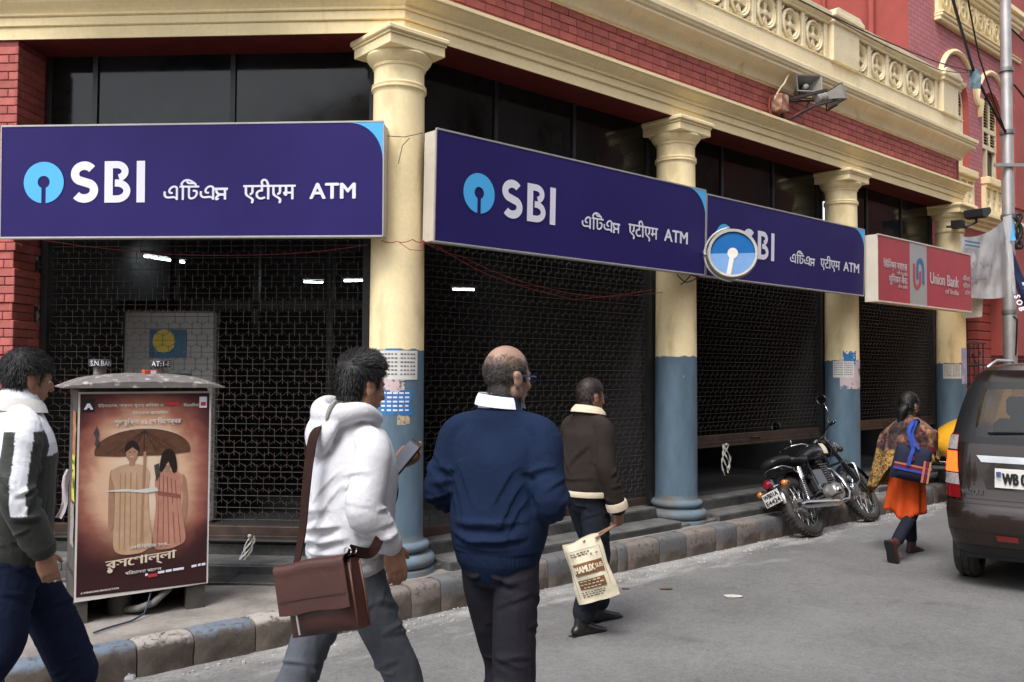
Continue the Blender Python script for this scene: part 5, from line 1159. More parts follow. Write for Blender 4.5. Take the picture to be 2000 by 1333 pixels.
# printed lines
PM = lambda u_, v_: psurf(u_, v_)
def ptext(mbx, s, u0, v0, w, h, bold=0., slant=0.):
    V, Fc, isl = text_polys(s); xs = [p[0] for p in V]; x0, x1 = min(xs), max(xs); wu = w; hz = h/.72/(pz1-pz0)
    for ci, b_ in enumerate(((0, -bold, bold) if bold else (0,))):
        vs = []
        for (a, b2), k in zip(V, isl):
            uu = u0+(a-x0)/(x1-x0)*wu+b_; vv = v0+b2*hz+slant*(uu-u0); vs.append(psurf(uu, vv)+Vector((0, -.0078-.00012*(k % 7)-.0009*ci, 0)))
        mbx.add(vs, Fc)
q = MB()
ptext(q, 'উইন\u09c7ডাজ, অক্ষয় কুমার পা\u09bfরজা ও', .14, .925, .48, .018); ptext(q, '\u09bfন\u09c7ব\u09bfদত', .78, .922, .12, .017); ptext(q, 'উইন\u09c7ডাজ প্র\u09c7যা\u09bfজত', .39, .888, .27, .017)
ptext(q, 'শুভমু\u09bfক্ত ২১ \u09c7শ \u09bfড\u09c7সম্বর', .26, .84, .50, .028, .0012)
ptext(q, 'এক\u09bfট \u09bfম\u09bfষ্টর গল্প...', .39, .222, .30, .018, .0008, .01); ptext(q, 'প\u09bfরচালনা পা\u09c7ভল', .36, .098, .27, .018, .0006, .02)
ptext(q, 'A WINDOWS PRODUCTION', .045, .028, .27, .011, .0008, .02); q.build('lettering', mat('poster_white_print', (.66, .63, .6), rough=.5), POST)
q = MB(); ptext(q, 'রস\u09c7গাল্লা', .22, .135, .52, .052, .004, .045); on_poster(q, pc(.25, .125, .02, .011), .0085); q.build('title_lettering', mat('poster_cream_print', (.70, .60, .48), rough=.5), POST)
q = MB(); on_poster(q, [(.03, .905), (.115, .905), (.115, .965), (.03, .965)], .006); q.build('emblem_ground', mat('print_near_black', (.02, .017, .017), rough=.5), POST)
q = MB(); ptext(q, 'A', .045, .915, .055, .038, .006); q.build('emblem', m_white, POST); q = MB(); on_poster(q, [(.905, .915), (.965, .915), (.965, .972), (.905, .972)], .006); q.build('emblem', m_white, POST)
for pl_, dy_ in (([(.64, .93), (.745, .93), (.745, .95), (.64, .95)], .006), ([(.915, .925), (.957, .925), (.957, .945), (.915, .945)], .0072), ([(.53, .072), (.60, .074), (.60, .09), (.53, .088)], .0072)):
    q = MB(); on_poster(q, pl_, dy_); q.build('red_tag', mat('poster_red_print', (.5, .04, .05), rough=.5), POST)
q = MB()
for (a, w) in ((.51, .018), (.605, .05), (.665, .045), (.72, .085), (.865, .04), (.915, .022), (.945, .03)): on_poster(q, [(a, .080+.05*(a-.5)), (a+w, .082+.05*(a-.5)), (a+w, .094+.05*(a-.5)), (a, .092+.05*(a-.5))], .0072)
q.build('credit_marks', m_white, POST)
# handbills on the left flank
def flank(y0, y1, z0, z1, m_, lab, dx=.004):
    q = MB(); q.grid([[(-dx-.003*abs(math.sin(i*1.7+j)), y0+(y1-y0)*i/4, z0+(z1-z0)*j/5) for i in range(5)] for j in range(6)]); o = q.build('handbill', m_, CAB, smooth=True); o['label'] = lab; return o
flank(.02, .17, .98, 1.25, mat('orange_handbill', (.35, .13, .04), rough=.6, var=.3, vscale=18, col2=(.5, .4, .3), c2amt=.62, c2scale=12), 'orange and grey handbill on the side of the cabinet')
y_ = flank(.015, .15, .72, .99, mat('yellow_handbill', (.55, .52, .06), rough=.6, var=.1), 'yellow handbill on the side of the cabinet', .006)
q = MB(); MF = Matrix(((0, 1, 0, 0), (-1, 0, 0, 0), (0, 0, 1, 0), (0, 0, 0, 1)))
lettering(q, 'LOTUS', -.145, .94, h=.022, w=.12, bold=.002, y=-.0115, M=MF); q.build('lettering', mat('green_print', (.04, .14, .03), rough=.6), y_)
q = MB(); q.add([(-.0118, .06+.022*math.cos(a), .83+.04*math.sin(a)) for a in np.linspace(0, 6.2, 12)]+[], [tuple(range(12))]); q.build('print_figure', mat('print_dim', (.08, .07, .03), rough=.6), y_)
flank(.02, .2, .45, .70, mat('grey_handbill', (.26, .24, .22), rough=.7, var=.3, vscale=30), 'grey tattered handbill low on the side of the cabinet', .005)
# ================================================================== people
def catmull(pts, vals, sub=5):
    P = [np.array(p, float) for p in pts]; V = [np.array(v, float) for v in vals]; n = len(P)
    if n < 3: sub_pts = [P[0]+(P[1]-P[0])*i/sub for i in range(sub+1)]; return sub_pts, [V[0]+(V[1]-V[0])*i/sub for i in range(sub+1)]
    op, ov = [], []
    for i in range(n-1):
        for k in range(sub):
            t = k/sub; out = []
            for A in (P, V):
                a, b, c, d = A[max(i-1, 0)], A[i], A[i+1], A[min(i+2, n-1)]
                out.append(.5*((2*b)+(-a+c)*t+(2*a-5*b+4*c-d)*t*t+(-a+3*b-3*c+d)*t**3))
            op.append(out[0]); ov.append(out[1])
    op.append(P[-1]); ov.append(V[-1]); return op, ov
def loft(mb, pts, radii, front=(0, 1, 0), n=18, sub=5, cap=True):
    """tube of elliptical section; radii (side, front) at each point"""
    rad = [(r, r) if not isinstance(r, (tuple, list)) else r for r in radii]
    P, V = catmull(pts, rad, sub); m = len(P); rings = []; fr = np.array(front, float)
    T = []
    for i in range(m):
        d = P[min(i+1, m-1)]-P[max(i-1, 0)]; T.append(d/(np.linalg.norm(d)+1e-9))
    if cap:
        e0, e1 = min(V[0])*.8, min(V[-1])*.8
        P = [P[0]-T[0]*e0, P[0]-T[0]*e0*.7]+P+[P[-1]+T[-1]*e1*.7, P[-1]+T[-1]*e1]; V = [V[0]*.12, V[0]*.72]+V+[V[-1]*.72, V[-1]*.12]; T = [T[0], T[0]]+T+[T[-1], T[-1]]
    for p, v, d in zip(P, V, T):
        s = np.cross(d, fr); s = s/(np.linalg.norm(s)+1e-9); f = np.cross(s, d)
        rings.append([p+s*v[0]*math.cos(2*math.pi*k/n)+f*v[1]*math.sin(2*math.pi*k/n) for k in range(n)])
    m = len(rings); fs = [(i*n+k, i*n+(k+1) % n, (i+1)*n+(k+1) % n, (i+1)*n+k) for i in range(m-1) for k in range(n)]
    fs += [tuple(reversed(range(n))), tuple((m-1)*n+k for k in range(n))]
    mb.add([q for r in rings for q in r], fs); return mb
def remesh(mb, voxel, smooth=4):
    me = mb.mesh('tmp'); fixnormals(me); ob = bpy.data.objects.new('tmp', me); COL.objects.link(ob)
    md = ob.modifiers.new('r', 'REMESH'); md.mode = 'VOXEL'; md.voxel_size = voxel
    if smooth: ms = ob.modifiers.new('s', 'SMOOTH'); ms.factor = .5; ms.iterations = smooth
    dg = bpy.context.evaluated_depsgraph_get(); ev = bpy.data.meshes.new_from_object(ob.evaluated_get(dg))
    V = np.zeros(len(ev.vertices)*3); ev.vertices.foreach_get('co', V); V = V.reshape(-1, 3); Fq = [tuple(p.vertices) for p in ev.polygons]
    bpy.data.objects.remove(ob); bpy.data.meshes.remove(me); bpy.data.meshes.remove(ev); return V, Fq
def vnormals(V, Fq):
    Fa = np.array([f if len(f) == 4 else (*f, f[-1]) for f in Fq]); a = V[Fa[:, 2]]-V[Fa[:, 0]]; b = V[Fa[:, 3]]-V[Fa[:, 1]]; n = np.cross(a, b); N = np.zeros_like(V)
    for k in range(4): np.add.at(N, Fa[:, k], n)
    return N/(np.linalg.norm(N, axis=1)[:, None]+1e-12)
def ridged(P, sc, seed=0., p=2.):
    Q = P*np.array(sc)+seed; w = vnoise(Q*.6+31.7); return (1-np.abs(vnoise(Q+w[:, None]*.55)))**p
def mesh_from(V, Fq, name, m, parent, color=None):
    me = bpy.data.meshes.new(name); me.from_pydata([tuple(v) for v in V], [], Fq); me.materials.append(m)
    o = bpy.data.objects.new(name, me); COL.objects.link(o); o.parent = parent; shade(me)
    if color is not None:
        at_ = me.color_attributes.new('tint', 'FLOAT_COLOR', 'POINT'); at_.data.foreach_set('color', np.c_[color, np.ones(len(color))].astype(np.float32).ravel())
    return o
def garment(name, mb, m, parent, voxel=.0075, smooth=5, folds=None, color=None, thick=0):
    V, Fq = remesh(mb, voxel, smooth); N = vnormals(V, Fq)
    if folds is not None: V = V+N*folds(V, N)[:, None]
    return mesh_from(V, Fq, name, m, parent, color(V, N) if color else None)
def hand(mb, wrist, d, palm, thumb, curl=25., spread=0., s=1., curls=None):
    w = np.array(wrist, float); d = np.array(d, float); d /= np.linalg.norm(d); palm = np.array(palm, float); palm -= d*(palm@d); palm /= np.linalg.norm(palm)
    th = np.cross(d, palm); th = th if th@np.array(thumb) > 0 else -th
    loft(mb, [w-d*.03*s, w+d*.01*s, w+d*.045*s, w+d*.088*s], [(.027*s, .021*s), (.03*s, .021*s), (.041*s, .018*s), (.040*s, .013*s)], palm, 14, 3)
    for k, (off, L) in enumerate(((.030, .074), (.010, .082), (-.010, .076), (-.029, .060))):
        c = (curls[k] if curls else curl)*1.; p = w+d*.086*s+th*off*s; dd = d+th*spread*off*8; dd /= np.linalg.norm(dd); pts = [p-d*.02*s, p]; a = R(c*.6)
        for q, f in enumerate((.45, .31, .24)):
            v = dd*math.cos(a)+palm*math.sin(a); p = p+v*L*f*s; pts.append(p); a += R(c*(1.0 if q == 0 else .8))
        loft(mb, pts, [.0092*s, .0092*s, .0086*s, .0078*s, .0066*s], palm, 10, 3)
    p = w+d*.022*s+th*.026*s+palm*.006*s; v1 = d*.62+th*.62+palm*.32; v1 /= np.linalg.norm(v1); v2 = d*.85+th*.25+palm*.42; v2 /= np.linalg.norm(v2)
    loft(mb, [p-v1*.018*s, p, p+v1*.038*s, p+v1*.038*s+v2*.032*s], [.014*s, .014*s, .0105*s, .0078*s], palm, 10, 3)
def head_shape(mb, M, neck_base, s=1., beard=0.):
    E_ = lambda c, r: mb.ell(M @ Vector([x*s for x in c]), [x*s for x in r], 20, 14, M.to_3x3())
    E_((0, -.012, .025), (.076, .097, .092)); E_((0, .008, .0), (.071, .084, .09)); E_((0, .032, -.045), (.059, .06, .072)); E_((0, .046, -.090), (.036, .04, .030)); E_((0, .02, -.075), (.055, .055, .04))
    E_((0, .098, -.030), (.011, .018, .026)); E_((0, .106, -.046), (.015, .015, .012)); E_((0, .080, .008), (.046, .017, .011)); E_((0, .086, -.077), (.022, .013, .010))
    for sx in (-1, 1):
        E_((sx*.036, .070, -.042), (.019, .02, .018)); E_((sx*.081, -.010, -.022), (.010, .022, .033)); E_((sx*.085, -.018, -.004), (.009, .018, .019)); E_((sx*.058, .0, -.065), (.016, .028, .03))
    a = M @ Vector((0, -.022*s, -.05*s)); loft(mb, [tuple(a), tuple((Vector(neck_base)+a)*.5+Vector((0, .0, 0))), tuple(neck_base)], [(.056*s, .060*s), (.057*s, .06*s), (.068*s, .066*s)], (0, 1, 0), 18, 4)
def hair(headV, headF, M, s, mask, thick, m, parent, n=2500, L=.02, down=.5, tw=.0012, seed=1, name='hair', jitter=.6, flow=None, shell=True):
    """short scalp shell grown from the head mesh, with loose strands on top"""
    rng = np.random.default_rng(seed); N = vnormals(headV, headF); Mi = np.array(M.inverted()); loc = (np.c_[headV, np.ones(len(headV))] @ Mi.T)[:, :3]/s
    ear = (np.abs(loc[:, 0]) > .0715) & (loc[:, 2] < .016) & (loc[:, 2] > -.07) & (loc[:, 1] > -.038) & (loc[:, 1] < .03); mk = np.where(ear, -1, mask(loc)); keep = mk > 0; th = thick(loc)*np.clip(mk*3, 0, 1)
    nz = fbm(loc*38+seed*5, 3); V2 = headV+N*(th*(1+.28*nz)+.0008)[:, None]
    Fk = [f for f in headF if all(keep[i] for i in f)]
    if not Fk: return None
    used = sorted({i for f in Fk for i in f}); mp = {i: k for k, i in enumerate(used)}
    mbx = MB()
    if shell: mbx.add([tuple(V2[i]) for i in used]+[tuple(headV[i]-N[i]*.002) for i in used], [tuple(mp[i] for i in f) for f in Fk])
    cen = np.array([V2[list(f)].mean(0) for f in Fk]); cn = np.array([N[list(f)].mean(0) for f in Fk]); cl = np.array([loc[list(f)].mean(0) for f in Fk])
    idx = rng.integers(0, len(Fk), n); vs = []; fs = []
    Mr = np.array(M.to_3x3())
    for k in idx:
        p = cen[k]+rng.normal(0, .001, 3); nn = cn[k]; g = np.array([0, 0, -1.]); fl = (Mr@np.array(flow(cl[k]))) if flow else g*down
        d = nn*.55+fl+rng.normal(0, jitter*.4, 3); d -= nn*min(0, d@nn)*1.0; d /= np.linalg.norm(d)+1e-9; LL = L*rng.uniform(.5, 1.25)
        sd = np.cross(d, nn); sd /= np.linalg.norm(sd)+1e-9; p2 = p+d*LL*.55; p3 = p2+(d*.8+g*.45)*LL*.45; w = tw*rng.uniform(.6, 1.3); b = len(vs)
        vs += [p-sd*w-nn*.001, p+sd*w-nn*.001, p2-sd*w*.8, p2+sd*w*.8, p3]; fs += [(b, b+1, b+3, b+2), (b+2, b+3, b+4)]
    mbx.add(vs, fs); o = mbx.build(name, m, parent, smooth=True); return o
def skin_mat(name, c): return mat(name, c, rough=.52, var=.10, vscale=22, fine=.05, bump=.12, bscale=220, spec=.35, col2=tuple(x*.72 for x in c), c2amt=.62, c2scale=12)
def fabric(name, c, rough=.9, var=.08, bump=.35, bscale=420, **k): return mat(name, c, rough=rough, var=var, vscale=9, fine=.05, bump=bump, bscale=bscale, spec=.12, wrinkle=.004, **k)
m_hair = mat('black_hair', (.007, .0065, .0065), rough=.5, var=.4, vscale=90, spec=.28); m_hairgrey = mat('cropped_greying_hair', (.045, .038, .034), rough=.6, var=.5, vscale=90); m_hairbrown = mat('brown_black_hair', (.022, .013, .011), rough=.5, var=.3, vscale=60)
m_eye = mat('eye_white', (.6, .57, .53), rough=.2, var=0)
def eyes(parent, M, s=1.):
    for sx in (-1, 1):
        q = MB(); q.ell(M @ Vector((sx*.030*s, .078*s, -.012*s)), (.0125*s, .0115*s, .0095*s), 12, 8, M.to_3x3()); o = q.build('eye', m_eye, parent, smooth=True)
        q = MB(); q.ell(M @ Vector((sx*.030*s, .0875*s, -.012*s)), (.0055*s, .003*s, .0055*s), 10, 6, M.to_3x3()); q.build('iris', mat('dark_iris', (.012, .008, .006), rough=.15), o, smooth=True)
def person(loc, heading, label, name='person'):
    return empty(name, loc, -heading, label, 'person')
def headM(c, yaw=0., pitch=0., roll=0.): return Matrix.Translation(c) @ Matrix.Rotation(-yaw, 4, 'Z') @ Matrix.Rotation(pitch, 4, 'X') @ Matrix.Rotation(roll, 4, 'Y')
def body_mesh(P, skin, e, voxel=.0055):
    """one continuous body: head, neck, trunk, arms with hands, legs; kept just inside the clothes"""
    mb = MB(); M = P['head']; s = P.get('hs', 1.); nb = Vector(P['neck']); head_shape(mb, M, nb, s)
    ch, wa, pe = [Vector(P[k]) for k in ('chest', 'waist', 'pelvis')]; k = P.get('girth', 1.)
    loft(mb, [tuple(nb+Vector((0, 0, .01))), tuple((nb+ch)/2+Vector((0, -.01, .0))), tuple(ch), tuple(wa), tuple(pe)], [(.055, .055), (.085*k, .055*k), (.13*k, .09*k), (.125*k, .09*k), (.13*k, .095*k)], (0, 1, 0), 20, 5)
    for sd in 'LR':
        sh, el, wr = [Vector(P[q+sd]) for q in ('sh', 'el', 'wr')]; loft(mb, [tuple(ch+(sh-ch)*.45), tuple(sh), tuple((sh+el)/2), tuple(el), tuple((el+wr)/2), tuple(wr)], [.04, .045, .042, .034, .033, .025], (0, 1, .01), 12, 4)
        h = P['hand'+sd]; hand(mb, wr, h[0], h[1], h[2], h[3], s=P.get('handscale', 1.), curls=h[4] if len(h) > 4 else None)
        hp, kn, an = [Vector(P[q+sd]) for q in ('hp', 'kn', 'an')]; loft(mb, [tuple(pe), tuple(hp), tuple((hp+kn)/2), tuple(kn), tuple((kn+an)/2), tuple(an)], [.05, .07, .062, .046, .044, .032], (0, 1, .01), 12, 4)
    V, Fq = remesh(mb, voxel, 3); o = mesh_from(V, Fq, 'body', skin, e)
    eyes(o, M, s); return o, V, Fq
def head_only(P): 
    mb = MB(); head_shape(mb, P['head'], Vector(P['neck']), P.get('hs', 1.)); return remesh(mb, .0055, 3)
def shoe(e, an, toe, m, name='shoe', h=.075, sole=True):
    an = Vector(an); toe = Vector(toe); d = toe-an; d.normalize(); up = Vector((0, 0, 1))-d*d.z; up.normalize(); hl = an-d*.055-up*.04; mb = MB()
    base = an-up*.055
    loft(mb, [tuple(base-d*.05), tuple(base+d*.03+up*.008), tuple(base+d*.11), tuple(base+d*.175-up*.008), tuple(base+d*.20-up*.012)], [(.034, .034), (.036, .042), (.043, .032), (.04, .024), (.03, .018)], tuple(up), 14, 4)
    loft(mb, [tuple(an-up*.04-d*.012), tuple(an+up*.025-d*.008)], [(.038, .046), (.04, .046)], tuple(d), 14, 3)
    V, Fq = remesh(mb, .007, 4); V[:, 2] = np.where((V[:, 2] < float(base.z)-.03) & (abs(d.z) < .3), float(base.z)-.03, V[:, 2]); o = mesh_from(V, Fq, name, m, e)
    if sole:
        s_ = MB(); MM = Matrix(((d.x, d.cross(up).x*-1, up.x, 0), (d.y, d.cross(up).y*-1, up.y, 0), (d.z, d.cross(up).z*-1, up.z, 0), (0, 0, 0, 1))); out = [(-.085, -.03), (-.06, -.036), (.02, -.034), (.1, -.044), (.17, -.04), (.21, -.02), (.215, .0), (.21, .02), (.17, .042), (.1, .046), (.02, .036), (-.06, .036), (-.085, .03)]
        vs = [base-up*.028+d*x+d.cross(up)*y for x, y in out]+[base-up*.048+d*x+d.cross(up)*y for x, y in out]; n = len(out); s_.add(vs, [tuple(range(n)), tuple(range(2*n-1, n-1, -1))]+[(i, i+n, (i+1) % n+n, (i+1) % n) for i in range(n)]); s_.build('sole', mat('black_rubber', (.015, .015, .015), rough=.7), o)
    return o
def fold_lines(V, lines):
    """cloth creases: each line (p0, mid, p1, height, width) raises a soft ridge with a trough beside it"""
    d = np.zeros(len(V))
    for p0, pm, p1, amp, w in lines:
        p0, pm, p1 = [np.array(p, float) for p in (p0, pm, p1)]; T = np.linspace(0, 1, 15)[:, None]; C = (1-T)**2*p0+2*T*(1-T)*pm+T*T*p1
        box = np.all((V > C.min(0)-3.2*w) & (V < C.max(0)+3.2*w), axis=1); I = np.nonzero(box)[0]
        if not len(I): continue
        Q = V[I]; best = np.full(len(I), 9.); tt = np.zeros(len(I)); sgn = np.zeros(len(I))
        for k in range(14):
            a, b = C[k], C[k+1]; ab = b-a; u = np.clip(((Q-a)@ab)/(ab@ab), 0, 1); off = Q-(a+u[:, None]*ab); D = np.linalg.norm(off, axis=1); m = D < best; best[m] = D[m]; tt[m] = (k+u[m])/14; sgn[m] = off[m, 2]
        env = np.sin(np.clip(tt, .0, 1)*math.pi)**.7; x = best/w; up = np.where(sgn > 0, 1., .62)
        d[I] += amp*env*(np.exp(-(x/up)**2)-.55*np.exp(-((x-1.35)/.8)**2)*(sgn < 0))
    return d
def ring_folds(c0, c1, r, n, amp, w, seed, a0=0., a1=360., tilt=.03, arc=110):
    """creases part of the way round a limb between c0 and c1"""
    rng = random.Random(seed); c0, c1 = Vector(c0), Vector(c1); ax = (c1-c0).normalized(); s = ax.cross(Vector((0, 1, .01))).normalized(); f = s.cross(ax); out = []
    for k in range(n):
        c = c0+(c1-c0)*((k+rng.uniform(.2, .8))/n); a = R(rng.uniform(a0, a1)); h = R(arc/2*rng.uniform(.6, 1.1)); tl = rng.uniform(-tilt, tilt)
        P = [c+(s*math.cos(a+q*h)+f*math.sin(a+q*h))*r*(1.25 if q == 0 else 1)+ax*tl*q for q in (-1, 0, 1)]; out.append((tuple(P[0]), tuple(P[1]), tuple(P[2]), amp*rng.uniform(.6, 1.2), w*rng.uniform(.7, 1.3)))
    return out
def trousers(e, P, m, wst=(.168, .118), thigh=.088, knee=.07, hem=.066, zhem=None, folds=None, color=None, zw=None, voxel=.0075, seat=.0):
    mb = MB(); pe = Vector(P['pelvis']); wa = Vector(P['waist']); top = wa+(pe-wa)*.3 if zw is None else Vector((wa.x, wa.y, zw))
    loft(mb, [tuple(top), tuple(pe+Vector((0, 0, .03))), tuple(pe+Vector((0, -seat, -.05)))], [wst, (wst[0]+.004, wst[1]+.010), (wst[0]-.005, wst[1]+.005)], (0, 1, 0), 24, 4)
    for sd in 'LR':
        hp, kn, an = [Vector(P[q+sd]) for q in ('hp', 'kn', 'an')]
        loft(mb, [tuple(hp+Vector((0, 0, .05))), tuple(hp+(kn-hp)*.3), tuple(hp+(kn-hp)*.7), tuple(kn), tuple(kn+(an-kn)*.45), tuple(kn+(an-kn)*.88)], [(thigh*.96, thigh*1.06), (thigh, thigh*1.05), ((thigh+knee)/2, (thigh+knee)/2), knee, (knee+hem)/2+.002, hem], (0, 1, .01), 18, 5, cap=True)
    def fo(V, N):
        d = .006*(ridged(V, (7, 7, 2.6), 2.2)-.45); L_ = []
        for sd, s_ in (('L', -1), ('R', 1)):
            hp, kn, an = [Vector(P[q+sd]) for q in ('hp', 'kn', 'an')]
            L_ += ring_folds(hp+(kn-hp)*.12, hp+(kn-hp)*.6, thigh, 6, .007, .013, 3+s_, 0, 360, .06, 120)+ring_folds(hp+(kn-hp)*.72, kn+(an-kn)*.25, knee, 8, .009, .011, 5+s_, 0, 360, .035, 130)+ring_folds(kn+(an-kn)*.5, kn+(an-kn)*.9, hem, 6, .007, .011, 9+s_)
            L_ += [((s_*.01, pe.y-wst[1]*.9, pe.z-.05), (s_*.07, pe.y-wst[1]*1.05, pe.z-.10), (s_*.145, pe.y-wst[1]*.4, pe.z-.06-.02*k), .006, .012) for k in range(3)]
        d = d+fold_lines(V, L_)
        return d if folds is None else d+folds(V, N)
    return garment('trousers', mb, m, e, voxel, 4, fo, color)
def anchor(px, Y, heading):
    x = (px-1000)/F_PX*Y; base = Vector((x, Y, 0)); c, s = math.cos(heading), math.sin(heading)
    def loc(px_, py_, Y_):
        p = at(px_, py_, Y_); dx, dy = p[0]-x, p[1]-Y; return Vector((dx*c-dy*s, dx*s+dy*c, p[2]))
    return base, loc
def sleeve(mb, sh, el, wr, r=(.078, .068, .058, .052, .046), cuff=None):
    sh, el, wr = Vector(sh), Vector(el), Vector(wr); inn = sh*1.0; inn.x *= .45; inn.z += .045
    loft(mb, [tuple(inn), tuple(sh), tuple(sh+(el-sh)*.5), tuple(el), tuple(el+(wr-el)*.55), tuple(wr+(wr-el).normalized()*.0)], [r[0]*.72, r[0]*.95, r[1], r[2], r[3], r[4]], (0, 1, .01), 18, 5)
skinA = skin_mat('brown_skin', (.32, .165, .105)); skinB = skin_mat('light_brown_skin', (.31, .195, .145)); skinC = skin_mat('dark_brown_skin', (.25, .125, .08))

# ---------------------------------------------------------------- man in the white hoodie
h1 = R(50); b1_, l1 = anchor(684, 3.23, h1)
P1 = person(b1_, h1, 'man in white hoodie and grey jeans walking away while holding up a phone')
J1 = dict(pelvis=(0, -.01, .97), waist=(0, .01, 1.10), chest=(0, .02, 1.33), neck=(0, .015, 1.50), head=headM((0, .05, 1.612), R(-4), R(-8)), hs=.92,
          shR=(.165, .0, 1.385), elR=(.215, -.06, 1.185), wrR=(.215, .05, 1.05), shL=(-.165, .015, 1.385), elL=(-.235, .10, 1.19), wrL=(-.115, .255, 1.285),
          handR=((.02, .25, -1), (-1, .2, 0), (0, 1, 0), 22), handL=((.42, .85, .30), (.25, -.35, 1), (-1, 0, .2), 38, (30, 38, 42, 46)),
          hpL=(-.076, 0, .93), knL=(-.10, -.15, .53), anL=(-.10, -.42, .16), hpR=(.076, .0, .93), knR=(.09, .19, .52), anR=(.085, .24, .10))
B1, V1, F1 = body_mesh(J1, skinA, P1, .005)
HV, HF = head_only(J1)
def mk_short(l):   # hairline: crown, back and sides above the ear, nape
    x, y, z = l[:, 0], l[:, 1], l[:, 2]; front = .062-.25*np.maximum(0, .05-z)
    m = np.minimum.reduce([front-y, z-np.where(y < -.03, -.072, np.where(y < .03, -.018+.25*np.maximum(0, y), .035))])/.02
    return m+.15*vnoise(l*60)
hair(HV, HF, J1['head'], J1['hs'], mk_short, lambda l: .006+.010*np.clip(l[:, 2]/.1, 0, 1), m_hair, B1, 9000, .027, .25, .0012, 3, flow=lambda q: (0, .9 if q[2] > .05 else -.15, .25 if q[2] > .06 else -1.1), jitter=.6)
mh = fabric('white_fleece', (.56, .565, .60), var=.04, bscale=600, bump=.2)
mb = MB(); loft(mb, [(0, -.005, .955), (0, -.005, 1.0), (0, 0, 1.07), (0, .01, 1.2), (0, .02, 1.31), (0, .015, 1.40), (0, .005, 1.455), (0, .01, 1.50)], [(.172, .132), (.178, .137), (.192, .15), (.194, .15), (.194, .145), (.170, .118), (.118, .095), (.085, .08)], (0, 1, 0), 28, 5)
sleeve(mb, J1['shR'], J1['elR'], J1['wrR'], (.066, .066, .064, .060, .044)); sleeve(mb, J1['shL'], J1['elL'], (-.135, .22, 1.272), (.066, .064, .060, .054, .042))
# hood lying on the back
loft(mb, [(.085, .065, 1.485), (.115, -.01, 1.515), (.075, -.075, 1.505), (0, -.098, 1.495), (-.075, -.075, 1.515), (-.115, -.01, 1.535), (-.085, .07, 1.50)], [(.028, .026), (.036, .034), (.04, .042), (.042, .05), (.04, .045), (.034, .034), (.026, .024)], (0, 0, 1), 14, 5)
loft(mb, [(0, -.085, 1.50), (0, -.118, 1.44), (.0, -.125, 1.385), (.0, -.118, 1.36)], [(.10, .032), (.098, .036), (.07, .03), (.035, .02)], (0, 1, 0), 18, 4)
F1L = ring_folds((.185, -.02, 1.30), (.215, -.05, 1.16), .066, 5, .010, .015, 21, 150, 330, .05, 130)+ring_folds((.215, -.045, 1.17), (.213, .03, 1.075), .060, 7, .011, .011, 22, 0, 360, .03, 150)
F1L += [((.13, -.10, 1.31), (.07, -.17, 1.26), (-.02, -.15, 1.17), .008, .018), ((.15, -.09, 1.27), (.10, -.17, 1.20), (.02, -.15, 1.12), .008, .016), ((-.14, -.09, 1.30), (-.08, -.17, 1.24), (.0, -.15, 1.2), .006, .018), ((-.15, -.09, 1.22), (-.10, -.17, 1.17), (-.02, -.15, 1.14), .007, .016)]
F1L += [((x0, -.10, z0), (x0+.11, -.185, z0-.02+dz), (x0+.22, -.09, z0+dz), a_, w_) for x0, z0, dz, a_, w_ in ((-.17, 1.115, .03, .012, .017), (-.10, 1.075, .045, .014, .018), (-.16, 1.045, .02, .013, .016), (-.05, 1.03, .05, .012, .015), (-.12, 1.155, .02, .009, .018), (.0, 1.10, .03, .010, .015), (-.08, 1.008, .02, .010, .012))]
F1L += [((.175, -.05, z0), (.20, -.02, z0-.02), (.17, .09, z0+.03), .010, .015) for z0 in (1.02, 1.065, 1.11)]
def fold1(V, N):
    x, y, z = V[:, 0], V[:, 1], V[:, 2]; arm = np.abs(x) > .185
    return 1.2*fold_lines(V, F1L)+.004*(ridged(V, (3, 3, 4), 4.4, 2)-.45)+np.where((z < .985) & ~arm, -.006, 0)
H1 = garment('hoodie', mb, mh, P1, .0065, 6, fold1)
mb = MB(); loft(mb, [tuple(l1(655, 786, 3.13)), tuple(l1(647, 795, 3.115)), tuple(l1(641, 810, 3.105)), tuple(l1(637, 826, 3.105))], [(.022, .008), (.026, .010), (.016, .009), (.005, .005)], (-.3, -1, 0), 12, 5); garment('hood_lining', mb, fabric('grey_lining', (.26, .25, .235), var=.15), P1, .006, 3)
d1_ = (Vector(J1['wrR'])-Vector(J1['elR'])).normalized()
mj = fabric('faded_black_denim', (.078, .085, .102), var=.18, bscale=700, col2=(.12, .135, .165), c2amt=.55, c2scale=2.4, c2sharp=.2)
trousers(P1, J1, mj, (.150, .110), .080, .072, .068, voxel=.007)
shoe(P1, J1['anL'], (-.10, -.25, .02), mat('grey_shoe', (.05, .05, .05))); shoe(P1, J1['anR'], (.09, .45, .09), mat('grey_shoe', (.05, .05, .05)))
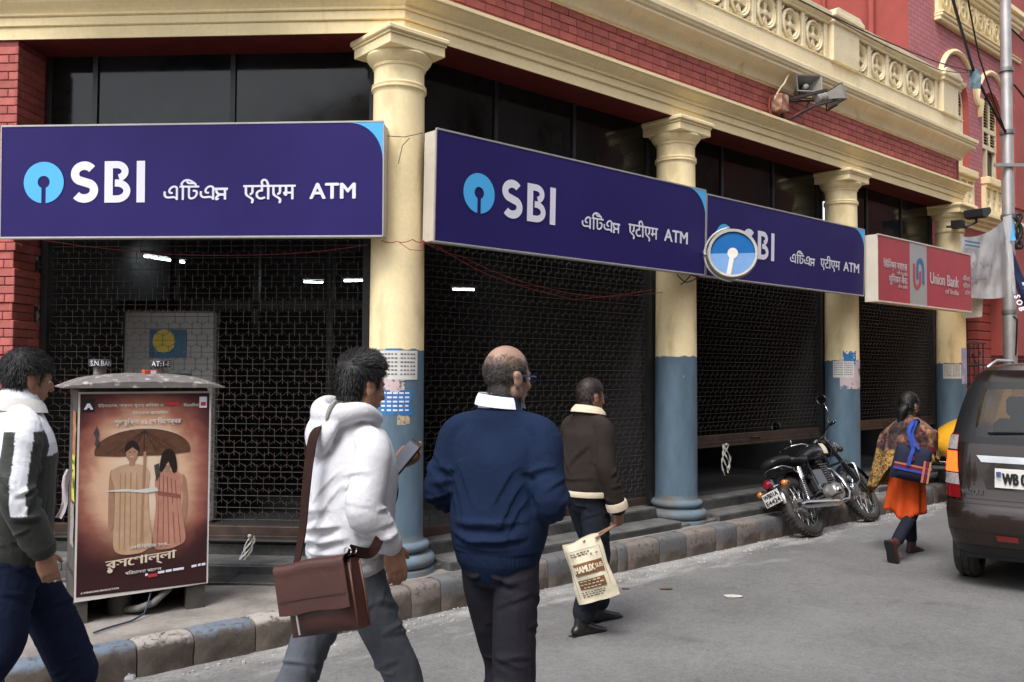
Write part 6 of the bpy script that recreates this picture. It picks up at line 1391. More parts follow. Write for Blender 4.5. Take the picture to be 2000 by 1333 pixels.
# phone
ph_c = Vector((-.035, .335, 1.345)); e = empty('mobile_phone', (0, 0, 0), 0, 'dark mobile phone in the raised hand of the man in the white hoodie', 'phone')
MW = Matrix.Translation(b1_) @ Matrix.Rotation(-h1, 4, 'Z')
Lx = Vector((.62, .15, .77)).normalized(); Nn = Vector((-.45, -.72, .53)); Nn = (Nn-Lx*Nn.dot(Lx)).normalized(); Xx = (-Nn).cross(Lx)
e.matrix_world = Matrix(((Xx.x, -Nn.x, Lx.x, 0), (Xx.y, -Nn.y, Lx.y, 0), (Xx.z, -Nn.z, Lx.z, 0), (0, 0, 0, 1))); e.location = at(791, 893, 3.46)
m = MB(); m.bbox(-.037, .037, -.0045, .0045, -.075, .075, .004); m.build('case', mat('black_phone_glass', (.012, .012, .014), rough=.15, spec=.6), e)
m = MB(); m.box(-.033, .033, -.0058, -.0046, -.062, .062); m.build('screen', mat('phone_screen', (.10, .105, .13), rough=.12, spec=.6, var=.05), e); m = MB(); m.box(-.033, .033, .0046, .0058, -.062, .062); m.build('screen', mat('phone_screen', (.10, .105, .13)), e)
# messenger bag
bc = at(633, 1168, 2.93); BG = empty('messenger_bag', bc, 0, 'brown leather messenger bag with flap slung across the man in the white hoodie', 'bag'); BG.rotation_euler = (R(-3), R(-13.5), R(-24))
ml = mat('brown_leather', (.062, .021, .016), rough=.40, var=.16, vscale=7, fine=.06, bump=.3, bscale=260, spec=.45, col2=(.035, .012, .010), c2amt=.58, c2scale=4, rvar=.08)
def slab(mb, w, h, d, y0=0, z0=0, n=10, bulge=.012, taper=0.):
    for sgn in (1,):
        rows = []
        for j in range(n+1):
            r = []
            for i in range(n+1):
                a, b = i/n*2-1, j/n*2-1; ex = (1-a**6)*(1-b**6); x = a*w/2*(1+taper*(-b)); z = b*h/2; r.append((x, y0-d/2*(.35+.65*ex)-bulge*ex, z0+z))
            rows.append(r)
        mb.grid(rows); back = [[(x, y0+d/2, z) for (x, y, z) in r] for r in rows]; mb.grid([list(reversed(r)) for r in back]); mb.grid([rows[0], back[0]]); mb.grid([back[-1], rows[-1]]); mb.grid([[r[0] for r in rows], [r[0] for r in back]]); mb.grid([[r[-1] for r in back], [r[-1] for r in rows]])
m = MB(); slab(m, .275, .225, .075, bulge=.008, taper=.015); bb = m.build('body', ml, BG, smooth=45, merge=.0003)
m = MB(); m.bbox(-.137, -.05, -.062, -.04, -.105, .0, .004); 
rows = []
for j in range(15):
    q = j/14; z = .125-.155*max(0, (q-.32)/.68); y = -.062 if q > .45 else (.035-.10*math.sin(q/.45*math.pi/2)); z = (.112+.02*math.sin(min(1, q/.45)*math.pi)) if q <= .45 else .112-.145*(q-.45)/.55
    rows.append([(-.142+.284*i/10, y-.004*math.sin(i/10*math.pi), z-.003*math.sin(i*.9)) for i in range(11)])
m = MB(); m.grid(rows); m.grid([[(x, y+.005, z) for x, y, z in r] for r in rows]); m.grid([rows[-1], [(x, y+.005, z) for x, y, z in rows[-1]]]); m.grid([[r[0] for r in rows], [(r[0][0], r[0][1]+.005, r[0][2]) for r in rows]]); m.grid([[r[-1] for r in rows], [(r[-1][0], r[-1][1]+.005, r[-1][2]) for r in rows]]); fl = m.build('flap', ml, BG, smooth=40, merge=.0003)
m = MB(); m.tube([(-.135, -.0685, .012), (.135, -.0685, .012)], .0016, 5); m.build('seam', mat('dark_thread', (.03, .012, .01), rough=.6), fl)
m = MB(); m.tube([(-.075, -.058, -.022), (-.072, -.0585, -.1)], .0035, 6); m.build('zip', mat('pale_zip', (.5, .5, .5), rough=.35, metal=.6), bb)
m = MB(); m.tube([(.139, -.03, .1), (.143, -.035, .0), (.141, -.03, -.1)], .004, 6); m.tube([(.139, .03, .1), (.143, .03, .0), (.141, .03, -.1)], .004, 6); m.build('piping', mat('worn_leather_edge', (.12, .055, .04), rough=.45), bb, smooth=True)
m = MB()
for k in (0, 1): m.tube([(.128+.014*math.cos(a), -.01+.03*k, .135+.014*math.sin(a)) for a in np.linspace(0, 6.1, 10)], .0025, 6)
m.build('ring', mat('pale_zip', (.5, .5, .5), rough=.3, metal=.8), BG, smooth=True)
Bi = (Matrix.Translation(bc) @ BG.rotation_euler.to_matrix().to_4x4()).inverted()
def strap(pts, w, name, parent, m, nrm=None):
    P, _ = catmull(pts, [(0,)]*len(pts), 7); mb = MB(); L_, R_ = [], []
    for i, p in enumerate(P):
        d = P[min(i+1, len(P)-1)]-P[max(i-1, 0)]; d = d/np.linalg.norm(d); nr = np.array(nrm(p) if nrm else (0, -1, 0), float); s = np.cross(d, nr); s /= np.linalg.norm(s)+1e-9; L_.append(p+s*w/2); R_.append(p-s*w/2)
    nn = [np.array(nrm(p) if nrm else (0, -1, 0), float)*.004 for p in P]
    mb.grid([[tuple(x+k) for x, k in zip(L_, nn)], [tuple(x+k) for x, k in zip(R_, nn)]]); mb.grid([[tuple(x-k*.3) for x, k in zip(R_, nn)], [tuple(x-k*.3) for x, k in zip(L_, nn)]]); mb.grid([[tuple(x-k*.3) for x, k in zip(L_, nn)], [tuple(x+k) for x, k in zip(L_, nn)]]); mb.grid([[tuple(x+k) for x, k in zip(R_, nn)], [tuple(x-k*.3) for x, k in zip(R_, nn)]])
    return mb.build(name, m, parent, smooth=True)
def w1(p): return Bi @ (MW @ Vector(p))
cen = np.array(w1((0, 0, 1.25)))
def n1(p): v = np.array(p)-cen; v[2] *= .15; return v/np.linalg.norm(v)
mst = fabric('dark_brown_webbing', (.030, .014, .012), var=.1, bscale=300)
lb = lambda px, py, Y: tuple(Bi @ Vector(at(px, py, Y)))
strap([w1((-.06, .135, 1.40)), w1((-.105, .10, 1.478)), w1((-.118, .01, 1.50)), lb(619, 838, 3.10), lb(606, 890, 3.06), lb(598, 960, 3.045), lb(592, 1030, 3.04), lb(583, 1085, 3.03), lb(572, 1128, 3.0)], .036, 'strap', BG, mst, n1)
strap([(.128, -.005, .14), lb(722, 1080, 2.96), lb(742, 1050, 3.02), w1((.15, .07, 1.13)), w1((.09, .152, 1.24)), w1((-.02, .150, 1.35)), w1((-.06, .135, 1.40))], .036, 'strap', BG, mst, n1)

# ---------------------------------------------------------------- bald man in the navy jumper
h2 = R(24); b2_, l2 = anchor(976, 3.27, h2)
P2 = person(b2_, h2, 'balding man with blue spectacles in navy jumper and charcoal trousers walking away')
J2 = dict(pelvis=(0, -.01, .99), waist=(0, .0, 1.12), chest=(0, .02, 1.37), neck=(0, .02, 1.535), head=headM((0.012, .05, 1.648), R(28), R(-3)), hs=.93, girth=1.1,
          shR=(.175, .0, 1.425), elR=(.226, -.05, 1.19), wrR=(.12, .17, 1.12), shL=(-.175, .0, 1.428), elL=(-.232, -.03, 1.20), wrL=(-.11, .20, 1.15),
          handR=((-.7, .7, .1), (-.5, -.5, .2), (0, .2, 1), 50), handL=((.7, .7, .1), (.5, -.5, .2), (0, .2, 1), 50),
          hpL=(-.076, 0, .95), knL=(-.045, .16, .53), anL=(-.04, .12, .10), hpR=(.076, .0, .95), knR=(.075, -.03, .52), anR=(.07, -.36, .16))
B2, V2_, F2 = body_mesh(J2, skinB, P2, .005)
HV, HF = head_only(J2)
def mk_bald(l):
    x, y, z = l[:, 0], l[:, 1], l[:, 2]
    top = .040+.0*y; m = np.minimum.reduce([top-z, z+np.where(y < -.03, .080, .030), .050-y])/.022
    return m+.55*vnoise(l*110)
hair(HV, HF, J2['head'], J2['hs'], mk_bald, lambda l: .0028+0*l[:, 2], m_hairgrey, B2, 5200, .009, .8, .0009, 5)
hair(HV, HF, J2['head'], J2['hs'], lambda l: np.minimum.reduce([.060-l[:, 2]+.012*vnoise(l*30), l[:, 2]-.02, .055-l[:, 1]])/.02+.2*vnoise(l*120), lambda l: .0006+0*l[:, 2], mat('thin_stubble', (.16, .105, .08), rough=.6, var=.4, vscale=120), B2, 900, .007, .8, .0006, 7, name='stubble')
hair(HV, HF, J2['head'], J2['hs'], lambda l: np.minimum(.075+.02*vnoise(l*40)-l[:, 2], l[:, 2]-.035)/.02, lambda l: 0*l[:, 2], m_hairgrey, B2, 700, .012, .8, .0006, 6, shell=False)
mn = fabric('navy_wool', (.0095, .019, .050), var=.12, bscale=330, bump=.6)
mb = MB(); loft(mb, [(0, -.005, .965), (0, -.005, 1.01), (0, 0, 1.09), (0, .005, 1.2), (0, .015, 1.33), (0, .012, 1.43), (0, .006, 1.49), (0, .012, 1.525)], [(.162, .128), (.172, .138), (.190, .153), (.188, .150), (.202, .145), (.190, .112), (.118, .088), (.080, .076)], (0, 1, 0), 28, 5)
sleeve(mb, J2['shR'], J2['elR'], J2['wrR'], (.066, .064, .060, .052, .042)); sleeve(mb, J2['shL'], J2['elL'], J2['wrL'], (.066, .064, .060, .052, .042))
F2L = []
for sg in (-1, 1):
    F2L += ring_folds((sg*.19, -.015, 1.32), (sg*.232, -.05, 1.22), .064, 5, .008, .014, 31+sg, 180, 360, .05, 120)+ring_folds((sg*.236, -.05, 1.225), (sg*.20, .03, 1.16), .060, 6, .011, .012, 35+sg, 90, 400, .03, 140)
    F2L += [((sg*.145, -.10, 1.33), (sg*.10, -.17, 1.27), (sg*.03, -.155, 1.17), .007, .020), ((sg*.16, -.09, 1.27), (sg*.12, -.165, 1.19), (sg*.06, -.155, 1.09), .008, .018), ((sg*.165, -.08, 1.21), (sg*.14, -.15, 1.14), (sg*.09, -.15, 1.07), .008, .015)]
F2L += [((x0, -.11, z0), (x0+.12, -.185, z0-.012+dz), (x0+.25, -.10, z0+dz), a_, w_) for x0, z0, dz, a_, w_ in ((-.17, 1.075, -.015, .012, .018), (-.08, 1.05, .02, .012, .016), (-.15, 1.115, .01, .009, .018), (-.05, 1.10, .03, .008, .018), (-.13, 1.035, .0, .010, .013))]
def fold2(V, N):
    x, y, z = V[:, 0], V[:, 1], V[:, 2]; arm = np.abs(x) > .20; a = np.arctan2(y, x)
    return 1.25*fold_lines(V, F2L)+.004*(ridged(V, (4, 4, 3), 6.4, 2)-.45)+np.where((z < 1.005) & ~arm, -.005+.0014*np.sin(a*64), 0)
garment('jumper', mb, mn, P2, .0065, 8, fold2)
mb = MB(); loft(mb, [(.07, .09, 1.505), (.098, .02, 1.535), (.06, -.058, 1.553), (0, -.078, 1.556), (-.06, -.058, 1.555), (-.098, .02, 1.538), (-.07, .09, 1.505)], [(.030, .008)]*7, (0, 0, 1), 10, 6)
m = MB(); ring = []
for k in range(33):
    a = R(-240+k*300/32); rx, ry = .083, .078; c = (0.0, .008); z = 1.548+.010*math.cos(a+math.pi/2); ring.append((a, rx, ry, z))
rows = [[(rx*(1.0+g)*math.sin(a)*1.0, .008-ry*(1+g)*math.cos(a+0), z+dz) for (a, rx, ry, z) in ring] for (g, dz) in ((.02, -.035), (.0, .0), (-.05, .020), (-.01, .024), (.10, .006), (.17, -.018))]
m = MB(); m.grid(rows); m.build('shirt_collar', fabric('white_cotton', (.74, .75, .82), var=.03), P2, smooth=60)
trousers(P2, J2, fabric('charcoal_suiting', (.020, .019, .026), var=.12, bscale=500), (.146, .098), .082, .078, .076, voxel=.007)
shoe(P2, J2['anL'], (-.04, .35, .08), mat('black_leather', (.015, .014, .014), rough=.35)); shoe(P2, J2['anR'], (.07, -.18, .02), mat('black_leather', (.015, .014, .014), rough=.35))
# pocket edge
# spectacles
def spectacles(M, s, e, mm, nm='spectacles'):
    q = MB()
    for sx in (-1, 1):
        q.tube([M @ Vector((sx*.032*s+.021*s*math.cos(a), .104*s, -.012*s+.015*s*math.sin(a))) for a in np.linspace(0, 6.283, 17)[:-1]], .0016, 6, closed=True)
        q.tube([M @ Vector(p) for p in ((sx*.053*s, .103*s, -.006*s), (sx*.075*s, .085*s, -.004*s), (sx*.083*s, .0, -.005*s), (sx*.082*s, -.022*s, -.022*s))], .0026, 6)
    q.tube([M @ Vector((-.011*s, .104*s, -.006*s)), M @ Vector((0, .108*s, -.004*s)), M @ Vector((.011*s, .104*s, -.006*s))], .0018, 6); return q.build(nm, mm, e, smooth=True)
spectacles(J2['head'], .93, P2, mat('blue_spectacle_frame', (.02, .04, .15), rough=.3))

# ---------------------------------------------------------------- man in the brown jacket with cloth bag
h3 = R(52); b3_, l3 = anchor(1146, 5.72, h3)
P3 = person(b3_, h3, 'man in dark brown jacket with cream trim carrying a cloth bag at his side')
J3 = dict(pelvis=(0, -.01, .885), waist=(0, .0, 1.0), chest=(0, .01, 1.23), neck=(0, .01, 1.395), head=headM((0.0, .04, 1.505), R(8), R(-4)), hs=.92,
          shR=(.155, .0, 1.30), elR=(.205, -.02, 1.06), wrR=(.225, .06, .80), shL=(-.155, .0, 1.30), elL=(-.21, .04, 1.07), wrL=(-.2, .16, .86),
          handR=((.0, .1, -1), (-1, .1, 0), (0, 1, 0), 62), handL=((.0, .4, -1), (1, .1, 0), (0, 1, 0), 40),
          hpL=(-.08, 0, .85), knL=(-.085, .17, .47), anL=(-.085, .20, .085), hpR=(.08, .0, .85), knR=(.075, .03, .455), anR=(.07, -.10, .082))
B3, _, _ = body_mesh(J3, skinC, P3, .0065)
HV, HF = head_only(J3)
hair(HV, HF, J3['head'], J3['hs'], mk_short, lambda l: .006+.005*np.clip(l[:, 2]/.1, 0, 1), m_hairbrown, B3, 2600, .016, .9, .0013, 8)
mjk = fabric('dark_brown_fleece', (.026, .020, .017), var=.15, bscale=260, bump=.5); mtr = fabric('cream_trim', (.58, .50, .38), var=.08, bscale=300)
mb = MB(); loft(mb, [(0, -.005, .88), (0, -.005, .93), (0, 0, 1.02), (0, .01, 1.23), (0, .01, 1.30), (0, .005, 1.365), (0, .01, 1.41)], [(.180, .14), (.184, .145), (.188, .15), (.188, .142), (.168, .112), (.112, .088), (.082, .078)], (0, 1, 0), 24, 5)
sleeve(mb, J3['shR'], J3['elR'], J3['wrR'], (.068, .066, .062, .060, .056)); sleeve(mb, J3['shL'], J3['elL'], J3['wrL'], (.068, .066, .062, .058, .055))
garment('jacket', mb, mjk, P3, .009, 3, lambda V, N: .006*(ridged(V, (3, 3, 4), 2.1, 2)-.4)+fold_lines(V, ring_folds((.18, 0, 1.2), (.205, -.02, 1.05), .066, 5, .010, .016, 41)+ring_folds((.205, -.02, 1.05), (.222, .05, .84), .06, 7, .011, .014, 42)+[((.13, -.1, 1.2), (.06, -.16, 1.14), (-.04, -.15, 1.03), .009, .02), ((-.13, -.1, 1.2), (-.06, -.16, 1.12), (.02, -.15, 1.0), .009, .02), ((-.16, -.08, .98), (0, -.18, .95), (.16, -.08, 1.0), .010, .018)]))
def ringband(e, c, rx, ry, h, m, name, t=.012, front=(0, 1, 0), axis=None):
    q = MB(); n = 26; ax = Vector(axis or (0, 0, 1)).normalized(); s = ax.cross(Vector(front)).normalized(); f = s.cross(ax); c = Vector(c)
    q.grid([[tuple(c+s*(rx+dt)*math.cos(2*math.pi*i/n)+f*(ry+dt)*math.sin(2*math.pi*i/n)+ax*dz) for i in range(n+1)] for dt, dz in ((-.02, -h/2), (t*.8, -h/2), (t, -h/4), (t, h/4), (t*.8, h/2), (-.02, h/2))]); return q.build(name, m, e, smooth=50)
ringband(P3, (0, -.005, .885), .184, .144, .035, mtr, 'hem_trim'); d3 = (Vector(J3['wrR'])-Vector(J3['elR'])).normalized(); ringband(P3, Vector(J3['wrR'])-d3*.02, .058, .058, .05, mtr, 'cuff', axis=d3); d3 = (Vector(J3['wrL'])-Vector(J3['elL'])).normalized(); ringband(P3, Vector(J3['wrL'])-d3*.02, .055, .055, .045, mtr, 'cuff', axis=d3)
m = MB(); rows = [[((.082+g)*math.sin(a), .015-(.078+g)*math.cos(a), 1.425+dz-.03*(1-math.cos(a))*.5) for a in np.linspace(-2.5, 2.5, 29)] for g, dz in ((.0, -.03), (-.004, .02), (.006, .026), (.03, .0), (.036, -.02))]
m.grid(rows); m.build('collar', [mtr][0], P3, smooth=60)
trousers(P3, J3, fabric('dark_navy_suiting', (.016, .019, .027), var=.12), (.155, .118), .09, .078, .074, voxel=.009)
bs = mat('black_shoe_leather', (.014, .013, .013), rough=.35); shoe(P3, J3['anR'], (.075, .15, .06), bs); shoe(P3, J3['anL'], (-.085, .44, .065), bs)
spectacles(J3['head'], .92, P3, mat('dark_wire_frame', (.03, .03, .03), rough=.3))
# cloth shopping bag
BGC = at(1152, 1112, 5.5); CB = empty('cloth_bag', BGC, 0, 'cream cloth shopping bag with brown printed lettering hanging from a hand', 'bag'); CB.rotation_euler = (R(2), R(-24+6), R(-14))
mc = fabric('cream_cotton', (.66, .60, .46), var=.06, bscale=260, bump=.3)
V, U_ = [], []
m = MB(); nx, ny = 16, 18; W_, H_ = .265, .385
def bagpt(i, j, sgn):
    a, b = i/nx*2-1, j/ny; ex = (1-a**4)*(.25+.75*math.sin(math.pi*min(1, (1-b)*1.0+.08)/1.15)); w = W_*(1-.10*b+.03*math.sin(b*9)); x = a*w/2; y = sgn*(.048*ex)+.012*float(vnoise(np.array([[a*2.2+5*sgn, b*4, 2.]]))[0])
    z = -H_/2+H_*b+.012*math.sin(a*2.5)*(b > .9); return (x, y, z)
fr = [[bagpt(i, j, -1) for i in range(nx+1)] for j in range(ny+1)]; bk = [[bagpt(i, j, 1) for i in range(nx+1)] for j in range(ny+1)]
m.grid(fr); m.grid([list(reversed(r)) for r in bk]); m.grid([fr[0], bk[0]]); m.grid([[r[0] for r in fr], [r[0] for r in bk]]); m.grid([[r[-1] for r in bk], [r[-1] for r in fr]])
cbm = m.build('bag', mc, CB, smooth=60, merge=.0005)
mbn = mat('brown_print', (.17, .075, .03), rough=.8, var=.2, vscale=30)
def bagmap(x, z): 
    a = x/(W_/2)*.92; b = (z+H_/2)/H_; i = (a+1)/2*nx; j = b*ny; p = np.array(bagpt(i, j, -1)); return Vector((x, p[1]-.004, z))
def bagpoly(q, poly, dy=0): 
    n = 12
    (x0, z0), (x1, z1) = poly; q.grid([[tuple(bagmap(x0+(x1-x0)*i/n, z0+(z1-z0)*j/4)+Vector((0, -dy, 0))) for i in range(n+1)] for j in range(5)])
q = MB(); bagpoly(q, ((-.085, -.015), (.100, .058))); bagpoly(q, ((-.085, -.105), (.085, -.045))); q.build('printed_panel', mbn, cbm)
q = MB()
def btext(q, s, x, z, h, w, bold=.001):
    V, Fc, isl = text_polys(s); xs = [p[0] for p in V]; x0, x1 = min(xs), max(xs)
    for ci, bx in enumerate((-bold, bold)): q.add([bagmap(x+(a-x0)/(x1-x0)*w+bx, z+b*h/.72)+Vector((0, -.002-.0001*(k % 7)-.0008*ci, 0)) for (a, b), k in zip(V, isl)], Fc)
def bars(q, x, z, w, n):
    rng = random.Random(int(z*9999)); cx_ = x
    for k in range(n):
        L_ = w/n*rng.uniform(.5, .85); bagpoly(q, ((cx_, z-.003), (cx_+L_, z+.003)), .0015); cx_ += w/n
bars(q, -.075, -.055, .14, 5); bars(q, -.078, -.075, .155, 6); bars(q, -.062, -.095, .12, 5)
btext(q, 'MAMUX', -.08, .002, .042, .125, .002); btext(q, 'SUS', .052, .010, .028, .042, .0015); q.build('lettering', mc, cbm)
q = MB(); btext(q, '*  *', .04, .085, .02, .05); bars(q, -.085, .118, .13, 6); bars(q, -.085, .105, .12, 5); bars(q, -.085, -.124, .16, 8); bars(q, -.085, -.138, .15, 7); bars(q, -.085, -.152, .14, 6)
for (a, b) in (((-.105, .135), (.105, .135)), ((-.105, -.16), (-.105, .135)), ((.108, -.1), (.108, .135))): q.tube([tuple(bagmap(a[0]+(b[0]-a[0])*i/8, a[1]+(b[1]-a[1])*i/8)+Vector((0, -.001, 0))) for i in range(9)], .0009, 4)
tag(q.build('print', mat('dark_brown_ink', (.06, .035, .02), rough=.8), cbm), kind='stuff')
Ci = (Matrix.Translation(BGC) @ CB.rotation_euler.to_matrix().to_4x4()).inverted(); hp_ = Ci @ (Matrix.Translation(b3_) @ Matrix.Rotation(-h3, 4, 'Z') @ Vector((.225, .075, .71)))
for (x, y) in ((.02, -.03), (.10, -.03), (.03, .03), (.09, .03)):
    q = MB(); q.tube([(x, y, H_*.46), ((x+hp_.x)/2, (y+hp_.y)/2, (H_*.46+hp_.z)/2), tuple(hp_)], [.006, .006, .006], 6); q.build('handle', fabric('brown_cord', (.25, .15, .10)), CB, smooth=True)

# ---------------------------------------------------------------- man in the white and dark windcheater beside the cabinet
h4 = R(46); b4_, l4 = anchor(28, 3.85, h4)
P4 = person(b4_, h4, 'man in white and dark green windcheater and baggy navy trousers passing the cabinet')
J4 = dict(pelvis=(0, -.01, .95), waist=(0, .0, 1.08), chest=(0, .02, 1.32), neck=(0, .03, 1.50), head=headM((.0, .06, 1.625), R(-2), R(-8)), hs=.95,
          shR=(.172, .0, 1.41), elR=(.235, -.04, 1.14), wrR=(.25, .06, .885), shL=(-.172, .0, 1.41), elL=(-.24, .02, 1.15), wrL=(-.25, .16, .93),
          handR=((-.03, .35, -1), (-1, .15, 0), (0, 1, 0), 30, (22, 28, 32, 36)), handL=((.0, .4, -1), (1, .1, 0), (0, 1, 0), 40),
          hpL=(-.09, 0, .92), knL=(-.085, .20, .53), anL=(-.10, .34, .20), hpR=(.09, .0, .92), knR=(.09, -.06, .50), anR=(.08, -.34, .14))
B4, _, _ = body_mesh(J4, skinA, P4, .0055)
HV, HF = head_only(J4)
hair(HV, HF, J4['head'], J4['hs'], lambda l: mk_short(l*np.array([1, 1, 1])+np.array([0, 0, .012])), lambda l: .011+.010*np.clip((l[:, 2]+.05)/.1, 0, 1), m_hair, B4, 6000, .028, .9, .0011, 11, jitter=.6)
m_wc = mat('windcheater_nylon', (1, 1, 1), rough=.62, var=.05, vscale=8, bump=.12, bscale=500, spec=.3, attr='tint', sheen=.1, wrinkle=.006)
mb = MB(); loft(mb, [(0, -.005, .82), (0, -.005, .87), (0, 0, 1.0), (0, .01, 1.2), (0, .02, 1.32), (0, .012, 1.41), (0, .01, 1.475), (0, .02, 1.525)], [(.195, .15), (.205, .165), (.206, .165), (.205, .16), (.20, .15), (.18, .122), (.122, .10), (.092, .09)], (0, 1, 0), 28, 5)
sleeve(mb, J4['shR'], J4['elR'], Vector(J4['wrR'])+Vector((0, .0, .02)), (.076, .076, .072, .068, .058)); sleeve(mb, J4['shL'], J4['elL'], J4['wrL'], (.076, .076, .072, .068, .058))
def col4(V, N):
    x, y, z = V[:, 0], V[:, 1], V[:, 2]; W = np.array((.66, .68, .74)); D = np.array((.020, .023, .019)); c = np.tile(D, (len(V), 1)).astype(float)
    yoke = z > 1.305-.02*np.abs(x)/.2; c[yoke] = W
    sh_, el_, wr_ = [np.array(J4[k]) for k in ('shR', 'elR', 'wrR')]
    tt = np.clip((sh_[2]-z)/(sh_[2]-el_[2]), 0, 1); cx = sh_[0]+(el_[0]-sh_[0])*tt; cy = sh_[1]+(el_[1]-sh_[1])*tt
    arm = (x > .155+.05*tt) & (z > 1.06); ang = np.arctan2(x-cx, y-cy)                  # 0 = forwards, pi/2 = outwards
    c[arm & (z < 1.40)] = D; c[arm & (z >= 1.40)] = W; c[arm & (ang > 1.35) & (ang < 2.2)] = W; return c
garment('windcheater', mb, m_wc, P4, .0065, 3, lambda V, N: .006*(ridged(V, (4, 4, 4), 2.9, 2)-.4)+fold_lines(V, ring_folds((.19, 0, 1.33), (.235, -.04, 1.16), .076, 6, .010, .015, 51, tilt=.06)+ring_folds((.235, -.04, 1.17), (.25, .05, .92), .07, 10, .012, .013, 52, tilt=.05)+[((.14, -.1, 1.28), (.05, -.18, 1.2), (-.05, -.16, 1.05), .010, .02), ((.16, -.1, 1.18), (.08, -.18, 1.08), (.0, -.16, .95), .010, .02), ((-.15, -.1, 1.0), (0, -.19, .93), (.18, -.06, .98), .012, .018), ((-.1, -.13, .9), (.05, -.19, .9), (.2, -.04, .93), .010, .016)]), col4)
m = MB(); rows = [[((.092+g)*math.sin(a), .02-(.088+g)*math.cos(a), 1.53+dz-.02*(1-math.cos(a))*.5) for a in np.linspace(-2.6, 2.6, 29)] for g, dz in ((.012, -.06), (.0, .0), (.004, .012), (.022, -.01), (.035, -.045))]
m.grid(rows); m.build('collar', fabric('pale_grey_lining', (.55, .54, .53)), P4, smooth=60)
strap([(-.16, .10, 1.40), (-.14, .0, 1.487), (-.12, -.08, 1.465), (-.10, -.16, 1.38), (-.03, -.20, 1.20), (.05, -.20, 1.0)], .05, 'shoulder_strap', P4, fabric('black_webbing', (.014, .014, .016)), lambda p: (0, -.75, .65) if p[2] > 1.42 else (0, -1, .1))
trousers(P4, J4, fabric('navy_cotton', (.009, .014, .036), var=.15, bscale=500), (.175, .135), .112, .104, .10, voxel=.0075)
shoe(P4, J4['anL'], (-.10, .56, .20), mat('brown_sandal', (.10, .045, .03), rough=.5)); shoe(P4, J4['anR'], (.08, -.15, .02), mat('brown_sandal', (.10, .045, .03), rough=.5))
m = MB(); wq = Vector(J4['wrR'])+Vector((-.0, .055, -.115)); m.lathe([(.0105, -.003), (.0125, -.003), (.0125, .003), (.0105, .003)], 14, M=Matrix.Translation(wq) @ Matrix.Rotation(R(20), 4, 'X')); m.build('ring', mat('silver', (.75, .75, .75), rough=.2, metal=1), P4, smooth=40)
# folded paper in the far hand
pp_ = at(126, 965, 4.3); q = MB(); q.grid([[(.03*(i/3-.5)+.012*math.sin(j), .02*math.sin(i*1.2+j*.6), .24*(j/6-.5)) for i in range(4)] for j in range(7)]); o = q.build('paper_sheet', mat('pale_paper', (.6, .52, .55), rough=.8, var=.1), loc=pp_, smooth=True); o.rotation_euler = (0, R(12), R(20)); tag(o, 'curled pale pink paper sheet between the windcheater man and the cabinet', 'paper')

# ---------------------------------------------------------------- woman with shawl and striped bag
h5 = R(50); b5_, l5 = anchor(1772, 8.05, h5)
P5 = person(b5_, h5, 'woman in patterned brown shawl and orange tunic walking away with a striped bag')
J5 = dict(pelvis=(0, -.01, .80), waist=(0, .0, .92), chest=(0, .01, 1.12), neck=(0, .01, 1.27), head=headM((0.0, .035, 1.375), R(12), R(-4)), hs=.92, girth=.95,
          shR=(.125, .0, 1.14), elR=(.20, -.02, .97), wrR=(.15, .16, .93), shL=(-.125, .0, 1.14), elL=(-.19, .03, .97), wrL=(-.12, .18, .95),
          handR=((-.3, 1, .1), (-1, 0, 0), (0, 0, 1), 50), handL=((.3, 1, .1), (1, 0, 0), (0, 0, 1), 50), handscale=.88,
          hpL=(-.08, 0, .78), knL=(-.075, .15, .43), anL=(-.07, .20, .075), hpR=(.08, .0, .78), knR=(.06, -.06, .40), anR=(.05, -.36, .16))
B5, _, _ = body_mesh(J5, skinA, P5, .008)
HV, HF = head_only(J5)
hair(HV, HF, J5['head'], J5['hs'], lambda l: (np.minimum(.058-l[:, 1]-.3*np.maximum(0, .06-l[:, 2])*(l[:, 1] > .0), l[:, 2]+np.where(l[:, 1] < .0, .10, -.0)))/.02, lambda l: .014+0*l[:, 2], m_hair, B5, 1800, .022, .9, .0016, 21, jitter=.3)
q = MB(); loft(q, [(0, -.07, 1.36), (.0, -.10, 1.32), (-.01, -.108, 1.26), (-.02, -.115, 1.21)], [(.045, .03), (.042, .034), (.032, .025), (.018, .014)], (0, 1, 0), 14, 4); garment('hair_knot', q, m_hair, B5, .008, 3, lambda V, N: .004*ridged(V, (40, 40, 12), 1.))
mt_ = fabric('orange_cotton', (.55, .075, .016), var=.12); mb = MB()
loft(mb, [(0, 0, 1.24), (0, .0, 1.16), (0, 0, .95), (0, -.01, .80), (0, -.02, .62), (-.01, -.03, .47), (-.015, -.035, .41)], [(.10, .07), (.15, .10), (.145, .115), (.165, .13), (.175, .135), (.185, .14), (.19, .14)], (0, 1, 0), 24, 5)
q = MB(); rows = []
for j in range(25):
    f = j/24; rr = []
    for i in range(73):
        a = 2*math.pi*i/72; z = 1.2-(.80+.035*math.sin(2*a+.6)+.02*math.sin(5*a))*f; sk = max(0, (f-.45)/.55); w = 1+.10*sk*math.sin(7*a+1.3)+.05*sk*math.sin(12*a)
        rr.append(((.125+.035*f+.01*sk)*w*math.sin(a)-.02*sk, -.01*f-(.10+.06*f-.005*sk)*w*math.cos(a)-.02*sk, z))
    rows.append(rr)
q.grid(rows); to = q.build('tunic', mt_, P5, smooth=True, merge=.0002); md = to.modifiers.new('thickness', 'SOLIDIFY'); md.thickness = .004
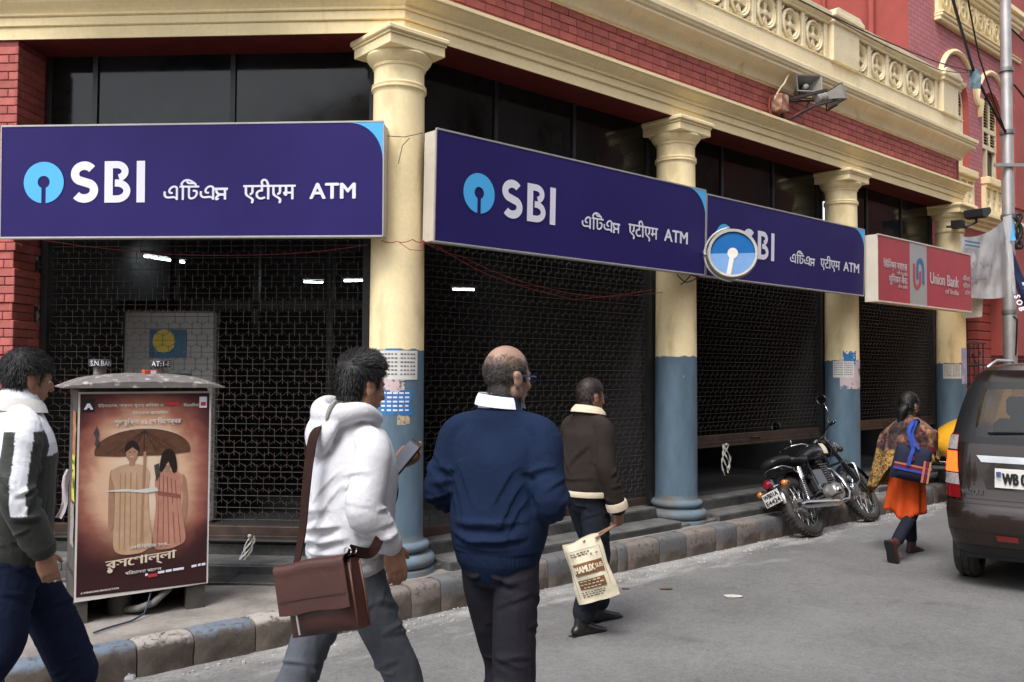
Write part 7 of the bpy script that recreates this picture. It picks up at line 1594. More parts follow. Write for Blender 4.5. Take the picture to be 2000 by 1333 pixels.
mb = MB(); sleeve(mb, J5['shR'], J5['elR'], J5['wrR'], (.048, .05, .054, .052, .045)); sleeve(mb, J5['shL'], J5['elL'], J5['wrL'], (.048, .05, .052, .05, .045)); loft(mb, [(0, 0, 1.16), (0, 0, 1.0), (0, -.005, .82), (0, -.01, .74)], [(.13, .095), (.145, .115), (.166, .138), (.172, .14)], (0, 1, 0), 22, 4); garment('cardigan', mb, fabric('maroon_knit', (.11, .010, .018), var=.12), P5, .010, 3)
m_sh = mat('patterned_shawl', (.16, .045, .03), rough=.9, var=.15, vscale=10, bump=.3, bscale=300, spec=.1)
def _shawl():
    N, L, b = nodes_of(m_sh); tc = N.new('ShaderNodeTexCoord'); old = b.inputs['Base Color'].links[0].from_socket
    def ramp(scale, els, seed):
        mp = N.new('ShaderNodeMapping'); mp.inputs['Location'].default_value = (seed, seed*.7, 0); L.new(tc.outputs['Object'], mp.inputs[0]); v = N.new('ShaderNodeTexNoise'); v.inputs['Scale'].default_value = scale; v.inputs['Detail'].default_value = 5; v.inputs['Distortion'].default_value = 1.2; L.new(mp.outputs[0], v.inputs['Vector'])
        r = N.new('ShaderNodeValToRGB'); L.new(v.outputs['Fac'], r.inputs[0]); E = r.color_ramp.elements; E[0].position = els[0][0]; E[0].color = (*els[0][1], 1); E[1].position = els[1][0]; E[1].color = (*els[1][1], 1)
        for p_, c_ in els[2:]: k = E.new(p_); k.color = (*c_, 1)
        return r.outputs[0]
    a = ramp(7, ((.38, (.045, .04, .045)), (.62, (.30, .17, .06)), (.48, (.13, .055, .05)), (.55, (.20, .13, .12))), 3)
    d = ramp(26, ((.42, (.55, .5, .5)), (.6, (1.2, 1.1, 1.0))), 8)
    mx = N.new('ShaderNodeMix'); mx.data_type = 'RGBA'; mx.blend_type = 'MULTIPLY'; mx.inputs[0].default_value = 1; L.new(a, mx.inputs[6]); L.new(d, mx.inputs[7])
    # mustard border towards the lower edge
    sp = N.new('ShaderNodeSeparateXYZ'); L.new(tc.outputs['Object'], sp.inputs[0]); nz = N.new('ShaderNodeTexNoise'); nz.inputs['Scale'].default_value = 5; L.new(tc.outputs['Object'], nz.inputs['Vector'])
    ma = N.new('ShaderNodeMath'); ma.operation = 'MULTIPLY_ADD'; ma.inputs[1].default_value = .22; L.new(nz.outputs['Fac'], ma.inputs[0]); L.new(sp.outputs['Z'], ma.inputs[2])
    mr = N.new('ShaderNodeMapRange'); mr.inputs[1].default_value = 1.08; mr.inputs[2].default_value = 1.05; mr.inputs[3].default_value = 0; mr.inputs[4].default_value = 1; L.new(ma.outputs[0], mr.inputs[0])
    bd = ramp(30, ((.44, (.10, .055, .025)), (.56, (.42, .25, .085))), 14)
    m2 = N.new('ShaderNodeMix'); m2.data_type = 'RGBA'; L.new(mr.outputs[0], m2.inputs[0]); L.new(mx.outputs[2], m2.inputs[6]); L.new(bd, m2.inputs[7]); L.new(m2.outputs[2], b.inputs['Base Color'])
_shawl()
rows = []; nz_ = 26; na = 60
for j in range(nz_+1):
    q = j/nz_; r = []
    for i in range(na+1):
        a = -2.75+5.5*i/na                     # 0 = back, negative = left
        zt = 1.285-.02*abs(math.sin(a)); L_ = .42+.24*max(0, math.sin(-a))*(1 if a < 0 else 0)-.10*(1 if a > .6 else 0)+.03*math.sin(a*7); z = zt-L_*q
        sp_ = math.sin(min(1, q*4.5)*math.pi/2); rx = .07+.165*sp_+.13*q*max(0, -math.sin(a))+.012*math.sin(a*11)*q+.02*q; ry = .068+.085*sp_+.04*q+.14*q*max(0, -math.sin(a))*max(0, math.cos(a))+.012*math.sin(a*13+1)*q
        drop = .055*sp_*abs(math.sin(a))*(1 if q < .5 else 1); r.append((rx*math.sin(a), .005-ry*math.cos(a), z-drop*1.2))
    rows.append(r)
V = np.array([p for r in rows for p in r]); f_ = .012*fbm(V*np.array([9, 9, 4.]), 3); V[:, 1] -= f_; V[:, 0] += f_*.5*np.sign(V[:, 0])
m = MB(); w_ = na+1; m.add([tuple(p) for p in V], [(j*w_+i, j*w_+i+1, (j+1)*w_+i+1, (j+1)*w_+i) for j in range(nz_) for i in range(na)]); sh_o = m.build('shawl', m_sh, P5, smooth=True)
md = sh_o.modifiers.new('thickness', 'SOLIDIFY'); md.thickness = .008
trousers(P5, J5, fabric('dark_leggings', (.014, .016, .026), var=.1), (.12, .095), .062, .055, .05, voxel=.010)
msh = mat('maroon_shoe', (.06, .022, .02), rough=.5); shoe(P5, J5['anL'], (-.07, .45, .055), msh); shoe(P5, J5['anR'], (.055, -.28, -.04), msh)
q = MB(); q.ell(J5['head'] @ Vector((.075, -.0, -.06)), (.006, .006, .008), 8, 6); q.build('earring', mat('gold', (.7, .45, .12), rough=.25, metal=1), P5, smooth=True)
# striped shoulder bag
SBp = at(1781, 906, 7.78); SB = empty('shoulder_bag', SBp, 0, 'navy shoulder bag with orange and blue stripes on the woman in the shawl', 'bag'); SB.rotation_euler = (0, R(11), R(-16))
mnb = fabric('navy_canvas', (.020, .024, .045), var=.1); m = MB(); slab(m, .30, .30, .11, bulge=.012, taper=.07); sbm = m.build('body', mnb, SB, smooth=45, merge=.0003)
for (z, h, c) in ((-.02, .016, (.45, .14, .10)), (-.042, .018, (.16, .02, .035)), (-.066, .022, (.05, .07, .32))):
    q = MB(); q.grid([[(-.152+.304*i/12, -.0735-.0*math.sin(i/12*math.pi), z+dz) for i in range(13)] for dz in (0, h)]); q.build('stripe', fabric('stripe_%d' % int(1000*c[0]), c), sbm)
for (x, w, c) in ((.085, .018, (.45, .14, .10)), (.108, .016, (.16, .02, .035)), (.130, .016, (.40, .20, .10))):
    q = MB(); q.add([(x, -.0755, -.14), (x+w, -.0755, -.14), (x+w-.006, -.0755, .05), (x-.006, -.0755, .05)], [(0, 1, 2, 3)]); q.build('stripe', fabric('stripe_%d' % int(1000*c[0]), c), sbm)
q = MB(); q.lathe([(.016, -.002), (.028, -.002), (.028, .002), (.016, .002)], 16, M=Matrix.Translation((-.03, -.083, .05)) @ Matrix.Rotation(R(90), 4, 'X')); q.build('badge', fabric('badge_maroon', (.14, .02, .05)), sbm)
Si = (Matrix.Translation(SBp) @ SB.rotation_euler.to_matrix().to_4x4()).inverted(); ls = lambda px, py, Y: tuple(Si @ Vector(at(px, py, Y)))
mbl = fabric('blue_webbing', (.035, .075, .36)); strap([(-.04, -.085, -.02), (-.035, -.088, .08), (-.03, -.075, .14), ls(1775, 845, 7.72), ls(1783, 826, 7.76), ls(1792, 822, 7.86), ls(1797, 832, 8.0)], .030, 'strap', SB, mbl, lambda p: (0, -1, 0)); strap([(.02, -.07, .14), ls(1781, 850, 7.74), ls(1789, 826, 7.80), ls(1795, 822, 7.9)], .022, 'strap', SB, mbl, lambda p: (0, -1, 0))
# ================================================================== vehicles
m_tyre = mat('dusty_tyre_rubber', (.028, .026, .025), rough=.85, var=.25, vscale=20, bump=.3, bscale=150, col2=(.075, .068, .06), c2amt=.58, c2scale=7)
m_chrome = mat('chrome', (.50, .50, .51), rough=.2, metal=1, var=.08, vscale=14, rvar=.06); m_blackm = mat('black_enamel', (.012, .012, .014), rough=.25, var=.1, coat=.6); m_cast = mat('cast_alloy', (.30, .29, .28), rough=.42, metal=.8, var=.2, vscale=18)
m_blackp = mat('black_plastic', (.012, .012, .013), rough=.45, var=.15); m_vinyl = mat('black_vinyl_seat', (.016, .016, .017), rough=.45, var=.12, bump=.25, bscale=180)
YX = Matrix(((1, 0, 0, 0), (0, 0, 1, 0), (0, 1, 0, 0), (0, 0, 0, 1)))        # lathe axis z -> y
def wheel(parent, x, z, Rr, sec, name='wheel', spokes=36, hub=.05, drum=.08):
    MM = Matrix.Translation((x, 0, z)) @ YX; m = MB(); n = 14
    prof = [(Rr-sec+sec*math.cos(R(a))*1.0, sec*.95*math.sin(R(a))) for a in np.linspace(-150, 150, n)]; m.lathe(prof, 48, M=MM)
    for k in range(44):       # tread blocks
        a = 2*math.pi*k/44
        for sgn in (-1, 1):
            mm = Matrix.Translation((x, 0, z)) @ Matrix.Rotation(-a, 4, 'Y') @ Matrix.Translation((Rr-.002, sgn*sec*.33, 0)) @ Matrix.Rotation(sgn*.35, 4, 'X'); m.box(-.004, .005, -sec*.3, sec*.3, -.013, .013, M=mm)
    t = m.build(name, m_tyre, parent, smooth=40)
    m = MB(); ri = Rr-sec*1.75; m.lathe([(ri, -sec*.62), (ri+.012, -sec*.66), (ri+.014, -sec*.45), (ri-.006, -sec*.2), (ri-.006, sec*.2), (ri+.014, sec*.45), (ri+.012, sec*.66), (ri, sec*.62)], 40, M=MM); m.build('rim', m_chrome, t, smooth=40)
    m = MB(); m.lathe([(.0, -hub), (.03, -hub), (.03, -hub*.7), (drum, -hub*.65), (drum, hub*.65), (.03, hub*.7), (.03, hub), (0, hub)], 24, M=MM); m.build('hub', m_cast, t, smooth=40)
    m = MB()
    for k in range(spokes):
        a = 2*math.pi*k/spokes; s = 1 if k % 2 else -1; b = a+(.5 if (k//2) % 2 else -.5)
        m.tube([Vector((x+drum*.95*math.cos(b), s*hub*.55, z+drum*.95*math.sin(b))), Vector((x+ri*math.cos(a), s*.006, z+ri*math.sin(a)))], .0022, 4, cap=False)
    tag(m.build('spokes', m_chrome, t), kind='stuff'); return t
def fender(mb, x, z, r, a0, a1, w, n=22, th=.0):
    rows = []
    for i in range(n+1):
        a = R(a0+(a1-a0)*i/n); rr = []
        for q in np.linspace(-1, 1, 9): k = r-.030*(abs(q)**2.2); rr.append((x+k*math.cos(a), q*w, z+k*math.sin(a)))
        rows.append(rr)
    mb.grid(rows); mb.grid([[(px*1., py*.97, pz-.003) for px, py, pz in r] for r in rows]); return mb
g = ground(1592, 1047); BH_ = R(46); BIKE = empty('motorcycle', (g[0], g[1], -.004), 0, 'black and chrome retro motorcycle parked at the kerb leaning on its stand', 'motorcycle'); BIKE.rotation_euler = (R(-30), 0, math.pi/2-BH_)
RW, FW = (0, .325), (1.37, .33)
wheel(BIKE, RW[0], RW[1], .325, .058); 
FK = empty('front_assembly', (0, 0, 0), 0, parent=BIKE)
bpy.data.objects.remove(FK)
wheel(BIKE, FW[0], FW[1], .33, .048)
m = MB(); fender(m, 0, .325, .385, 25, 172, .078); m.build('rear_mudguard', m_blackm, BIKE, smooth=50)
m = MB(); fender(m, 1.37, .33, .378, 5, 165, .062); m.build('front_mudguard', m_blackm, BIKE, smooth=50)
m = MB()
for s in (-1, 1): m.tube([(1.37, s*.06, .33), (1.37+.08, s*.065, .55)], .006, 6); m.tube([(1.37, s*.06, .33), (1.24, s*.065, .66)], .006, 6)
m.build('mudguard_stay', m_chrome, BIKE, smooth=True)
# frame
m = MB()
m.tube([(1.06, 0, .93), (.95, 0, .86), (.45, 0, .80), (.1, 0, .74)], .02, 8); m.tube([(1.05, 0, .86), (.98, 0, .55), (.9, 0, .30)], .02, 8)
for s in (-1, 1): m.tube([(.45, s*.07, .80), (.4, s*.09, .5), (.42, s*.08, .34)], .014, 8); m.tube([(0, s*.085, .325), (.4, s*.09, .36)], .016, 8); m.tube([(.42, s*.09, .5), (-.02, s*.11, .70), (-.2, s*.1, .72)], .014, 8)
m.build('frame', m_blackm, BIKE, smooth=True)
# shocks with springs
for s in (-1, 1):
    a, b = Vector((.02, s*.115, .35)), Vector((.12, s*.115, .70)); q = MB(); q.tube([a, b], .016, 10); q.tube([a+(b-a)*.66, b], .032, 12); sh = q.build('shock_absorber', m_chrome, BIKE, smooth=40)
    d = (b-a).normalized(); u_ = Vector((0, 1, 0)); w_ = d.cross(u_); q = MB(); q.tube([a+(b-a)*(.08+.56*i/72)+(u_*math.cos(i*.87)+w_*math.sin(i*.87))*.03 for i in range(73)], .005, 5); q.build('spring', m_cast, sh, smooth=True)
# engine
m = MB(); m.bbox(.42, .80, -.11, .11, .27, .50, .05); m.lathe([(.0, -.15), (.085, -.145), (.10, -.13), (.105, -.10), (.105, .12), (.09, .14), (0, .145)], 28, M=Matrix.Translation((.70, 0, .385)) @ YX); m.lathe([(.0, -.155), (.07, -.15), (.08, -.12), (.08, .1)], 24, M=Matrix.Translation((.50, 0, .39)) @ YX); en = m.build('engine', m_cast, BIKE, smooth=40)
m = MB(); m.lathe([(0, -.165), (.04, -.163), (.055, -.15), (.058, -.14)], 20, M=Matrix.Translation((.70, 0, .385)) @ YX); m.build('clutch_cover', m_chrome, en, smooth=40)
for k in range(9):
    q = MB(); q.bbox(.655-.01*(k > 6), .815+.01*(k > 6), -.085, .085, .50+k*.026, .512+k*.026, .003); q.build('cooling_fin', m_blackm, en)
m = MB(); m.box(.68, .79, -.06, .06, .49, .735); m.bbox(.665, .81, -.07, .07, .735, .775, .015); m.build('cylinder', m_blackp, en)
m = MB(); m.bbox(.28, .42, -.125, .125, .40, .62, .03); m.bbox(.33, .56, -.135, -.10, .47, .66, .02); m.bbox(.33, .56, .10, .135, .47, .66, .02); m.build('side_panel', m_blackm, BIKE)
m = MB(); m.tube([(.50, -.05, .60), (.58, -.06, .62), (.66, -.03, .62)], .028, 10); m.build('carburettor', m_cast, en, smooth=True)
# exhaust, kick-start side
m = MB(); m.tube([(.80, -.03, .68), (.90, -.06, .64), (.945, -.10, .50), (.90, -.13, .34), (.78, -.14, .27), (.55, -.145, .255)], .021, 12); ex = m.build('exhaust_pipe', m_chrome, BIKE, smooth=True)
m = MB(); m.tube([(.60, -.148, .255), (.52, -.15, .256), (.46, -.152, .262), (-.16, -.165, .30), (-.20, -.166, .302), (-.24, -.167, .304)], [.024, .036, .045, .047, .040, .030], 18); m.tube([(-.235, -.167, .304), (-.30, -.168, .307)], [.026, .028], 14); m.build('silencer', m_chrome, ex, smooth=40)
m = MB(); m.tube([(-.302, -.168, .307), (-.303, -.168, .307)], .022, 12); m.build('tailpipe_mouth', m_blackp, ex)
# tank, seats
m = MB(); loft(m, [(.98, 0, .875), (.93, 0, .872), (.80, 0, .868), (.65, 0, .86), (.52, 0, .835), (.46, 0, .82)], [(.05, .06), (.115, .085), (.135, .098), (.125, .092), (.075, .06), (.04, .035)], (0, 0, 1), 24, 6)
V, Fq = remesh(m, .012, 4)
tk = mesh_from(V, Fq, 'fuel_tank', m_blackm, BIKE)
q = MB()
for s in (-1, 1): q.grid([[(x, s*(.1195+.0175*math.sin((x-.5)/.45*math.pi)-.9*(dz**2)*3.0), .87+dz) for x in np.linspace(.80, .925, 7)] for dz in np.linspace(-.05, .075, 7)])
q.build('cream_flash', mat('cream_enamel', (.62, .56, .42), rough=.3), tk, smooth=True)
q = MB(); q.lathe([(0, .012), (.03, .01), (.034, .0)], 16, M=Matrix.Translation((.74, 0, .962))); q.build('filler_cap', m_chrome, tk, smooth=True)
m = MB(); loft(m, [(.50, 0, .83), (.40, 0, .80), (.26, 0, .795), (.18, 0, .82)], [(.085, .04), (.125, .05), (.13, .05), (.10, .045)], (0, 0, 1), 20, 5); V, Fq = remesh(m, .011, 4); mesh_from(V, Fq, 'rider_seat', m_vinyl, BIKE)
m = MB(); loft(m, [(.16, 0, .83), (.05, 0, .83), (-.12, 0, .825), (-.22, 0, .815)], [(.08, .045), (.125, .055), (.135, .055), (.10, .045)], (0, 0, 1), 20, 5); V, Fq = remesh(m, .011, 4); mesh_from(V, Fq, 'pillion_seat', m_vinyl, BIKE)
# forks, headlamp, bars
m = MB()
for s in (-1, 1): m.tube([(1.37, s*.085, .33), (1.24, s*.085, .62)], .03, 12); m.tube([(1.24, s*.085, .62), (1.07, s*.085, .97)], .024, 12)
m.build('fork', m_blackm, BIKE, smooth=40)
m = MB(); m.lathe([(0, -.13), (.05, -.12), (.085, -.06), (.092, .0), (.095, .05), (.088, .06)], 24, M=Matrix.Translation((1.20, 0, .90)) @ Matrix.Rotation(R(84), 4, 'Y')); hl = m.build('headlamp', m_blackm, BIKE, smooth=40)
m = MB(); m.lathe([(.088, .058), (.098, .06), (.098, .075), (.086, .08), (.05, .092), (0, .096)], 24, M=Matrix.Translation((1.20, 0, .90)) @ Matrix.Rotation(R(84), 4, 'Y')); m.build('lamp_rim', m_chrome, hl, smooth=40)
hb = lambda s: [(1.06, 0, 1.0), (1.05, s*.09, 1.01), (1.03, s*.17, 1.07), (.98, s*.27, 1.095), (.88, s*.37, 1.08)]
m = MB(); m.tube(list(reversed(hb(-1)))+hb(1)[1:], .012, 10); m.build('handlebar', m_chrome, BIKE, smooth=True)
for s in (-1, 1):
    m = MB(); a, b = Vector(hb(s)[3]), Vector(hb(s)[4]); m.tube([a+(b-a)*.15, b], .018, 10); m.build('grip', m_blackp, BIKE, smooth=True)
    m = MB(); m.tube([a+Vector((.03, 0, -.01)), a+Vector((-.02, s*.07, -.01)), a+Vector((-.1, s*.13, -.01))], .007, 6); m.build('lever', m_chrome, BIKE, smooth=True)
    m = MB(); m.tube([a, a+Vector((.015, -s*.01, .06)), a+Vector((-.01, s*.06, .12)), a+Vector((-.01, s*.06, .235))], .006, 8); mr_ = m.build('mirror_stem', m_chrome, BIKE, smooth=True)
    c = a+Vector((-.012, s*.06, .29)); m = MB(); m.lathe([(.0, .012), (.04, .010), (.056, .0), (.054, -.006), (.05, -.004)], 24, M=Matrix.Translation(c) @ Matrix.Rotation(R(90), 4, 'Y')); m.build('mirror', m_chrome, mr_, smooth=40)
    m = MB(); m.lathe([(0, -.0065), (.051, -.0065)], 24, M=Matrix.Translation(c) @ Matrix.Rotation(R(90), 4, 'Y')); m.build('mirror_glass', mat('mirror_glass', (.7, .72, .74), rough=.05, metal=1, var=0), mr_)
for z, s in ((1.03, -1), (1.03, 1)):
    m = MB(); m.lathe([(0, .02), (.035, .02), (.038, 0), (.03, -.05), (0, -.06)], 16, M=Matrix.Translation((1.10, s*.05, z)) @ Matrix.Rotation(R(-25), 4, 'Y')); m.build('instrument', m_chrome, BIKE, smooth=40)
# tail: plate, lamp, indicators
m = MB(); m.bbox(-.44, -.425, -.10, .10, .38, .53, .004, M=Matrix.Translation((0, 0, .01))); m.bbox(-.42, -.34, -.05, .05, .50, .66, .02); tl = m.build('tail_bracket', m_blackm, BIKE)
m = MB(); m.bbox(-.4465, -.4415, -.10, .10, .395, .53, .003); pl = m.build('number_plate', mat('white_plate', (.64, .63, .6), rough=.5, var=.06), BIKE)
MPL = Matrix(((0, 1, 0, -.4475), (-1, 0, 0, 0), (0, 0, 1, 0), (0, 0, 0, 1))); q = MB(); lettering(q, 'WB01A', -.085, .472, h=.045, w=.17, bold=.003, y=0, M=MPL); lettering(q, 'E4424', -.085, .407, h=.045, w=.17, bold=.003, y=0, M=MPL); q.build('lettering', mat('plate_black', (.012, .012, .012)), pl)
m = MB(); m.lathe([(.0, .055), (.03, .05), (.05, .025), (.052, .0), (.045, -.02)], 22, M=Matrix.Translation((-.40, 0, .60)) @ Matrix.Rotation(R(-90), 4, 'Y')); m.build('tail_lamp', mat('red_lens', (.22, .006, .02), rough=.12, spec=.6, coat=.5), BIKE, smooth=40)
m_amb = mat('amber_lens', (.62, .17, .03), rough=.15, spec=.6, coat=.4)
for s in (-1, 1):
    m = MB(); m.ell((-.36, s*.155, .555), (.03, .034, .034), 16, 10); ind = m.build('indicator', m_amb, BIKE, smooth=True); m = MB(); m.tube([(-.35, s*.04, .57), (-.35, s*.13, .558)], .009, 8); m.lathe([(.0, .0), (.032, .0), (.036, .012), (.0, .03)], 14, M=Matrix.Translation((-.345, s*.155, .555)) @ Matrix.Rotation(R(90), 4, 'Y')); m.build('stalk', m_chrome, ind, smooth=40)
    m = MB(); m.ell((1.16, s*.16, .83), (.034, .03, .03), 16, 10); m.build('indicator', m_amb if s > 0 else m_blackp, BIKE, smooth=True)
# leg guard, stand, footrest, grab rail
m = MB(); m.tube([(.98, 0, .38), (.99, -.16, .36), (1.0, -.27, .42), (1.01, -.285, .60), (1.02, -.2, .68), (1.03, 0, .70)], .013, 10); m.tube([(.98, 0, .38), (.99, .16, .36), (1.0, .27, .42), (1.01, .285, .60), (1.02, .2, .68), (1.03, 0, .70)], .013, 10); m.build('leg_guard', m_chrome, BIKE, smooth=True)
m = MB(); m.tube([(.48, -.08, .33), (.48, -.26, .33)], .012, 8); m.tube([(.48, .08, .33), (.48, .26, .33)], .012, 8); m.tube([(.1, -.09, .36), (.08, -.24, .38)], .011, 8); m.build('footrest', m_blackp, BIKE, smooth=True)
m = MB(); m.tube([(.46, .1, .28), (.40, .17, .1), (.39, .185, -.055)], .012, 8); m.build('side_stand', m_blackm, BIKE, smooth=True)
m = MB(); m.tube([(.02, -.13, .70), (-.2, -.135, .74), (-.27, 0, .76), (-.2, .135, .74), (.02, .13, .70)], .009, 8); m.build('grab_rail', m_chrome, BIKE, smooth=True)
m = MB(); m.tube([(1.0, .06, 1.0), (1.1, .1, .92), (1.05, .05, .8), (.8, .06, .76)], .006, 6); m.tube([(1.0, -.06, 1.0), (1.12, -.1, .9), (1.02, -.05, .75), (.75, -.06, .7)], .006, 6); m.build('cable', m_blackp, BIKE, smooth=True)

# ---------------------------------------------------------------- brown hatchback, rear seen
CH = R(36); CAR = empty('hatchback_car', (3.945, 6.43, 0), -CH, 'dark brown tall hatchback car with its tail lamps lit', 'car')
m_car = mat('brown_metallic_paint', (.024, .0135, .0105), rough=.3, metal=.35, var=.14, vscale=2, coat=.6, spec=.4, rvar=.06)
m_tint = mat('tinted_glass', (.010, .011, .011), rough=.04, var=0, spec=.5, alpha=.90)
ZW = [(.28, .66), (.36, .70), (.46, .722), (.60, .735), (.80, .737), (.95, .733), (1.08, .722), (1.18, .70), (1.30, .672), (1.42, .64), (1.54, .60), (1.63, .555), (1.69, .50), (1.725, .43), (1.745, .32), (1.752, .0)]
YR = [(.28, .10), (.36, .045), (.46, .012), (.60, .0), (.68, .035), (.80, .06), (.95, .07), (1.08, .085), (1.18, .105), (1.30, .14), (1.42, .175), (1.54, .212), (1.63, .235), (1.69, .22), (1.725, .24), (1.745, .30), (1.752, .4)]
def interp(tab, z): return float(np.interp(z, [a for a, b in tab], [b for a, b in tab]))
def CS(s, z, out=0.):
    """rear and side skin of the car: s in -1..1 across the back, |s|>1 runs forward along the flank"""
    w = interp(ZW, z); y0 = interp(YR, z); a = min(abs(s), 1.); x = w*a*(1 if s >= 0 else -1); y = y0+.035*a**2+.10*a**9
    nx, ny = (.25*a+.75*a**9)*(1 if s >= 0 else -1), -1+.7*a**9
    if abs(s) > 1: y += (abs(s)-1)*3.2; nx, ny = (1 if s >= 0 else -1), 0; f = max(0, (y-2.75)/.7); x *= 1-.12*f*f
    l = math.hypot(nx, ny); return Vector((x+nx/l*out, y+ny/l*out, z))
ss = [-2, -1.8, -1.6, -1.4, -1.2, -1.08, -1.02]+list(np.linspace(-1, -.8, 9))+list(np.linspace(-.75, .75, 17))+list(np.linspace(.8, 1, 9))+[1.02, 1.08, 1.2, 1.4, 1.6, 1.8, 2]
WIN = (1.155, 1.575)
zs = [.28, .32, .36, .41, .46, .53, .60, .64, .68, .74, .80, .88, .95, 1.02, 1.08, 1.155, 1.22, 1.30, 1.36, 1.42, 1.48, 1.54, 1.575, 1.63, 1.66, 1.69, 1.71, 1.725, 1.738, 1.745]
def zfront(s, z):          # bonnet falls away in front of the cabin
    return z
mb = MB(); vs = []; 
for z in zs:
    for s in ss: vs.append(CS(s, z))
n_ = len(ss); fs = []
for j in range(len(zs)-1):
    for i in range(n_-1):
        sm, zm = (ss[i]+ss[i+1])/2, (zs[j]+zs[j+1])/2
        if WIN[0] <= zm <= WIN[1] and abs(sm) < .90: continue          # rear window
        if WIN[0]-.0 <= zm <= 1.56 and 1.1 < abs(sm) < 1.72: continue     # side windows
        if zm > 1.05 and abs(sm) > 1.86: continue
        if zm < .52 and 1.1 < abs(sm) < 1.28 : continue                  # rear wheel arch
        fs.append((j*n_+i, j*n_+i+1, (j+1)*n_+i+1, (j+1)*n_+i))
mb.add(vs, fs)
top = [CS(s, 1.745) for s in ss]; k = len(ss)
mb.add(top+[Vector((0, p.y, 1.752)) for p in top], [(i, i+1, k+i+1, k+i) for i in range(k-1)])
mb.add([(-.6, 2.75, 1.05), (.6, 2.75, 1.05), (.55, 3.5, .85), (-.55, 3.5, .85), (.5, 3.55, .3), (-.5, 3.55, .3)], [(0, 1, 2, 3), (3, 2, 4, 5)])
body = mb.build('body', m_car, CAR, smooth=32, merge=.0005)
def patch(name, s0, s1, z0, z1, m, out=.004, parent=body, ns=12, nz=6, shape=None):
    q = MB(); q.grid([[tuple(CS(*( (s0+(s1-s0)*i/ns, z0+(z1-z0)*j/nz) if shape is None else shape(i/ns, j/nz)), out)) for i in range(ns+1)] for j in range(nz+1)]); return q.build(name, m, parent, smooth=50)
patch('rear_window', -.905, .905, WIN[0]-.01, WIN[1]+.01, m_tint, .001, body, 20, 8)
patch('window_surround', -.99, -.80, WIN[0]-.03, WIN[1]+.03, m_blackp, .003, body, 8, 8, lambda u_, v_: (-.985+.24*u_*(1-.3*v_), WIN[0]-.03+(WIN[1]-WIN[0]+.06)*v_)); patch('window_surround', .80, .99, WIN[0]-.03, WIN[1]+.03, m_blackp, .003, body, 8, 8)
patch('window_surround', -.9, .9, 1.125, 1.175, m_blackp, .0035, body, 20, 3); patch('window_surround', -.85, .85, 1.545, 1.60, m_blackp, .0035, body, 20, 3)
# tail lamps, stacked lenses
m_lens = mat('red_lamp_lens', (.16, .006, .008), rough=.12, spec=.6, coat=.5, var=.1); m_lit = mat('lit_tail_lens', (.7, .08, .02), rough=.2, emit=(1, .10, .012), estr=1.15, var=.5, vscale=70); m_clear = mat('clear_lamp_lens', (.34, .30, .30), rough=.1, spec=.7, coat=.6, var=.3, vscale=40)
for sg in (-1, 1):
    lm = lambda a, b: (lambda u_, v_: (sg*(1.05-.21*(u_)*(1-.35*((a+(b-a)*v_)-.72)/.5)), a+(b-a)*v_))
    l0 = patch('tail_lamp', 0, 0, 0, 0, m_lens, .010, CAR, 10, 14, lm(.70, 1.19)); patch('lens', 0, 0, 0, 0, m_clear, .014, l0, 8, 6, lm(1.07, 1.18)); patch('lit_lens', 0, 0, 0, 0, m_lit, .0145, l0, 8, 6, lm(.895, 1.055)); patch('lens', 0, 0, 0, 0, m_clear, .014, l0, 8, 4, lm(.80, .885))
patch('brake_lamp', -.18, .42, 1.645, 1.69, m_lit, .012, CAR, 12, 4, lambda u_, v_: (-.30+.6*u_, 1.652+.036*v_*math.sin(math.pi*min(.97, u_*.94+.03))))
# tailgate details
patch('tailgate_seam', -.80, .80, .70, .706, m_blackp, .002, body, 20, 1); 
for sg in (-1, 1): patch('tailgate_seam', 0, 0, 0, 0, m_blackp, .002, body, 1, 10, lambda u_, v_: (sg*(.80+.02*u_-.0*v_), .70+.45*v_))
patch('plate_recess', -.62, .62, .79, 1.0, mat('dark_brown_recess', (.018, .012, .010), rough=.4, coat=.4), .002, body, 20, 4, lambda u_, v_: (-.70+1.4*u_+(.1*(1-v_))*(1-2*u_), .78+.22*v_))
patch('chrome_garnish', -.60, .60, .985, 1.035, m_chrome, .014, body, 20, 3, lambda u_, v_: (-.70+1.4*u_+.05*(1-v_)*(1-2*u_), .985+.05*v_))
patch('bumper_crease', -.97, .97, .455, .463, mat('crease_shadow_gap', (.012, .01, .009), rough=.6), .002, body, 30, 1); patch('bumper_crease', -.97, .97, .665, .672, mat('crease_shadow_gap', (.012, .01, .009)), .003, body, 30, 1)
q = patch('number_plate', 0, 0, 0, 0, mat('white_plate', (.64, .63, .6), rough=.5, var=.06), .016, CAR, 8, 3, lambda u_, v_: (-.52+.72*u_, .80+.145*v_)); m = MB()
P0 = CS(-.52, .80, .020); P1_ = CS(.20, .80, .020); dx = (P1_-P0).normalized(); Lp = (P1_-P0).length; yv = Vector((0, 0, 1)).cross(dx); MPc = Matrix(((dx.x, yv.x, 0, P0.x), (dx.y, yv.y, 0, P0.y), (0, 0, 1, .80), (0, 0, 0, 1)))
lettering(m, 'WB 08', .055, .03, h=.085, w=.185, bold=.005, y=-.004, M=MPc); lettering(m, 'F 7214', .33, .035, h=.085, w=.21, bold=.005, y=-.004, M=MPc) if False else None
m.build('lettering', mat('plate_black', (.012, .012, .012)), q); m = MB(); m.bbox(.012, .045, -.003, -.001, .085, .12, .0005, M=MPc); lettering(m, 'IND', .012, .055, h=.014, w=.034, y=-.004, M=MPc); m.build('plate_mark', mat('plate_blue', (.05, .09, .25)), q)
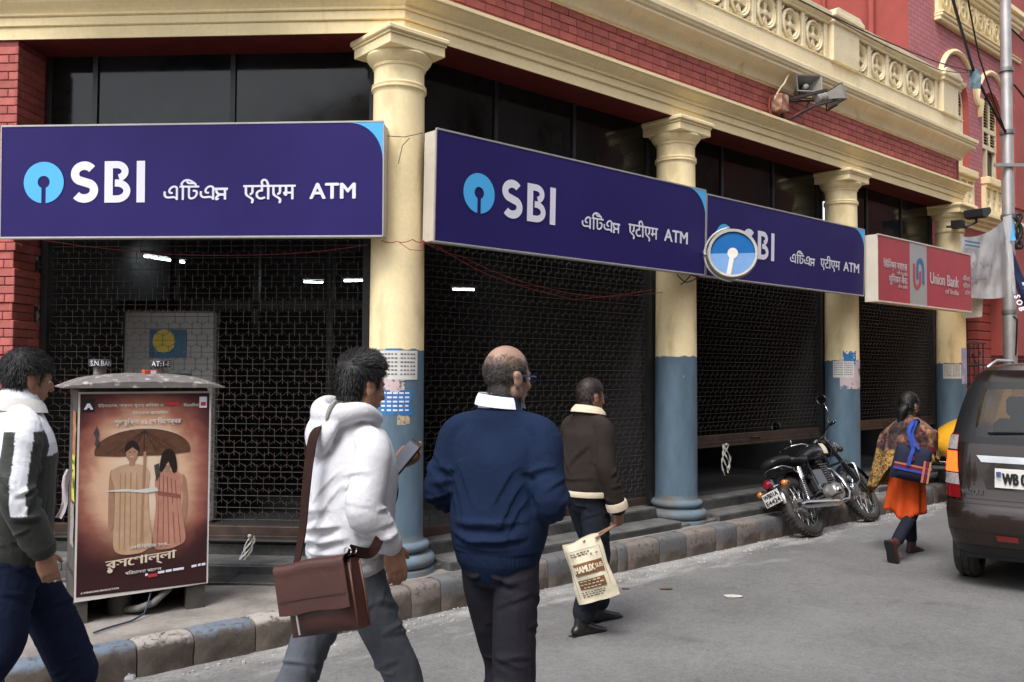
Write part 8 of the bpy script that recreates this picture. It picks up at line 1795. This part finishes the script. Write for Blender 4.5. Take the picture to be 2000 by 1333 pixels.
m = MB(); pb = CS(-.83, .735, .012); d2 = (CS(-.6, .735, .012)-pb).normalized(); y2 = Vector((0, 0, 1)).cross(d2); MB2 = Matrix(((d2.x, y2.x, 0, pb.x), (d2.y, y2.y, 0, pb.y), (0, 0, 1, .735), (0, 0, 0, 1))); lettering(m, 'WAGONR', 0, 0, h=.04, w=.155, bold=.002, y=0, M=MB2); m.build('badge', m_chrome, body)
m = MB(); pb = CS(.0, 1.06, .008); m_ = Matrix.Translation(pb)
ribbon(m, [(.035, .045), (-.045, .02), (.03, -.008)], .02, 0, M=m_); ribbon(m, [(-.03, .008), (.045, -.02), (-.035, -.045)], .02, -.001, M=m_); m.build('emblem', m_chrome, body)
m = MB(); pb = CS(-.20, 1.605, .006); m_ = Matrix.Translation(pb) @ Matrix.Rotation(R(-20), 4, 'X'); lettering(m, 'SAN', 0, -.02, h=.032, w=.11, italic=.2, bold=.002, y=-.002, M=m_); m.build('sticker_lettering', m_white, body)
m = MB(); m.tube([CS(-.62, 1.205, .02), CS(-.2, 1.225, .03), CS(.12, 1.19, .035), CS(.2, 1.15, .03)], .009, 6); m.build('wiper', m_blackp, body, smooth=True)
for sg in (-1, 1): m = MB(); m.tube([CS(sg*1.02, 1.70, .0)+Vector((0, .05, .012)), CS(sg*1.06, 1.725, .0)+Vector((0, .05, .045)), CS(sg*1.3, 1.73, 0)+Vector((0, 0, .045)), CS(sg*1.6, 1.71, 0)+Vector((0, 0, .01))], .013, 8); m.build('roof_rail', mat('silver_rail', (.5, .5, .5), rough=.35, metal=.8), CAR, smooth=True)
patch('reflector', 0, 0, 0, 0, m_lens, .008, body, 6, 2, lambda u_, v_: (-.52+.2*u_, .40+.045*v_)); patch('bumper_lip', -.98, .98, .28, .345, m_blackp, .004, body, 26, 2)
m = MB(); m.box(-.62, .62, .25, 3.2, .22, .30); m.build('underbody', m_blackp, CAR)
m = MB(); m.bbox(-.52, -.08, 1.0, 1.15, .75, 1.28, .05); m.bbox(.08, .52, 1.0, 1.15, .75, 1.28, .05); m.bbox(-.42, -.16, 1.04, 1.1, 1.3, 1.47, .03); m.bbox(.16, .42, 1.04, 1.1, 1.3, 1.47, .03); m.bbox(-.6, .6, .35, .95, .5, .98, .03); m.build('rear_seat', mat('grey_seat_cloth', (.10, .10, .10), rough=.9), CAR)
m = MB(); m.bbox(-.5, -.1, 1.95, 2.1, .7, 1.3, .05); m.bbox(.1, .5, 1.95, 2.1, .7, 1.3, .05); m.bbox(-.62, .62, 2.5, 2.8, .7, 1.08, .05); m.build('front_seat', mat('grey_seat_cloth', (.10, .10, .10), rough=.9), CAR)
def car_wheel(parent, x, y, Rr=.285, w=.165):
    MM = Matrix.Translation((x, y, Rr)) @ Matrix(((0, 0, 1, 0), (0, 1, 0, 0), (-1, 0, 0, 0), (0, 0, 0, 1)))
    m = MB(); m.lathe([(Rr*.66, -w/2), (Rr*.86, -w/2-.008), (Rr*.96, -w*.42), (Rr, -w*.30), (Rr, -w*.18), (Rr-.007, -w*.17), (Rr-.007, -w*.13), (Rr, -w*.12), (Rr, w*.12), (Rr-.007, w*.13), (Rr-.007, w*.17), (Rr, w*.18), (Rr, w*.30), (Rr*.96, w*.42), (Rr*.86, w/2+.008), (Rr*.66, w/2)], 44, M=MM); t = m.build('wheel', m_tyre, parent, smooth=35)
    m = MB(); m.lathe([(0, -w*.3), (Rr*.6, -w*.25), (Rr*.66, -w*.45)], 24, M=MM); m.lathe([(0, w*.3), (Rr*.6, w*.25), (Rr*.66, w*.45)], 24, M=MM); m.build('rim', m_cast, t, smooth=35)
for (x, y) in ((-.645, .64), (.645, .64), (-.645, 2.95), (.645, 2.95)): car_wheel(CAR, x, y)
patch('side_window', 0, 0, 0, 0, m_tint, .0, body, 10, 6, lambda u_, v_: (-1.1-.62*u_, 1.155+.405*v_)); patch('side_window', 0, 0, 0, 0, m_tint, .0, body, 10, 6, lambda u_, v_: (1.1+.62*u_, 1.155+.405*v_))
m = MB(); m.add([(-.60, 2.75, 1.06), (.60, 2.75, 1.06), (.50, 2.25, 1.64), (-.50, 2.25, 1.64)], [(0, 1, 2, 3)]); m.build('windscreen', mat('clear_glass_tint', (.02, .022, .022), rough=.04, var=0, alpha=.35), CAR)

# ---------------------------------------------------------------- yellow taxi ahead of it
TX = empty('yellow_taxi', (*at(1924, 900, 10.9)[:2], 0), -R(46), 'rounded yellow taxi with chrome bumper standing ahead of the brown car', 'taxi')
m_yel = mat('taxi_yellow_paint', (.72, .36, .025), rough=.35, var=.07, vscale=3, coat=.5)
m = MB(); loft(m, [(0, .06, .70), (0, .25, .76), (0, .7, .80), (0, 1.6, .80), (0, 2.7, .82), (0, 3.6, .80), (0, 4.15, .74), (0, 4.3, .68)], [(.60, .22), (.74, .31), (.82, .36), (.83, .37), (.82, .37), (.74, .33), (.6, .26), (.45, .18)], (0, 0, 1), 40, 6)
loft(m, [(0, .95, 1.05), (0, 1.3, 1.15), (0, 1.7, 1.2), (0, 2.2, 1.18), (0, 2.75, 1.02)], [(.50, .15), (.63, .36), (.66, .40), (.64, .38), (.55, .15)], (0, 0, 1), 36, 6)
V, Fq = remesh(m, .03, 4); V[:, 2] = np.maximum(V[:, 2], .36); tb = mesh_from(V, Fq, 'body', m_yel, TX)
def txpatch(name, s0, s1, y0, y1, z0, z1, side, mm, out=.0): pass
for sg in (-1, 1):
    m = MB(); m.grid([[(sg*(.655-.06*(j/4)**2+.02), 1.25+1.1*i/8*(1-.12*j/4)+.08*j/4, 1.16+.28*j/4) for i in range(9)] for j in range(5)]); m.build('side_window', m_tint, TX, smooth=True)
m = MB(); m.grid([[((i/8*2-1)*(.50-.08*j/4), .96+.3*j/4-.06*(1-(i/8*2-1)**2), 1.16+.27*j/4) for i in range(9)] for j in range(5)]); m.build('rear_window', m_tint, TX, smooth=True)
m = MB(); m.tube([(-.80, .35, .50), (-.79, .05, .50), (-.6, -.06, .50), (0, -.1, .50), (.6, -.06, .50), (.79, .05, .50), (.80, .35, .50)], .055, 12); m.build('bumper', m_chrome, TX, smooth=True)
for sg in (-1, 1):
    m = MB(); m.bbox(sg*.63-.05, sg*.63+.05, .02, .12, .70, .94, .04); tl = m.build('tail_lamp', m_lens, TX); m = MB(); m.tube([(sg*.63-.06, .03, .70), (sg*.63-.06, .03, .95), (sg*.63+.06, .03, .95), (sg*.63+.06, .03, .70)], .008, 6, closed=True); m.build('bezel', m_chrome, tl)
for (x, y) in ((-.68, .85), (.68, .85), (-.68, 3.35), (.68, 3.35)): car_wheel(TX, x, y, .32, .17)
# ================================================================== far side of the street behind the viewer, unseen: added for reflections and street shade
def across(t0, t1, H, o, m_w, label, floors, nb, tr):
    e = empty('added_street_building', fp(t0, o), ROTZ, label, 'building', 'unseen buildings added across the road'); W = t1-t0
    m = MB(); fh = H/floors; bw = W/nb; ww, wh = bw*.36, fh*.52; y = 0
    xs = [0]; 
    for k in range(nb): xs += [bw*(k+.5)-ww/2, bw*(k+.5)+ww/2]
    xs.append(W); zs_ = [0]
    for k in range(floors): zs_ += [fh*k+fh*.28, fh*k+fh*.28+wh]
    zs_.append(H+.6)
    for i in range(len(xs)-1):
        for j in range(len(zs_)-1):
            if i % 2 == 1 and j % 2 == 1: continue
            m.add([(xs[i], y, zs_[j]), (xs[i+1], y, zs_[j]), (xs[i+1], y, zs_[j+1]), (xs[i], y, zs_[j+1])], [(0, 1, 2, 3)])
    m.box(0, W, -5, -.35, 0, H+.6); m.build('wall', m_w, e, merge=.001)
    for k in range(nb):
        for f in range(floors):
            x0, z0 = xs[1+2*k], zs_[1+2*f]; p = MB(); p.box(x0, x0+ww, -.22, -.2, z0, z0+wh); wd = p.build('window', m_glass, e); p = MB(); p.box(x0-.06, x0+ww+.06, -.02, .12, z0-.1, z0-.01); p.box(x0+ww/2-.03, x0+ww/2+.03, -.2, -.14, z0, z0+wh); p.build('sill', tr, wd)
    for f in range(1, floors+1): c = MB(); c.box(-.05, W+.05, -.2, .18, fh*f-.12, fh*f+.08); c.build('string_course', tr, e)
across(-26, -3.2, 10.5, 11.6, mat('ochre_wall', (.36, .25, .14), rough=.85, var=.15, vscale=1), 'unseen ochre three-storey building across the road, added for reflections and street shade', 3, 7, m_cream_old)
across(-3.0, 15, 12.5, 12.0, mat('grey_wall', (.30, .28, .26), rough=.85, var=.15, vscale=1), 'unseen grey four-storey building across the road, added for reflections and street shade', 4, 6, m_cream_old)
across(15.2, 42, 9.5, 11.6, mat('brick_wall_far', (.30, .11, .09), rough=.85, var=.15, vscale=1), 'unseen red three-storey building across the road, added for reflections and street shade', 3, 8, m_cream_old)
TR = empty('added_street_tree', fp(4.2, 9.6, 0), 0, 'unseen leafy tree across the road, added for reflections and street shade', 'tree')  # out-of-view tree, added to darken reflections in the panes and shade the street
m = MB(); m.tube([(0, 0, 0), (.1, .05, 1.5), (.0, .1, 3.2), (.15, .0, 4.6)], [.22, .18, .15, .10], 10); br = []
for k in range(11):
    a = k*2.4; L_ = random.uniform(1.4, 2.4); z = 3.0+k*.17; tip = (math.cos(a)*L_, math.sin(a)*L_, z+random.uniform(.6, 1.6)); m.tube([(.05, .05, z), (tip[0]*.5, tip[1]*.5, z+.5), tip], [.07, .045, .015], 6); br.append(tip)
m.build('trunk', mat('grey_bark', (.10, .08, .06), rough=.9, var=.3), TR, smooth=True)
m = MB()
for tip in br:
    for k in range(170):
        c = Vector(tip)+Vector((random.gauss(0, .45), random.gauss(0, .45), random.gauss(0, .32))); s = random.uniform(.05, .11); A = Matrix.Rotation(random.random()*6.3, 3, 'Z') @ Matrix.Rotation(random.random()*3, 3, 'X'); m.add([c+A @ Vector(p)*s for p in ((-1, 0, 0), (0, -.45, .1), (1, 0, 0), (0, .45, .1))], [(0, 1, 2, 3)])
tag(m.build('crown', mat('leaf_green', (.055, .09, .03), rough=.6, var=.3, vscale=2), TR), kind='stuff')
